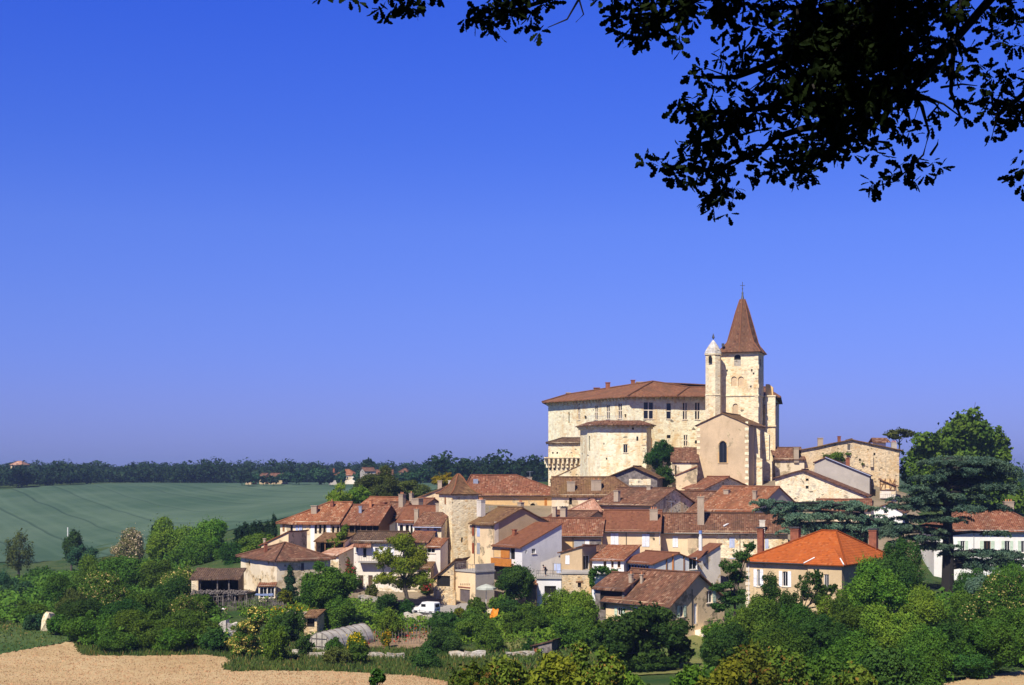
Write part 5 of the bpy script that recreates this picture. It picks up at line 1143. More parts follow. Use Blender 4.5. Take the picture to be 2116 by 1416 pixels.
def tree(name, label, cx, top, bot, w, D, mat='mid', cat='tree', base=None, cover=1.5, leaf=None, trunk=True, group=None, blobs=None, lob=None, depth=.9, seed=None, shell=.5, lo=.20, hi=.44, tx=None, bark=None, spread=.72, tr=None):
    rs = np.random.RandomState((seed or hash_name(label)) % 100000)
    s = D / F; gx = X(tx if tx is not None else cx, D); gz = Zp(base, D) if base else ground(gx, D)
    root = thing(name, label, cat, Vector((gx, D, gz)), group)
    if blobs is None:
        zb_ = Zp(bot, D); zt_ = Zp(top, D)
        if cat in ('bush', 'shrub') and zt_ > gz + 1: zb_ = min(zb_, gz + .1)
        c = np.array([X(cx, D), D, (zb_ + zt_) / 2]); r = np.array([w * s / 2, w * s / 2 * depth, (zt_ - zb_) / 2])
        bl = lobes(c, r, rs, lob, spread=spread, lo=lo, hi=hi)
    else:
        bl = []
        for (px, py, rx, ry, *dd) in blobs:
            dD = D + (dd[0] if dd else rs.uniform(-.4, .4) * rx * s)
            c = np.array([X(px, dD), dD, Zp(py, dD)]); r = np.array([rx * s, rx * s * .9, ry * s])
            bl += lobes(c, r, rs, 9, spread=spread, lo=lo, hi=hi)
        allc = np.array([q[0] for q in bl]); c = allc.mean(0); r = (allc.max(0) - allc.min(0)) / 2 + .5; zb_ = allc[:, 2].min()
    lf = leaf or max(0.16, PXL * s * 1.25)
    v = crown_mesh(name, bl, lf, cover, rs, shell=shell)
    me = quads_mesh('crown', v, root.location); me.materials.append(LEAF[mat])
    o = bpy.data.objects.new('crown', me); COL.objects.link(o); o.parent = root
    if trunk:
        mb = MB(); h0 = Vector((gx, D, gz - .4)); top_ = Vector(c); R_ = tr or max(.09, min(.5, (top_.z - gz) * .045))
        mid = h0.lerp(top_, .5) + Vector((rs.uniform(-.2, .2), rs.uniform(-.2, .2), 0))
        mb.tube([h0, h0.lerp(mid, .5), mid, top_], [R_ * 1.25, R_, R_ * .8, R_ * .4], 8)
        for q, _r in bl[:len(bl) - 1: max(1, len(bl) // 7)]:
            st = mid.lerp(top_, rs.uniform(-.2, .7)); q = Vector(q); q = q + (q - top_) * .22; mb.tube([st, st.lerp(q, .55) + Vector((0, 0, .15 * (q - st).length * .3)), q], [R_ * .42, R_ * .26, R_ * .08], 5)
        mb.build('trunk', bark or BARK, root)
    TREES.append(root); return root

T = tree
# --- behind and left of the village
T('tree', 'thin half bare grey green tree at the far left edge before the green field', 38, 1090, 1192, 78, 330, 'olive', cover=.35, lob=16, lo=.14, hi=.28, shell=.1, bark=BARK)
T('tree', 'dark ivy clad tree standing alone before the lower green field', 147, 1096, 1166, 44, 345, 'dark', lob=12)
T('shrub', 'rounded lighter green tree next to the lone dark ivy clad tree', 172, 1121, 1178, 62, 330, 'cold')
T('acacia_tree', 'acacia with pale greyish blossom before the green field', 268, 1097, 1166, 74, 300, 'acacia', cover=1.1)
T('tree', 'small dark purple green tree between the blossoming acacia and the big bright trees', 322, 1082, 1120, 20, 315, 'conifer')
T('tree', 'big bright green tree with golden light next to the blossoming acacia', 352, 1073, 1190, 108, 268, 'bright', lob=15)
T('tree', 'tall rounded bright green tree highest before the green field', 432, 1068, 1180, 100, 262, 'bright', lob=15)
T('tree', 'lower bright green tree filling the space under the two rounded field trees', 400, 1112, 1215, 130, 250, 'mid')
hd = tree('cypress_hedge', 'dark tall evergreen hedge behind the long cream house', 535, 1082, 1140, 90, 262, 'conifer', 'hedge', blobs=[(497,1112,13,30),(510,1106,12,28),(524,1104,12,28),(538,1102,11,28),(551,1100,11,28),(564,1099,10,28)], cover=1.7)
T('tree', 'rounded green tree between the dark hedge and the blunt stone farmhouse', 532, 1101, 1150, 70, 248, 'mid')
T('shrub', 'small yellow green shrub at the roof edge of the blunt stone farmhouse', 514, 1122, 1160, 40, 232, 'bright')
T('tree', 'dark gap filling tree left of the blunt stone farmhouse wall', 482, 1122, 1190, 56, 240, 'dark')
T('tree', 'round olive brown tree behind the village roofs', 783, 972, 1045, 88, 292, 'olive', lob=15)
T('tree', 'second olive green tree merging with the round olive brown one', 840, 990, 1036, 90, 300, 'olive')
T('tree', 'light green tree at the lower side of the olive brown tree', 742, 1000, 1048, 56, 285, 'bright')
T('tree', 'thin pale green tree over the long cream house roof', 700, 1006, 1052, 46, 280, 'light', cover=.9)
T('tree', 'golden yellow tree behind the square tower roof', 918, 972, 1016, 52, 310, 'gold', lob=11)
T('tree', 'tiny umbrella shaped tree on the skyline beside the stone manor', 1857, 885, 926, 70, 300, 'olive', blobs=[(1840,899,16,6),(1860,892,22,6),(1878,897,14,6),(1850,904,14,4)], cover=.9, base=940)
T('chestnut_tree', 'very large dome shaped chestnut tree on the skyline behind the big cedar', 1985, 856, 1070, 230, 290, 'mid', blobs=[(1985,905,54,52),(1945,935,60,52),(2030,930,58,50),(1912,985,50,68),(1985,980,80,70),(2060,985,56,64),(1935,1045,66,50),(2050,1040,68,52),(1990,1050,60,46)], cover=1.7, base=1085)
T('tree', 'dark bluish tree at the right edge behind the chestnut', 2118, 985, 1070, 40, 420, 'cold', base=1085)
T('tree', 'rounded green tree above the red roof at the right edge', 2108, 1035, 1085, 44, 300, 'mid', base=1095)
T('tree', 'dense dark evergreen growing against the castle wall beside the church', 1365, 909, 968, 56, 272, 'dark', base=1000)
T('ivy_bush', 'dark ivy clump below the castle evergreen', 1372, 960, 1008, 44, 268, 'dark', 'shrub', base=1012)
T('vine', 'green climbing vine along the grey gable roof under the stone manor', 1745, 936, 990, 60, 283.2, 'mid', 'vine', blobs=[(1725,948,24,12),(1752,945,28,13),(1780,958,18,9),(1800,972,16,6),(1825,980,18,5)], trunk=False, base=990)
T('ivy', 'bright ivy covering the wall below the hay loft', 702, 1090, 1132, 36, 225.5, 'bright', 'ivy', blobs=[(712,1098,9,13),(703,1112,13,14),(692,1122,16,9),(686,1138,10,10)], base=1150)
# --- bank left of the village, down to the field
bank = [
 (45,1200,1300,110,240,'cold','tall shadowy trees at the left edge below the bare grey tree'), (10,1180,1290,80,250,'cold','bluish green tree cut by the left edge'),
 (120,1190,1280,90,215,'mid','medium green bush above the stone ruin'), (60,1235,1310,90,195,'mid','low bush beside the left meadow'),
 (190,1148,1262,110,235,'mid','green bush crown with brownish top under the lone ivy tree'), (150,1218,1300,90,185,'olive','dull brownish bush overhanging the stone ruin'),
 (262,1142,1250,120,228,'mid','wide green bush in the middle of the bank'), (330,1150,1262,110,222,'mid','bush right of the wide bank bush'),
 (215,1180,1290,110,196,'elderfew','bank bush dotted with a few cream flower heads'), (372,1178,1262,90,206,'elderfew','flowering elder bush next to the open barn'),
 (285,1215,1320,120,178,'mid','dense bush low on the bank above the straw field'), (350,1195,1300,90,190,'dark','dark green bush between the elder and the bank bush'),
 (206,1262,1352,140,166,'mid','dark lobed bush at the straw field corner'), (170,1240,1320,90,176,'dark','shaded bush right of the stone ruin'),
 (300,1258,1352,150,164,'mid','broad bush along the middle of the straw field edge'), (395,1262,1348,130,167,'mid','rounded bush at the end of the field side hedge'),
 (375,1232,1300,90,182,'elderfew','bush with pale flowers in front of the stick fence'), (255,1240,1330,110,172,'dark','deep green bush in the hedge above the field'),
 (420,1228,1290,70,186,'mid','small bush under the stick fence'), (345,1290,1354,90,162,'bright','lighter low bush at the straw field edge'), (240,1300,1356,90,160,'mid','low bush touching the straw near the corner'),
 (85,1170,1220,70,280,'mid','bush on the left slope by the lower green field'), (310,1160,1215,80,245,'bright','yellowish bush below the blossoming acacia'), (230,1150,1200,70,262,'olive','small brownish tree on the bank crest'),
 (440,1300,1352,60,163,'dark','low dark bush near the cream flowering elder')]
for cx, top, bot, w_, D, m_, lab in bank: T('bush', lab, cx, top, bot, w_, D, m_, 'bush', cover=1.5)
T('elder_bush', 'big elder bush covered with cream yellow flowers at the field edge', 510, 1255, 1362, 94, 160, 'elder', 'bush', blobs=[(530,1278,26,24),(506,1308,34,30),(490,1332,26,22),(522,1340,24,22)], cover=1.6)
T('bush', 'rounded bright bush right of the cream flowering elder', 570, 1283, 1368, 66, 157, 'bright', 'bush')
T('bush', 'dark bush behind the rounded bright bush and the elder', 596, 1252, 1330, 70, 172, 'dark', 'bush')
# --- gardens in the middle
T('conifer_tree', 'slim dark feathery conifer at the stone farmhouse front', 600, 1168, 1240, 36, 200, 'conifer', blobs=[(600,1180,7,12),(600,1200,13,14),(600,1222,18,16)], cover=1.4)
T('shrub', 'yellowish shrub under the slim dark conifer', 588, 1216, 1246, 34, 198, 'yellowgreen', 'shrub')
T('round_tree', 'rounded dark green tree with a thick trunk below the long cream house', 674, 1160, 1262, 122, 186, 'mid', lob=16, base=1298, tx=662, tr=.38, cover=1.9)
T('bush', 'green bush right under the rounded tree with the thick trunk', 700, 1232, 1300, 74, 182, 'mid', 'bush')
T('locust_tree', 'airy light green locust tree with a leaning trunk in front of the white balcony house', 835, 1096, 1232, 138, 204, 'light', blobs=[(832,1125,32,26),(796,1152,30,24),(862,1150,34,26),(830,1165,40,24),(800,1195,32,16),(870,1195,32,18),(838,1205,30,18)], cover=.8, base=1258, tx=846, tr=.3, shell=.2)
T('bush', 'dark climbing bush at the locust tree foot', 800, 1222, 1275, 46, 196, 'dark', 'bush')
T('bush', 'bush with red roses beside the white van', 878, 1202, 1236, 28, 213, 'roses', 'bush')
T('bush', 'pink flowering creeper by the white balcony house corner', 722, 1163, 1190, 24, 212, 'roses', 'bush')
T('bush', 'dull bush below the white balcony house doors', 768, 1205, 1240, 28, 209, 'olive', 'bush')
T('bush', 'yellow green bush at the greenhouse end', 800, 1256, 1300, 54, 178, 'bright', 'bush')
T('bush', 'small bush with yellow flowers in front of the greenhouse', 740, 1305, 1345, 44, 163, 'yellowfl', 'bush')
T('bush', 'yellow flowered small bush among the bean stakes', 800, 1298, 1325, 22, 170, 'yellowfl', 'bush')
T('bush', 'dark grassy bush between the greenhouse and the field', 700, 1336, 1380, 60, 156, 'olive', 'bush')
T('bush', 'dark bush left of the greenhouse end', 738, 1330, 1362, 46, 157, 'mid', 'bush')
T('bush', 'low bush on the rubble bank below the white van', 855, 1290, 1320, 26, 185, 'dark', 'bush')
T('bush', 'green bush above the garden plot', 925, 1262, 1322, 80, 182, 'dark', 'bush')
T('bush', 'yellowish fringe bush by the garage drive', 948, 1255, 1285, 34, 192, 'yellowgreen', 'bush')
T('tree', 'rounded orchard tree standing over the garden plot', 915, 1290, 1370, 88, 166, 'dark')
T('tree', 'green orchard tree beside the garden plot tree', 980, 1255, 1345, 90, 176, 'mid')
T('bush', 'bush at the low white wall in the garden', 1015, 1300, 1365, 60, 168, 'mid', 'bush')
T('bush', 'dark bush over the field bank under the orchard tree', 880, 1340, 1392, 70, 155, 'dark', 'bush')
T('fig_tree', 'dense dark fig tree hiding the orange balcony foot', 1064, 1164, 1246, 88, 203, 'dark', lob=15, cover=1.9, base=1256)
T('bush', 'bush growing under the fig tree by the terrace garage', 1048, 1238, 1275, 70, 198, 'dark', 'bush')
T('tree', 'green tree in front of the terrace garage', 1150, 1215, 1300, 84, 180, 'bright', lob=14)
T('tree', 'bright tree before the stone cellar wall', 1198, 1212, 1310, 80, 177, 'bright', lob=14)
T('tree', 'lower green tree filling the middle garden', 1085, 1250, 1330, 90, 178, 'mid')
T('tree', 'mid green tree between the middle garden and the walnut tree', 1190, 1262, 1350, 100, 168, 'mid')
T('bush', 'small clipped bush at the dark garden shed', 1092, 1318, 1352, 24, 167, 'dark', 'bush')
T('walnut_tree', 'huge dark walnut tree in front of the low cream farmhouse', 1330, 1243, 1388, 215, 150, 'dark', blobs=[(1330,1280,58,34),(1275,1318,46,40),(1385,1315,44,38),(1330,1330,72,44),(1405,1345,30,28),(1268,1355,36,28),(1305,1368,50,20),(1370,1370,46,18)], cover=1.9, base=1395)
T('climbing_plant', 'climbing plant spilling over the white lower terrace', 1235, 1168, 1200, 60, 199.5, 'mid', 'plant', blobs=[(1226,1185,12,14),(1245,1178,18,9),(1265,1182,14,7),(1224,1205,8,14)], cover=.9, trunk=False, base=1215)
# --- right of the walnut
T('acacia_tree', 'airy dark acacia with layered sprays left of the orange villa', 1515, 1118, 1300, 90, 168, 'dark', blobs=[(1550,1130,14,12),(1535,1150,20,13),(1510,1172,26,14),(1525,1195,24,14),(1495,1212,28,12),(1520,1235,34,16),(1490,1255,22,10)], cover=.9, shell=.2, tr=.2, base=1320)
T('tree', 'tree with sharp leafy sprigs in front of the orange villa front', 1648, 1180, 1300, 190, 158, 'dark', blobs=[(1590,1220,24,34),(1620,1250,34,34),(1662,1215,24,32),(1690,1195,16,26),(1695,1235,28,26),(1650,1275,50,26),(1720,1215,12,12)], cover=.9, shell=.2)
T('tree', 'bright yellow green tree at the right corner of the orange villa', 1800, 1160, 1310, 120, 160, 'bright', lob=16)
T('tree', 'brownish tree between the villa chimney and the big cedar', 1850, 1108, 1260, 116, 176, 'dark', lob=18, lo=.16, hi=.36)
T('bush', 'green bush under the big cedar trunk', 1905, 1205, 1310, 110, 165, 'bright', 'bush')
T('bush', 'dark bush right of the big cedar trunk', 2010, 1225, 1320, 110, 165, 'mid', 'bush')
T('elder_bush', 'bush dotted with small yellow flowers before the far right white house', 2070, 1190, 1310, 130, 158, 'elderfew', 'bush', lob=16)
T('palm_shrub', 'silvery spreading shrub at the far right white house foot', 2030, 1185, 1235, 90, 190, 'blue', 'shrub', cover=1)
rows = [
 (1500,1285,1370,110,140,'dark','dark bush beside the grassy slope'), (1560,1240,1350,120,150,'mid','tall green bush under the layered acacia'), (1600,1290,1380,130,135,'mid','wide green bush below the sprig tree'),
 (1690,1270,1370,130,140,'dark','deep green bush below the villa corner'), (1760,1240,1350,110,146,'mid','green bush below the bright villa tree'), (1755,1305,1400,130,118,'mid','leafy bush in the middle of the right thicket'),
 (1840,1260,1370,130,138,'bright','bright leafy bush below the brownish tree'), (1900,1290,1390,120,126,'mid','thicket bush under the cedar side'), (1970,1270,1380,130,132,'dark','dark thicket bush right of the cedar trunk'),
 (2050,1280,1385,130,128,'mid','thicket bush near the right straw field'), (2110,1250,1370,110,136,'mid','thicket bush cut by the right edge'), (1835,1340,1420,120,108,'dark','low dark bush in the right thicket bottom'),
 (1915,1340,1405,100,118,'mid','low bush touching the right straw field'), (1700,1350,1430,120,104,'mid','low leafy bush at the bottom of the right thicket'),
 (1625,1345,1440,120,98,'reddish','reddish tipped bush at the bottom in the right thicket'), (1545,1330,1440,130,92,'reddish','rounded reddish tipped bush beside the grassy slope bottom'),
 (1500,1370,1450,110,86,'yellowgreen','yellow green bush at the bottom beside the grassy slope'), (1420,1375,1440,90,90,'bright','small bright bush at the bottom of the grassy slope'),
 (1230,1335,1440,130,84,'reddish','large leaved reddish tipped bush in front of the walnut tree'), (1150,1350,1440,120,80,'yellowgreen','yellow green leafy bush at the bottom beside the field'), (1050,1345,1440,110,82,'reddish','rounded foreground bush before the low white wall'),
 (970,1372,1450,110,80,'reddish','low foreground bush over the straw field corner'), (1300,1385,1450,90,88,'bright','low bright bush under the walnut tree'), (1770,1375,1450,110,92,'reddish','brownish bush at the very bottom of the right thicket'),
 (2010,1350,1394,90,126,'dark','narrow dark bush along the right straw field')]
for cx, top, bot, w_, D, m_, lab in rows: T('bush', lab, cx, top, bot, w_, D, m_, 'bush', cover=1.6, leaf=(.24 if D < 110 else None))
T('sprig', 'small leafy sprig poking up before the straw field at the bottom', 782, 1384, 1425, 26, 60, 'dark', 'shrub', blobs=[(778,1392,8,5),(786,1402,9,6),(772,1408,6,6)], cover=.5, leaf=.16, base=1470)

# --- cedars: flat needle plates on long boughs
def cedar(label, tx, base, top, D, plates, name='cedar_tree', trunk_px=11):
    rs = np.random.RandomState(hash_name(label) % 9999); s = D / F
    root = thing(name, label, 'tree', Vector((X(tx, D), D, Zp(base, D))))
    V = []; mb = MB(); x0 = X(tx, D)
    R_ = trunk_px * s
    mb.tube([(x0, D, Zp(base, D) - 1), (x0 + .1, D, Zp((base * 2 + top) / 3, D)), (x0 - .1, D, Zp((base + top * 2) / 3, D)), (x0, D, Zp(top, D))], [R_ * 1.2, R_, R_ * .7, R_ * .2], 10)
    for (px, py, rx, ry) in plates:
        dD = D + rs.uniform(-.55, .55) * rx * s; c = np.array([X(px, dD), dD, Zp(py, dD)]); r = rx * s; hh = ry * s
        st = Vector((x0, D, min(c[2] - .05 * abs(c[0] - x0), Zp(top, D) - .4))) ; q = Vector(c) - Vector((0, 0, hh * .5))
        mb.tube([st, st.lerp(q, .5) + Vector((0, 0, .3)), q], [R_ * .42, R_ * .28, R_ * .1], 6)
        nb = max(7, int(rx / 3))
        for k in range(nb):   # one spray: a drooping fan of tufts
            a = rs.uniform(0, 2 * math.pi); rr = r * rs.uniform(.15, 1.0); L = r * rs.uniform(.3, .55)
            c2 = c + np.array([math.cos(a) * rr, math.sin(a) * rr * .8, rs.uniform(-.5, .6) * hh])
            n = int(130 + 240 * L / 2)
            u = rs.uniform(-1, 1, n) * L; d2 = rs.uniform(-1, 1, n) * L * .55 * (1 - (u / L) ** 2 * .6)
            ca, sa = math.cos(a), math.sin(a)
            p = np.c_[c2[0] + ca * u - sa * d2, c2[1] + sa * u + ca * d2, c2[2] - .16 * (u / L) ** 2 * L * 2 - .15 * (d2 / L) ** 2 * L * 2 + rs.normal(0, .09, n)]
            nr = np.tile(np.array([[.0, -.2, 1.0]]), (n, 1)); V.append(leaf_quads(p, nr, .25, rs, aspect=.45))
            m2 = n // 4; p2 = p[:m2] - np.array([0, 0, .18]); V.append(leaf_quads(p2, rs.normal(0, 1, (m2, 3)), .30, rs, aspect=.4))
    v = np.concatenate(V); me = quads_mesh('crown', v, root.location); me.materials.append(LEAF['blue'])
    o = bpy.data.objects.new('crown', me); COL.objects.link(o); o.parent = root
    mb.build('trunk', DARKBARK, root); return root
cedar('large blue green cedar with flat tiers and a dark trunk before the white house', 1958, 1222, 946, 200, [
 (1985,946,62,5),(2030,952,50,6),(1945,954,40,5),(2045,965,52,6),(1990,972,60,7),(2070,978,36,6),(1930,985,44,6),(2030,988,60,7),(1975,1000,62,7),(1905,1008,40,6),(2050,1004,50,7),(2085,1012,22,5),
 (1935,1020,60,7),(1890,1030,44,6),(1995,1024,50,6),(1870,1044,36,6),(1925,1046,50,7),(1985,1048,34,6),(2020,1046,60,5),(1900,1068,52,7),(1950,1072,40,6),(1875,1086,44,6),(1930,1094,40,6),(1850,1100,36,6),(1900,1110,46,6),(1955,1128,30,6),(1990,1142,40,6),(2040,1140,54,6),(2085,1146,46,6),(2030,1158,50,5),(1925,1128,34,6),(1865,1122,32,5),(2055,1100,28,4),(2095,1160,34,6),(2060,1170,40,5),(2005,1168,34,5)])
cedar('flat topped dark cedar spreading over the orange villa roof', 1783, 1150, 1042, 214, [
 (1575,1036,30,6),(1610,1040,34,7),(1600,1054,36,6),(1650,1048,40,8),(1690,1042,44,8),(1735,1040,48,8),(1780,1046,40,8),(1665,1064,50,8),(1720,1062,55,9),(1770,1066,50,8),(1640,1078,36,7),(1690,1084,56,8),(1745,1084,60,8),(1800,1088,46,7),(1650,1094,40,6),(1720,1100,50,6),(1780,1104,50,6),(1830,1098,40,6),(1815,1075,30,6),(1845,1084,30,5)], trunk_px=9)

# --- far wood on the ridge (one mass) and the separate trees in front of it
rs = np.random.RandomState(11); V = []
def far_crown(px, D, h_, w_, n, size):
    x = X(px, D); z = ground(x, D); c = np.array([x, D, z + h_ * .55]); r = np.array([w_ / 2, w_ / 2, h_ * .5])
    for c2, r2 in lobes(c, r, rs, 6, lo=.38, hi=.6):
        p, d = cloud_points(c2, r2, n // 10, rs, .6, .03); V.append(leaf_quads(p, d, size, rs, upbias=.2))
for D in list(np.arange(786, 1130, 30)):
    step = 9.5 / D * F
    for px in np.arange(-60, 1215 if D > 820 else 1160, step):
        if D < 830 and 600 < px < 790: continue
        if D < 800 and rs.rand() < .25: continue
        far_crown(px + rs.uniform(-step, step) * .4, D + rs.uniform(-9, 9), rs.choice([rs.uniform(6, 9), rs.uniform(8, 13)]), rs.uniform(12, 22), 620, 1.45)
for D in (520, 610, 720, 830):
    step = 11 / D * F
    for px in np.arange(905, 1180, step): far_crown(px + rs.uniform(-12, 12), D + rs.uniform(-12, 12), rs.uniform(9, 14), rs.uniform(10, 14), 560, 1.2)
    for px in np.arange(2085, 2150, step): far_crown(px, D, 13, 13, 200, 1.1)
for px, D in [(a + rs.uniform(-8, 8), hit(a, 1021 if a < -60 else 1012 - a * .05) + b_) for b_ in (14, 45, 80, 120) for a in range(-140, 190, 26)]: far_crown(px, D, rs.uniform(6, 11), rs.uniform(10, 16), 500, 1.2)
v = np.concatenate(V); me = np_mesh('far_wood', v, np.arange(len(v)).reshape(-1, 4)); o = link('far_wood', me, LEAF['forest'], 'stuff')
tag(o, 'dark bluish green wood covering the far ridge', 'wood')
fars = [(63,990,930,14,'dark','dark round tree at the left end of the field ridge',990),]
def far_tree(label, px, top, bot, w_, D, mat='cold'): return tree('far_tree', label, px, top, bot, w_, D, mat, cover=1.5, lob=9, leaf=.8, base=bot + 3, group='trees along the far field edge')
far_tree('far dark tree clump where the field ridge ends on the left', 38, 962, 1004, 60, 700, 'forest')
far_tree('far rounded tree just right of the dark field end clump', 100, 966, 1000, 36, 720, 'forest')
far_tree('far low dark tree third from the left on the field ridge', 138, 972, 1000, 46, 720, 'forest')
far_tree('far spreading tree left of the orange roofed ridge farm', 660, 962, 998, 50, 700)
far_tree('far bushy tree left of the spreading ridge tree', 618, 972, 997, 46, 700)
far_tree('far upright tree in front of the orange roofed ridge farm', 707, 972, 1000, 16, 680)
far_tree('far small pointed tree before the ridge farm wall', 697, 977, 999, 14, 680)
far_tree('far tree right of the orange roofed ridge farm', 742, 972, 1000, 30, 670)
far_tree('far tall dark tree standing above the ridge skyline', 760, 949, 974, 32, 660, 'forest')
far_tree('far hedge tree by the tan cottage', 592, 976, 996, 36, 715)
far_tree('far bush hiding the tan cottage side', 528, 980, 997, 20, 715)
far_tree('far tree between the slender dovecote house and the olive tree', 868, 968, 1000, 60, 560)
# oak leaf grass fringe of the field: rough grass, one mass
V = []
def grass_patch(poly, n, hgt, w_=.12, seed=3):
    rs = np.random.RandomState(seed); pts = [(X(px, D), D) for px, D in poly]; xs_ = [p[0] for p in pts]; ys_ = [p[1] for p in pts]
    f = poly_inside(poly); x = rs.uniform(min(xs_), max(xs_), n); y = rs.uniform(min(ys_), max(ys_), n); k = f(x, y); x, y = x[k], y[k]
    z = ground_np(np.c_[x, y]); a = rs.uniform(0, 6.28, len(x)); h_ = hgt * rs.uniform(.4, 1.3, len(x)); dx, dy = np.cos(a) * w_, np.sin(a) * w_
    lx, ly = rs.normal(0, .18, len(x)), rs.normal(0, .18, len(x))
    q = np.stack([np.c_[x - dx, y - dy, z - .05], np.c_[x + dx, y + dy, z - .05], np.c_[x + lx + dx * .3, y + ly, z + h_], np.c_[x + lx - dx * .3, y + ly, z + h_]], 1)
    return q.reshape(-1, 3)
V.append(grass_patch(pp([(1010,1345),(900,1345),(640,1335),(470,1325),(160,1335)] + WE), 60000, .5, .06))
V.append(grass_patch(pp([(480,1310),(640,1310),(640,1350),(480,1350)]), 6000, .5, .12, 4))
V.append(grass_patch([(1000,190),(1250,190),(1250,150),(1000,150)], 9000, .35, .12, 5))
v = np.concatenate(V); me = np_mesh('rough_grass', v, np.arange(len(v)).reshape(-1, 4))
M['blades'] = leafmat('grass blades', (0.035, 0.085, 0.03), (0.075, 0.135, 0.045), (0.20, 0.17, 0.08), .10)
o = link('rough_grass', me, M['blades'], 'stuff'); tag(o, 'rough green grass on the bank above the straw field', 'grass')

def thicket(poly, n, size, seed, hmin=.1, hmax=1.3, mat='mid', nsc=.35):
    """Leaf clumps over a patch of ground, swelling and sinking like waist high growth."""
    rs = np.random.RandomState(seed); pts = [(X(px, D), D) for px, D in poly]; xs_ = [p[0] for p in pts]; ys_ = [p[1] for p in pts]
    x = rs.uniform(min(xs_), max(xs_), n); y = rs.uniform(min(ys_), max(ys_), n); k = poly_inside(poly)(x, y); x, y = x[k], y[k]
    ph = rs.uniform(0, 6.28, 6); hh = sum(np.sin(x * f * nsc + ph[i] + 1.7 * np.sin(y * f * nsc * .8 + ph[5 - i])) for i, f in enumerate((1, 1.9, 3.1, 4.7, 6.3, 9.1)))
    top = hmin + (hmax - hmin) * (0.5 + hh / 8).clip(0, 1); z = ground_np(np.c_[x, y]) + top * rs.uniform(.15, 1, len(x)) ** .5
    nr = np.c_[rs.normal(0, .4, len(x)), rs.normal(-.3, .4, len(x)), np.ones(len(x))]
    return leaf_quads(np.c_[x, y, z], nr, size, rs)
def mass(name, label, cat, mat, *vs):
    v = np.concatenate(vs); me = np_mesh(name, v, np.arange(len(v)).reshape(-1, 4)); o = link(name, me, LEAF[mat], 'stuff'); tag(o, label, cat)
mass('undergrowth', 'dense green undergrowth filling the bank between the bushes left of the village', 'undergrowth', 'mid',
     thicket(pp([(-60,1292),(60,1292),(118,1302),(150,1328),(170,1345),(465,1345),(485,1320)]) + [(470,190),(385,200),(380,260),(-40,300)], 75000, .5, 5, .3, 2.4, nsc=.25))
mass('undergrowth', 'leafy undergrowth under the bushes at the lower right', 'undergrowth', 'mid',
     thicket([(1460,178),(1500,190),(1930,192),(2250,200)] + pp([(2230,1376),(2130,1384),(2060,1393),(1990,1404),(1920,1425)]) + [(1500,80),(1440,100)], 45000, .45, 6, .3, 2.0, nsc=.3),
     thicket([(2000,222),(2250,222),(2250,190),(1900,185)], 6000, .5, 16, .2, 1.5))
mass('garden_plants', 'low garden plants and weeds between the walls below the village', 'garden plants', 'bright',
     thicket([(480,200),(600,203),(760,207),(860,197),(990,197),(1110,200),(1110,172),(905,170),(880,185),(760,184),(640,174),(600,186),(500,190)], 30000, .30, 7, .02, 1.1, nsc=.9),
     thicket([(1110,200),(1250,200),(1260,170),(1110,165)], 9000, .4, 8, .1, 1.4, nsc=.6))

M['stubble'] = leafmat('straw stubble', (0.42, 0.30, 0.15), (0.50, 0.37, 0.20), trans=.1, warm=1)
v = np.concatenate([grass_patch(wf, 70000, .13, .05, 8), grass_patch(wf2, 9000, .16, .05, 9)]); v[:, 2] += .14
me = np_mesh('stubble', v, np.arange(len(v)).reshape(-1, 4)); o = link('stubble', me, M['stubble'], 'stuff'); tag(o, 'short straw stubble standing on the mown field', 'stubble')
T('bush', 'leafy bush against the low cream farmhouse wall beside the walnut tree', 1262, 1270, 1340, 60, 168, 'mid', 'bush')
T('bush', 'round bush at the foot of the farmhouse balcony', 1478, 1285, 1340, 56, 170, 'bright', 'bush')
T('bush', 'bushy sapling at the left corner of the orange villa', 1575, 1232, 1310, 74, 164, 'mid', 'bush')
T('bush', 'tall dense bush before the middle of the orange villa front', 1640, 1238, 1320, 100, 155, 'mid', 'bush')
T('bush', 'green bush under the right end of the orange villa front', 1722, 1228, 1320, 80, 156, 'bright', 'bush')
T('bush', 'weedy bush below the cream garage drive', 985, 1236, 1270, 44, 199, 'mid', 'bush')
T('bush', 'sprawling bush beside the pale green parasol', 1030, 1228, 1262, 40, 200, 'bright', 'bush')
T('bush', 'garden bush left of the white van', 838, 1240, 1270, 36, 197, 'dark', 'bush')
T('bush', 'leafy bush in front of the greenhouse tunnel middle', 690, 1318, 1350, 40, 163, 'mid', 'bush')
T('bush', 'leafy bush at the near end of the greenhouse tunnel', 630, 1312, 1352, 40, 162, 'dark', 'bush')
T('bush', 'shaggy bush at the foot of the stone ruin', 118, 1270, 1312, 50, 169, 'mid', 'bush')
T('bush', 'shaggy bush left of the stone ruin', 66, 1268, 1305, 44, 173, 'cold', 'bush')
far_tree('far hedge tree before the small cream cottage', 500, 979, 998, 26, 700, 'forest')
far_tree('far hedge tree hiding the pale gable', 545, 984, 998, 18, 700, 'forest')
far_tree('far bushy tree at the slender dovecote foot', 846, 976, 1000, 30, 640, 'forest')

v = grass_patch(pp([(-60,1360),(0,1353),(75,1340),(150,1327),(140,1305),(100,1298),(50,1292),(0,1288),(-60,1290)]), 12000, .25, .1, 21); me = np_mesh('meadow_grass', v, np.arange(len(v)).reshape(-1, 4)); o = link('meadow_grass', me, M['blades'], 'stuff'); tag(o, 'tufted grass of the small meadow', 'grass')

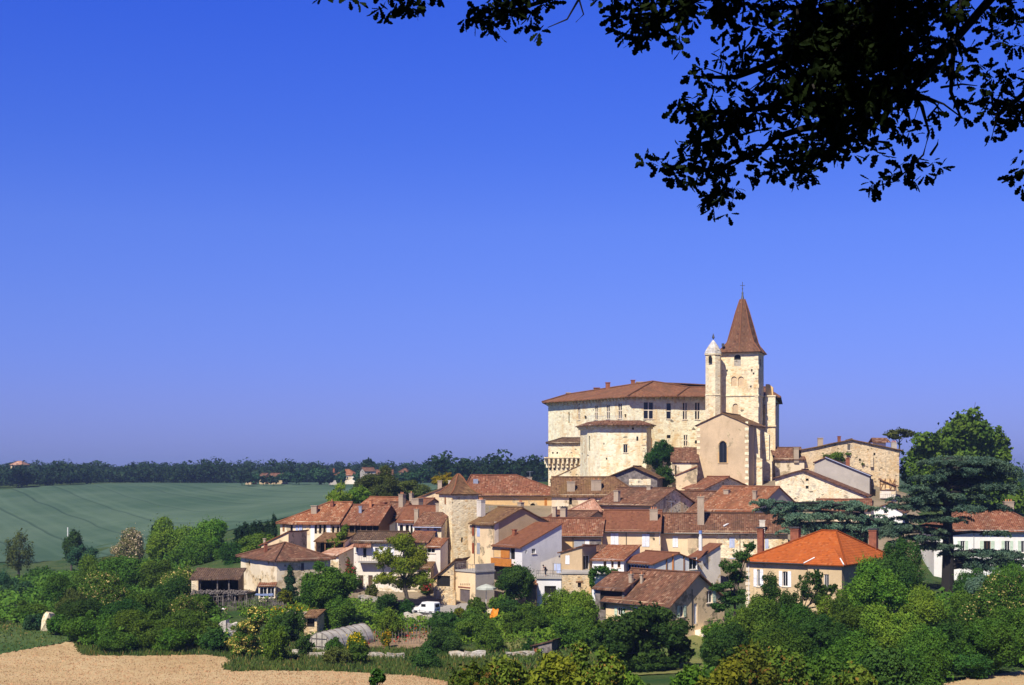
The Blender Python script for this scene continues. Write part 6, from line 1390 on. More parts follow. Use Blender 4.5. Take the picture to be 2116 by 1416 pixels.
mass('flower_bed', 'small red and white garden flowers below the lane', 'flowers', 'roses', thicket([(740,180),(880,186),(905,176),(760,172)], 1500, .22, 31, .2, 1.0, nsc=.9), thicket([(990,197),(1105,200),(1105,194),(990,192)], 1200, .22, 32, .1, .9, nsc=.9))
mass('flower_bed', 'yellow flowering weeds between the garden walls', 'flowers', 'yellowfl', thicket([(560,198),(650,200),(650,188),(560,190)], 1500, .25, 33, .1, .9, nsc=.9), thicket([(700,172),(760,176),(930,190),(930,184)], 1200, .25, 34, .1, .8, nsc=.9))

far_tree('far hedge tree covering the small cream cottage wall', 513, 980, 999, 24, 690, 'forest')
far_tree('far hedge tree covering the tan cottage wall', 566, 981, 999, 30, 690, 'forest')
far_tree('far shrub tree beside the low white farm wing', 682, 978, 999, 22, 665, 'forest')
far_tree('far broad tree below the slender dovecote house', 828, 977, 1000, 24, 630, 'cold')
T('bush', 'broad bush hiding the foot of the far right white house', 2085, 1166, 1270, 100, 186, 'mid', 'bush')
T('bush', 'dark bush against the white house wall by the big cedar', 2010, 1178, 1260, 70, 192, 'dark', 'bush')
# ------------------------------------------------------------------ small things
# white van
D = 199; van = thing('parked_van', 'small white box van parked on the lane beside the cream garage', 'van', Vector((X(881, D), D, ground_px(881, D) + .12)))
vf = Vector((-.86, .51, 0)).normalized(); vs = Vector((-vf.y, vf.x, 0)); o_ = van.location.copy()
def vp(a, s, z): return o_ + vf * a + vs * s + Vector((0, 0, z))
mb = MB(); pr = [(-1.8, .42), (-1.85, 1.0), (-1.78, 1.72), (-1.6, 1.82), (.25, 1.82), (.45, 1.55), (.95, 1.08), (1.75, .98), (1.9, .75), (1.9, .40)]
rl = [[vp(a, .74 * sg * (0.93 if z > 1.2 else 1), z) for a, z in pr] for sg in (-1, 1)]
mb.face(rl[0]); mb.face(rl[1][::-1])
for k in range(len(pr)): k2 = (k + 1) % len(pr); mb.face([rl[0][k], rl[0][k2], rl[1][k2], rl[1][k]])
M['vanpaint'] = plain('white van paint', (0.80, 0.80, 0.79), .35, 0, .03); mb.build('body', M['vanpaint'], van)
mb = MB(); mb.box(vp(-1.86, 0, 1.38), (.95, .03, .42), vs, vf); mb.build('rear_window', M['glass'], van)
for sg in (-1, 1): mb = MB(); mb.box(vp(.0, .735 * sg, 1.36), (.75, .02, .4), vf, vs); mb.build('side_window', M['glass'], van)
mb = MB(); mb.face([vp(.47, -.6, 1.53), vp(.47, .6, 1.53), vp(.93, .62, 1.12), vp(.93, -.62, 1.12)]); mb.build('windscreen', M['glass'], van)
mb = MB(); mb.box(vp(-1.88, 0, .44), (1.5, .1, .14), vs, vf); mb.build('bumper', M['zinc'], van)
mb = MB(); mb.box(vp(-1.87, -.15, .80), (.42, .03, .12), vs, vf); mb.build('number_plate', M['soot'], van)
for a in (-1.2, 1.25):
    for sg in (-1, 1):
        wv = MB(); c = vp(a, sg * .70, .30); wv.tube([c - vs * .08, c + vs * .08], .30, 14); wh = wv.build('wheel', M['soot'], van)
        wv = MB(); wv.tube([c + vs * sg * .06, c + vs * sg * .1], .17, 10); wv.build('rim', M['zinc'], wh)
# polytunnel greenhouse
D = 168; A_, B_ = Vector((X(660, 167), 167, ground_px(660, 167))), Vector((X(748, 175), 175, ground_px(748, 175) + .1)); ax = (B_ - A_); ax.z = 0; L = ax.length; ax /= L; sd = Vector((-ax.y, ax.x, 0))
gh = thing('greenhouse_tunnel', 'long arched greenhouse tunnel of dusty plastic in the garden by the field', 'greenhouse', (A_ + B_) / 2)
R_, HT = 1.75, 2.3
def arch(k, r=1.0):
    z0 = A_.z * (1 - k) + B_.z * k - .1; c = A_.lerp(B_, k); c.z = z0
    return [c + sd * (-R_ * r * math.cos(t_)) + Vector((0, 0, HT * r * math.sin(t_))) for t_ in np.linspace(0, math.pi, 15)]
gh.location = gh.location
mb = MB(); rr = [arch(k) for k in np.linspace(0, 1, 15)]
for k, (a, b_) in enumerate(zip(rr, rr[1:])):
    for i in range(14):
        j = .05 * math.sin(k * 2.1 + i); mb.face([a[i], a[i + 1], b_[i + 1], b_[i]])
mb.face(rr[0]); mb.face(rr[-1][::-1])
m, t, n, l, b = newmat('dusty plastic film'); p = objcoord(t)
l.new(mix(t, ramp(t, noise(t, p, .9, 4, .7), .35, .7), (0.50, 0.46, 0.38), (0.27, 0.25, 0.22)), b.inputs['Base Color']); b.inputs['Roughness'].default_value = .4
M['film'] = m; mb.build('cover', M['film'], gh)
mb = MB()
for k in np.linspace(0, 1, 8): mb.tube(arch(k, 1.015), .05, 5)
mb.build('hoops', M['greywood'], gh)
mb = MB(); a = arch(0, .99)
for i in range(2, 13, 2): q = a[i] - ax * .06; mb.bar((q.x, q.y, A_.z - .1), q, .07)
for z_ in (.9, 1.8): mb.bar(a[1] * .5 + a[13] * .5 - ax * .06 + Vector((0, 0, z_ - .7)) - sd * 1.1, a[1] * .5 + a[13] * .5 - ax * .06 + Vector((0, 0, z_ - .7)) + sd * 1.1, .06)
mb.build('end_frame', M['greywood'], gh)
# stick fence and pergola under the open barn
def stakes(name, label, cat, pts, n, h_, r=.03, jit=.25, rail=None, group=None, mat='greywood'):
    """One fence along pts [(px, D)]: upright sticks and rails, each its own part."""
    rs = random.Random(hash_name(label)); P_ = [Vector((X(a, d), d, 0)) for a, d in pts]; c = sum(P_, Vector()) / len(P_)
    root = thing(name, label, cat, Vector((c.x, c.y, ground(c.x, c.y))), group)
    seg = [(a, b_, (b_ - a).length) for a, b_ in zip(P_, P_[1:])]; tot = sum(q[2] for q in seg); mb = MB(); tops = []
    for k in range(n):
        d = tot * k / (n - 1); i = 0
        while i < len(seg) - 1 and d > seg[i][2]: d -= seg[i][2]; i += 1
        p = seg[i][0].lerp(seg[i][1], d / seg[i][2]); p.z = ground(p.x, p.y); hh = h_ * rs.uniform(1 - jit, 1 + jit * .6)
        q = p + Vector((rs.uniform(-.12, .12), rs.uniform(-.12, .12), hh)); mb.tube([p - Vector((0, 0, .3)), q], r, 5); tops.append((p, q))
    mb.build('sticks', M[mat], root)
    if rail:
        mb = MB()
        for f_ in rail:
            for (p, q), (p2, q2) in zip(tops[::3], tops[3::3]): mb.bar(p.lerp(q, f_), p2.lerp(q2, f_), .05)
        mb.build('rails', M[mat], root)
    return root
stakes('stick_fence', 'rough grey stick fence in front of the open barn', 'fence', [(397, 197), (440, 196), (520, 196.5), (585, 197.5)], 64, 1.9, .035, .35, (.35, .8))
stakes('picket_fence', 'short weathered picket fence under the slim dark conifer', 'fence', [(560, 196), (590, 196)], 10, 1.3, .05, .2, (.4, .8))
pg = thing('pergola', 'low grey pergola of poles with a brushwood cover before the open barn', 'pergola', Vector((X(450, 199), 199, ground_px(450, 199))))
mb = MB(); z0 = Zp(1231, 199)
for px in (397, 425, 460, 484, 508): x = X(px, 199); mb.tube([(x, 199, ground(x, 199) - .3), (x + .1, 199, z0 + .1)], .09, 6)
mb.tube([(X(394, 199), 199, z0 + .05), (X(450, 199), 199, z0 - .15), (X(510, 199), 199, z0 + .25)], .11, 6); mb.tube([(X(396, 201), 201, Zp(1222, 201)), (X(512, 201), 201, Zp(1222, 201))], .1, 6); mb.build('poles', M['greywood'], pg)
mb = MB(); rs = random.Random(5)
for k in range(90):
    x = X(398 + rs.random() * 110, 200); mb.bar((x, 198.6, z0 + .2 + rs.uniform(0, .15)), (x + rs.uniform(-.5, .5), 201.6, z0 + .35 + rs.uniform(0, .3)), .07)
mb.build('brushwood', M['greywood'], pg)
stakes('bean_stakes', 'row of thin bean stakes in the bare garden plot', 'stakes', [(775, 172), (868, 173)], 16, 1.9, .03, .2)
stakes('bean_stakes', 'second row of bean stakes behind the first in the garden plot', 'stakes', [(800, 179), (890, 179)], 14, 1.7, .03, .2)
stakes('garden_fence', 'low dark slat fence by the parasol under the garage', 'fence', [(993, 201), (1022, 201)], 14, 1.0, .06, .1, (.5, .9))
stakes('wire_fence', 'thin post fence at the lane side above the rubble bank', 'fence', [(858, 197), (940, 196)], 9, 1.1, .04, .2, (.6, .95))
# garden walls
def wall_strip(label, pts, h_, mat, th=.5, name='garden_wall', jit=.25):
    rs = random.Random(hash_name(label)); P_ = [Vector((X(a, d), d, 0)) for a, d in pts]; c = sum(P_, Vector()) / len(P_); mb = MB()
    for a, b_ in zip(P_, P_[1:]):
        n = max(2, int((b_ - a).length / .7)); e = (b_ - a).normalized(); inw = Vector((-e.y, e.x, 0))
        prev = None
        for k in range(n + 1):
            p = a.lerp(b_, k / n); g_ = ground(p.x, p.y); hh = h_ * rs.uniform(1 - jit, 1 + jit); o = rs.uniform(-.08, .08)
            ring = [p - inw * (th / 2 - o) + Vector((0, 0, g_ - .5)), p - inw * (th / 2.4 - o) + Vector((0, 0, g_ + hh)), p + inw * th / 2 + Vector((0, 0, g_ + hh * 1.02)), p + inw * th / 2 + Vector((0, 0, g_ - .5))]
            if prev:
                for i in range(3): mb.face([prev[i], ring[i], ring[i + 1], prev[i + 1]])
            else: mb.face(ring)
            prev = ring
        mb.face(prev[::-1])
    o = mb.build(name, M[mat], None, rooted=True); return tag(o, label, 'wall')
wall_strip('pale rubble bank wall under the lane and white van', [(838, 195), (870, 194), (910, 194.5), (948, 196)], 0.9, 'whitestone', 1.2)
wall_strip('low tumbled stone wall at the garden plot edge', [(755, 163), (800, 162.5), (835, 163)], .5, 'greystone', .6, jit=.5)
wall_strip('short white stone wall in the grass below the orchard trees', [(928, 163.5), (960, 163), (1003, 163.5)], .75, 'whitestone', .5)
wall_strip('low stone wall end beside the dark garden shed', [(1045, 164), (1105, 164.5)], .45, 'greystone', .5)
wall_strip('low stone wall under the greenhouse tunnel', [(606, 163), (640, 162), (672, 162)], .6, 'greystone', .6)
wall_strip('pale stone bank beside the cream flowering elder', [(452, 172), (470, 171.5), (490, 172)], 2.3, 'whitestone', .8)
wall_strip('tumbled dry stone wall under the slim dark conifer', [(588, 190), (640, 189)], 1.0, 'greystone', .8, jit=.4)
wall_strip('grey stone garden wall below the white balcony house', [(740, 206), (785, 206.5)], 1.1, 'greystone', .6)
wall_strip('stone wall joining the cart shed and the cream garage', [(912, 207.5), (942, 207)], 2.2, 'rubble', .5)
wall_strip('low wall in front of the fig tree', [(1000, 199), (1055, 198.5)], .8, 'palerub', .5)
ru = MB(); D = 172
pts = [(84,1304),(86,1282),(90,1270),(96,1264),(101,1267),(105,1280),(110,1288),(113,1306)]
fr = [P(a, b_, D) for a, b_ in pts]; bk = [p + Vector((.3, 1.2, -.2)) for p in fr]
c = sum(fr, Vector()) / len(fr) + Vector((0, -.5, 0))
for a, b_ in zip(fr, fr[1:] + fr[:1]): ru.face([a, b_, c])
for k in range(len(fr)): k2 = (k + 1) % len(fr); ru.face([fr[k], bk[k], bk[k2], fr[k2]])
ru.face(bk); tag(ru.build('stone_ruin', M['palerub'], None, rooted=True), 'broken pale stone wall stump among bushes at the left meadow', 'ruin')
# garden shed
sh = House('garden_shed', 'dark tumbledown garden shed with a red brown door under the trees', 'shed', 1101, 166, -24, 1140, 1333, depth=3.4, roof='shedr', rise=.7, wall='greywood', tile='t_dark', og=.2, oe=.25, corner='a'); sh.win('F', 1103, 1336, 1112, 1362, kind='d', mat='brick'); sh.win('F', 1117, 1340, 1124, 1352); sh.done()
sh = House('hut', 'low hut with a flat tan roof beside the round tree trunk', 'hut', 628, 178, -10, 655, 1273, depth=3, roof='shed', rise=.5, wall='rubble', tile='t_lichen', og=.2); sh.win('F', 634, 1279, 650, 1296, kind='x'); sh.done()
# parasol, tarp, awning, laundry
um = thing('parasol', 'open pale green parasol on a post beside the cream garage', 'parasol', Vector((X(1004, 203), 203, ground_px(1004, 203))))
c = P(1005, 1214, 203); mb = MB(); rg = [[c + Vector((r * math.cos(k * math.pi / 4), r * math.sin(k * math.pi / 4), z)) for k in range(8)] for r, z in ((1.45, -.28), (1.4, -.02), (.75, .28), (.04, .5))]; mb.rings(rg)
M['canvas'] = plain('pale canvas', (.40, .42, .36), .9); mb.build('canopy', M['canvas'], um); mb = MB(); mb.tube([um.location, c + Vector((0, 0, .5))], .05, 6); mb.build('pole', M['frame'], um)
aw = House('porch', 'small orange tiled porch roof between the fig tree and the terrace garage', 'porch', 1086, 203, -6, 1108, 1213, depth=2.5, roof='shed', rise=.8, wall='wood', tile='t_orange', og=.1, oe=.2); aw.done()
aw = House('porch', 'glazed porch with an orange roof leaning on the blunt stone farmhouse', 'porch', 534, 202, 5, 569, 1210, depth=2.2, roof='shed', rise=.3, wall='farmplaster', tile='t_orange', og=.1, oe=.15); aw.win('F', 537, 1213, 552, 1236); aw.win('F', 553, 1213, 567, 1236); aw.done()
tb = thing('garden_table', 'blue sheeted table in front of the glazed porch', 'table', Vector((X(545, 198.5), 198.5, ground_px(545, 198.5))))
M['bluesheet'] = plain('blue sheet', (.17, .22, .36), .6); mb = MB(); zt = Zp(1229, 198.5); mb.slab((X(527, 198), 197.8, zt), (X(566, 198), 197.8, zt), (X(564, 199.5), 199.4, zt + .1), (X(529, 199.5), 199.4, zt + .1), .06, 6, 3, .05); mb.build('table_top', M['bluesheet'], tb)
for px in (530, 562):
    for d in (197.9, 199.2): mb = MB(); mb.bar((X(px, d), d, tb.location.z - .2), (X(px, d), d, zt - .06), .06); mb.build('leg', M['greywood'], tb)
tp = MB(); cc = [P(1012, 1276, 190), P(1028, 1270, 190), P(1031, 1258, 191.5), P(1018, 1256, 191.5)]; tp.slab(cc[0], cc[1], cc[2], cc[3], .1, 6, 5, .12)
M['orangetarp'] = plain('orange tarpaulin', (.62, .22, .015), .6); tag(tp.build('tarpaulin', M['orangetarp'], None, rooted=True), 'crumpled orange tarpaulin on the bank below the fig tree', 'tarpaulin')
ln = thing('laundry_line', 'washing line with pale blue laundry on the white garage terrace', 'laundry', Vector((X(1152, 208), 208, TERR.zE + .22)))
z0 = TERR.zE + .22; mb = MB()
for px in (1143, 1159): mb.tube([(X(px, 208), 208, z0), (X(px, 208), 208, z0 + 1.75)], .035, 6)
mb.bar((X(1143, 208), 208, z0 + 1.7), (X(1159, 208), 208, z0 + 1.7), .02); mb.build('posts', M['metal'], ln)
for a, b_, h_ in ((1145, 1149, 1.0), (1150, 1158.5, 1.35)):
    mb = MB(); mb.slab((X(a, 207.95), 207.95, z0 + 1.7 - h_), (X(b_, 207.95), 207.9, z0 + 1.7 - h_), (X(b_, 208), 208, z0 + 1.7), (X(a, 208), 208, z0 + 1.7), .02, 6, 4, .04); mb.build('sheet', M['shutb'], ln)
# people
def person(label, px, D, z, joints, top, legs, hair, face=(0, -1, 0), hat=None):
    """joints: name -> (side, forward, up) in metres from the feet; one skinned body with clothing as children."""
    root = thing('person', label, 'person', Vector((X(px, D), D, z))); fw = Vector(face).normalized(); sdv = Vector((-fw.y, fw.x, 0))
    def skin(name, verts, edges, rad, mat, parent):
        me = bpy.data.meshes.new(name); me.from_pydata([tuple(sdv * a + fw * b_ + Vector((0, 0, c))) for a, b_, c in verts], edges, []); me.update()
        o = bpy.data.objects.new(name, me); COL.objects.link(o); o.parent = parent; me.materials.append(mat)
        md = o.modifiers.new('skin', 'SKIN'); md.use_smooth_shade = True
        for k, r in enumerate(rad): me.skin_vertices[0].data[k].radius = (r, r)
        me.skin_vertices[0].data[0].use_root = True
        sb = o.modifiers.new('sub', 'SUBSURF'); sb.levels = sb.render_levels = 1; return o
    J = joints; vs_, ed, rd = [], [], []
    def add(p, r, par=None):
        vs_.append(p); rd.append(r)
        if par is not None: ed.append((par, len(vs_) - 1))
        return len(vs_) - 1
    pel = add(J['pelvis'], .15); ch_ = add(J['chest'], .165, pel); nk = add(J['neck'], .06, ch_); hdm = add(J['head'], .10, nk); add(tuple(np.array(J['head']) + (np.array(J['head']) - np.array(J['neck'])) * .7), .085, hdm)
    for sg in (-1, 1):
        m_ = lambda q: (q[0] * sg, q[1], q[2])
        kn = add(m_(J['knee']), .075, add(m_(J['hip']), .10, pel)); an_ = add(m_(J['ankle']), .048, kn); f_ = m_(J['ankle']); add((f_[0], f_[1] + .17, f_[2] - .05), .04, an_)
        el = add(m_(J['elbow']), .042, add(m_(J['shoulder']), .062, ch_)); wr = add(m_(J['wrist']), .03, el); w_ = np.array(m_(J['wrist'])); d_ = w_ - np.array(m_(J['elbow'])); d_ /= np.linalg.norm(d_)
        pm = add(tuple(w_ + d_ * .07), .033, wr)
        for k, (off, ln_) in enumerate(((-.03, .075), (-.01, .09), (.01, .085), (.03, .065))): tip = add(tuple(w_ + d_ * .115 + np.array([off, off * .3, 0])), .010, pm); add(tuple(w_ + d_ * (.115 + ln_) + np.array([off * 1.2, .02, 0])), .008, tip)
        add(tuple(w_ + d_ * .08 + np.array([-.05 * sg, .03, 0])), .011, pm)
    M.setdefault('skin', plain('skin', (.42, .25, .17), .6)); skin('body', vs_, ed, rd, M['skin'], root)
    lerp = lambda a, b_, k: tuple(np.array(a) * (1 - k) + np.array(b_) * k)
    def garment(name, chains, mat):
        v, e_, r_ = [], [], []
        for ci, ch2 in enumerate(chains):
            prev = 0 if ci else None
            for (p, r) in (ch2 if ci == 0 else ch2):
                v.append(p); r_.append(r)
                if prev is not None: e_.append((prev, len(v) - 1))
                prev = len(v) - 1
        skin(name, v, e_, r_, mat, root)
    sx = lambda q, sg: (q[0] * sg, q[1], q[2])
    garment('shirt', [[(lerp(J['pelvis'], J['chest'], .75), .19), (lerp(J['chest'], J['neck'], .5), .12)], [(J['pelvis'], .175)]] + [[(sx(J['shoulder'], sg), .082), (lerp(sx(J['shoulder'], sg), sx(J['elbow'], sg), .85), .062)] for sg in (-1, 1)], top)
    garment('trousers', [[(J['pelvis'], .18)]] + [[(sx(J['hip'], sg), .118), (sx(J['knee'], sg), .09), (lerp(sx(J['knee'], sg), sx(J['ankle'], sg), .9), .07)] for sg in (-1, 1)], legs)
    hc = np.array(J['head']); hb = MB(); up = (hc - np.array(J['neck'])); up /= np.linalg.norm(up); cc_ = hc + up * .07
    w3 = lambda q: root.location + sdv * q[0] + fw * q[1] + Vector((0, 0, q[2]))
    fdir = np.array([0, up[2], -up[1]]); sd_ = np.array([1, 0, 0])
    hb.rings([[w3(cc_ - fdir * .025 + up * z_ + (sd_ * math.cos(k) + fdir * math.sin(k)) * r) for k in np.arange(8) * math.pi / 4] for z_, r in ((-.07, .098), (.0, .118), (.07, .10), (.11, .05), (.118, .004))]); hb.build('hair', hair, root, smooth=True)
    fb = MB()
    for sg in (-1, 1): fb.tube([w3(cc_ + sd_ * .035 * sg + fdir * .095 - up * .045), w3(cc_ + sd_ * .035 * sg + fdir * .112 - up * .045)], .012, 6)
    fb.tube([w3(cc_ + fdir * .09 - up * .05), w3(cc_ + fdir * .135 - up * .085)], .014, 5); fb.tube([w3(cc_ + sd_ * -.025 + fdir * .1 - up * .13), w3(cc_ + sd_ * .025 + fdir * .1 - up * .13)], .008, 5); fb.build('face', M['shutred'], root)
    if hat:
        hb = MB(); hb.rings([[w3(cc_ + up * z_ + (sd_ * math.cos(k) + fdir * math.sin(k)) * r) for k in np.arange(12) * math.pi / 6] for z_, r in ((.055, .24), (.065, .24), (.075, .125), (.17, .11), (.19, .03))]); hb.build('hat', hat, root)
    return root
M['navy'] = plain('dark clothes', (.03, .03, .04), .9); M['redshirt'] = plain('red shirt', (.50, .03, .03), .9); M['beige'] = plain('beige clothes', (.5, .36, .24), .9); M['whiteshirt'] = plain('white shirt', (.7, .7, .72), .9); M['strawhat'] = plain('straw', (.6, .42, .16), .9); M['hairdark'] = plain('dark hair', (.03, .02, .015), .8)
stoop = dict(pelvis=(0, 0, .92), chest=(0, .16, 1.24), neck=(0, .30, 1.40), head=(0, .38, 1.46), hip=(.10, 0, .86), knee=(.11, .08, .48), ankle=(.11, 0, .08), shoulder=(.19, .22, 1.33), elbow=(.22, .36, 1.08), wrist=(.16, .46, .86))
stand = dict(pelvis=(0, 0, .95), chest=(0, .02, 1.30), neck=(0, .02, 1.48), head=(0, .04, 1.57), hip=(.10, 0, .88), knee=(.10, .03, .48), ankle=(.10, 0, .08), shoulder=(.19, .02, 1.42), elbow=(.24, .05, 1.14), wrist=(.22, .22, .96))
bend = dict(pelvis=(0, -.05, .86), chest=(0, .36, .98), neck=(0, .54, .98), head=(0, .62, .95), hip=(.10, -.05, .80), knee=(.12, .08, .45), ankle=(.12, 0, .08), shoulder=(.19, .45, .98), elbow=(.2, .5, .70), wrist=(.16, .58, .44))
person('person in dark clothes stooping on the white garage terrace', 1128, 206.5, TERR.zE + .23, stoop, M['navy'], M['navy'], M['hairdark'], (-.9, -.4, 0))
person('person in red top and pale trousers standing in the garden by the stick fence', 444, 194.5, ground_px(444, 194.5), stand, M['redshirt'], M['beige'], M['hairdark'], (.6, -.8, 0))
person('person in white shirt and straw hat bending over in the garden', 459, 192.5, ground_px(459, 192.5), bend, M['whiteshirt'], M['navy'], M['hairdark'], (.9, -.3, 0), M['strawhat'])
# aerials on roofs
def aerial(label, px, top, bot, D):
    root = thing('television_aerial', label, 'aerial', P(px, bot, D)); a, b_ = P(px, bot + 6, D), P(px, top, D); mb = MB(); mb.tube([a, b_], .035, 5); mb.build('mast', M['zinc'], root); mb = MB()
    mb.bar(b_ + Vector((-.6, 0, -.1)), b_ + Vector((.6, 0, -.1)), .04)
    for k in range(5): c = b_ + Vector((-.5 + k * .25, 0, -.1)); mb.bar(c - Vector((0, .4, 0)), c + Vector((0, .4, 0)), .03)
    mb.build('antenna', M['zinc'], root)
aerial('thin roof aerial on the big ochre house with the wide red roof', 1095, 974, 988, 266)
aerial('thin tall aerial over the long row house with pale blue shutters', 1387, 1035, 1056, 243)
aerial('thin roof aerial above the narrow tan gable house', 1012, 1046, 1060, 232)
pole = thing('utility_pole', 'thin white pole standing in the lower green field', 'pole', P(140, 1104, 380)); mb = MB(); mb.tube([P(140, 1135, 380), P(140, 1090, 380)], .13, 6); mb.build('pole_shaft', M['frame'], pole)

# ------------------------------------------------------------------ overhanging oak: the tree the photographer stands under
rs = np.random.RandomState(4)
oak = thing('oak_tree', 'dark oak tree whose leafy branches hang into the top of the view', 'tree', Vector((6.4, 5.5, ground(6.4, 5.5))))
mb = MB(); g0 = oak.location.z
mb.tube([(6.4, 5.5, g0 - .5), (6.3, 5.6, g0 + 2), (6.0, 5.9, g0 + 4.5), (5.2, 6.8, g0 + 7.5), (4.6, 7.2, g0 + 10)], [.55, .42, .36, .26, .14], 12)
mb.build('trunk', DARKBARK, oak)
def PD(px, py, D): return Vector((X(px, D), D, Zp(py, D)))
br = MB()
def limb(pts, rad): br.tube([PD(*p) if len(p) == 3 else Vector(p[:3]) for p in pts], rad, 7)
B0 = (6.0, 5.9, g0 + 4.5, 1); B1 = (5.6, 6.4, g0 + 6.0, 1)
limb([B0, (2500,-260,9.0), (2150,-120,9.4), (1990,-10,9.6), (1970,110,9.8), (1965,190,9.8), (1985,242,9.9)], [.16, .09, .05, .03, .018, .014, .008])
limb([B0, (2500,-200,9.0), (2080,-40,9.8), (1880,190,10), (1750,252,10.2), (1660,266,10.3), (1600,285,10.3), (1575,310,10.3), (1480,350,10.2), (1400,350,10.1)], [.17, .06, .034, .028, .03, .026, .022, .018, .012, .006])
limb([B1, (2000,-120,9.5), (1780,40,10.2), (1650,110,10.4), (1520,160,10.4), (1440,160,10.3)], [.15, .1, .06, .035, .02, .008])
limb([(1780,40,10.2), (1700,160,10.4), (1600,220,10.4), (1500,235,10.4), (1400,228,10.3)], [.05, .035, .025, .015, .006])
limb([B1, (1800,-160,9.8), (1500,-40,10.3), (1380,30,10.3), (1310,30,10.3)], [.14, .09, .05, .02, .008])
limb([(1500,-40,10.3), (1250,-40,10.3), (1100,10,10.2), (1000,40,10.2)], [.05, .03, .015, .006])
limb([(1250,-40,10.3), (1195,0,10.2), (1172,40,10.2), (1132,57,10.2)], [.02, .009, .006, .003]); limb([(1197,0,10.2), (1206,30,10.2), (1190,46,10.2)], [.007, .005, .003])
limb([(1250,-40,10.3), (1000,-70,10.2), (840,-10,10.1), (700,-5,10.1)], [.03, .03, .015, .006])
limb([(1880,190,10), (1905,220,9.9), (1920,275,9.9), (1908,320,9.9), (1850,375,9.9), (1810,385,9.9)], [.03, .014, .008, .007, .005, .004])
limb([(1880,190,10), (1950,215,9.9), (1990,245,9.9)], [.02, .007, .005])
limb([B0, (2400,60,9.2), (2170,150,9.6), (2060,240,9.8), (2048,290,9.8)], [.12, .05, .025, .015, .006]); limb([(2400,60,9.2), (2180,330,9.6), (2070,378,9.8)], [.05, .02, .006])
for _ in range(70):
    px, py = rs.uniform(1500, 1960), rs.uniform(0, 330); a = rs.uniform(0, 6.28); q = rs.uniform(40, 90); D = rs.uniform(9.6, 10.6)
    limb([(px, py, D), (px + math.cos(a) * q * .5 + 6, py + math.sin(a) * q * .5, D + .1), (px + math.cos(a) * q, py + math.sin(a) * q + 10, D + .1)], [.010, .007, .003])
br.build('branches', DARKBARK, oak)
clusters = [(672,2,16,.9),(715,-4,18,1),(740,4,10,.8),(800,0,34,1.3),(845,-2,32,1.3),(785,40,10,.9),(870,10,20,1),(905,-6,14,1),
 (985,30,24,1.2),(1015,45,32,1.7),(1045,10,34,1.2),(1000,0,20,1),(1075,30,34,1.1),(1105,55,22,1.2),(1095,5,34,1),(1140,0,20,1),(965,40,8,1),(1240,0,10,.8),
 (1290,20,40,1.5),(1310,60,38,1.5),(1355,10,44,1.5),(1345,60,34,1.5),(1395,30,38,1.5),(1400,85,22,1.3),(1415,112,13,1.2),(1430,20,30,1.1),(1475,10,34,1.4),(1510,30,30,1.3),(1560,20,36,1.4),(1590,10,24,1.3),(1505,56,12,1),(1440,48,12,1.1),
 (1650,60,50,1.7),(1700,40,70,2),(1760,70,90,2.3),(1830,50,80,2.0),(1900,40,60,1.6),(1690,130,70,2),(1760,170,90,2.2),(1830,160,70,1.8),(1880,120,60,1.5),(1640,120,40,1.5),(1960,30,40,1.3),(1960,110,30,1.1),(2000,15,30,1),
 (1590,95,36,1.4),(1550,80,26,1),(1545,125,30,1.3),(1490,110,18,1.1),(1500,150,28,1),(1445,155,26,.9),(1465,175,24,.9),(1600,160,30,1),(1530,180,20,.7),
 (1395,225,20,1.2),(1425,240,26,1.3),(1470,235,32,1.5),(1510,205,26,1.1),(1530,250,36,1.6),(1580,220,32,1.4),(1620,200,36,1.5),(1660,220,40,1.7),(1600,260,24,1),(1700,240,50,2),(1760,250,50,2),(1820,230,45,1.6),(1870,200,34,1.3),
 (1325,352,11,1),(1352,350,20,1.2),(1385,355,24,1.5),(1425,330,30,1.6),(1470,310,38,1.8),(1500,270,34,1.6),(1440,370,26,1.2),(1480,360,34,1.9),(1495,400,30,1.6),(1480,425,26,1.2),(1495,448,15,1.1),(1460,420,14,.8),(1395,390,13,1.1),(1455,275,24,1.2),(1530,320,30,1.4),
 (1565,370,22,1),(1600,350,26,1.1),(1650,360,34,1.7),(1640,320,36,1.6),(1690,300,40,1.8),(1730,300,34,1.6),(1610,320,24,1),(1660,385,14,1),(1565,345,18,.8),(1770,290,34,1.5),(1740,328,14,1),(1790,325,17,1),(1760,315,20,1),
 (1825,320,18,1.1),(1870,270,24,1.1),(1855,290,18,1),(1880,290,13,1),(1810,385,22,1.3),(1840,365,18,1),(1880,345,24,1.2),(1930,345,20,1.1),(1895,385,14,1),(1910,365,18,1),(1860,345,16,.7),(1845,310,14,.8),
 (1938,262,17,1.2),(1925,245,10,.9),(1985,245,15,1.1),(2000,95,28,1),(2015,130,20,.9),(1985,170,12,.6),(1975,205,10,.6),(2055,30,34,1.2),(2095,25,34,1.2),(2070,80,24,1.2),(2100,90,24,1.2),(2040,60,14,1),
 (2045,170,26,1.1),(2080,160,26,1),(2105,175,24,1),(2030,205,18,.9),(2060,215,28,1.3),(2100,230,32,1.6),(2075,255,24,1.4),(2055,292,14,1.2),(2030,235,14,.7),(2105,330,16,1.1),(2080,375,16,1),(2105,370,18,1.2),(2110,395,10,.8),(2000,225,14,.8),(1960,170,22,.8),(1940,140,26,1)]
lob_ = [(0, 0), (.10, .07), (.22, .13), (.30, .09), (.42, .19), (.53, .13), (.66, .24), (.76, .17), (.88, .17), (1.0, .02), (.93, -.13), (.80, -.16), (.70, -.24), (.56, -.13), (.46, -.20), (.33, -.09), (.22, -.13), (.10, -.07)]
LV, LF = [], []
outl = np.array(lob_)
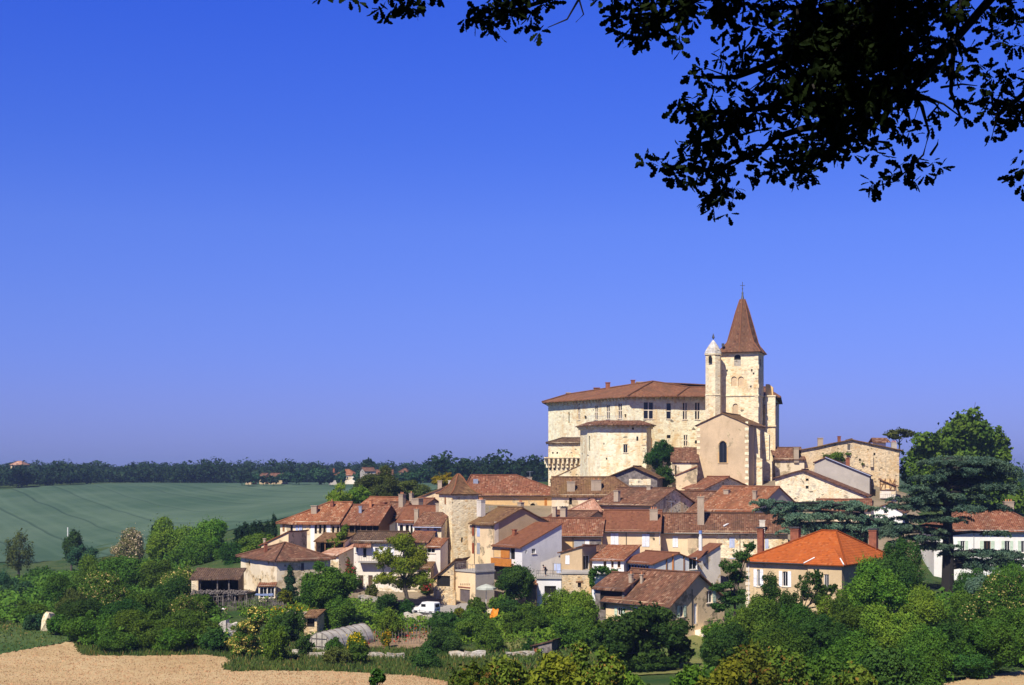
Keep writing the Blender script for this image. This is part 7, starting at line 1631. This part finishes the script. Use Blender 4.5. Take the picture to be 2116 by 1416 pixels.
def add_leaf(c, d, nrm, L):
    d = d / np.linalg.norm(d); b_ = np.cross(nrm, d); b_ /= np.linalg.norm(b_) + 1e-9; nn = np.cross(d, b_)
    bend_ = rs.uniform(-.25, .25); k0 = len(LV)
    for u, v in outl: LV.append(c + d * u * L + b_ * v * L * 1.15 + nn * L * (bend_ * (u - .5) ** 2 + .25 * abs(v)))
    LF.append(tuple(range(k0, k0 + 18)))
for (px, py, r, dens) in clusters:
    py -= 10 if py > 60 else 4; r *= .92; core = 1640 < px < 1860 and py < 270
    nros = max(1, int(dens * r * r * 3.14 / (360 if core else 420)))
    for _ in range(nros):
        a = rs.uniform(0, 6.28); q = r * math.sqrt(rs.uniform(0, 1)) * .95; D = rs.uniform(9.6, 10.7)
        c = np.array(PD(px + math.cos(a) * q, py + math.sin(a) * q, D)); s = D / F
        for k in range(rs.randint(4, 8)):
            dv = np.array([rs.normal(0, 1), rs.normal(0, .6), rs.normal(-.45, .8)]); dv /= np.linalg.norm(dv)
            nr = np.cross(dv, rs.normal(0, 1, 3)) + np.array([0, -.5, .2]); L = s * rs.uniform(17, 29)
            add_leaf(c + dv * s * rs.uniform(0, 9), dv, nr / np.linalg.norm(nr), L)
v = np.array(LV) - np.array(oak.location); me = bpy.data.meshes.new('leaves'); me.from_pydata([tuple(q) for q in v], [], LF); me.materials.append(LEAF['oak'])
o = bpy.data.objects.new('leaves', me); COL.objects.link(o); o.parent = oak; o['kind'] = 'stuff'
# the rest of the crown, overhead and out of the picture, shades these branches
n = 60000; c = np.c_[rs.uniform(-12, 14, n), rs.uniform(-15, 15, n), rs.uniform(29.5, 43, n)]
keep = (((c[:, 0] - 1) / 13) ** 2 + ((c[:, 1] - 0) / 15) ** 2 + ((c[:, 2] - 35) / 8) ** 2 < 1) & np.where(c[:, 1] > -1, (c[:, 2] > 31.8 + np.maximum(c[:, 1], 0) * .36) & (c[:, 2] > 32.6), c[:, 1] < -2.5)
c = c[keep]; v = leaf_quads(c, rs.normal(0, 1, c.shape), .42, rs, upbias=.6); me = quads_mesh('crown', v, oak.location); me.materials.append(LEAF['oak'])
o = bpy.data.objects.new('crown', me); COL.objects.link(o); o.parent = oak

# ------------------------------------------------------------------ air
HAZE = 0.00017
hz = MB(); hz.box((0, 1650, 27), (8600, 5300, 76)); 
m = bpy.data.materials.new('blue air'); m.use_nodes = True; m.node_tree.nodes.clear()
pv = m.node_tree.nodes.new('ShaderNodeVolumePrincipled'); ou = m.node_tree.nodes.new('ShaderNodeOutputMaterial'); m.node_tree.links.new(pv.outputs[0], ou.inputs['Volume'])
pv.inputs['Color'].default_value = (0.45, 0.62, 1.0, 1); pv.inputs['Density'].default_value = HAZE; pv.inputs['Anisotropy'].default_value = 0.2
o = hz.build('haze', m); o['kind'] = 'stuff'; o['label'] = 'thin blue air over the valley'; o['category'] = 'haze'; o.visible_shadow = True
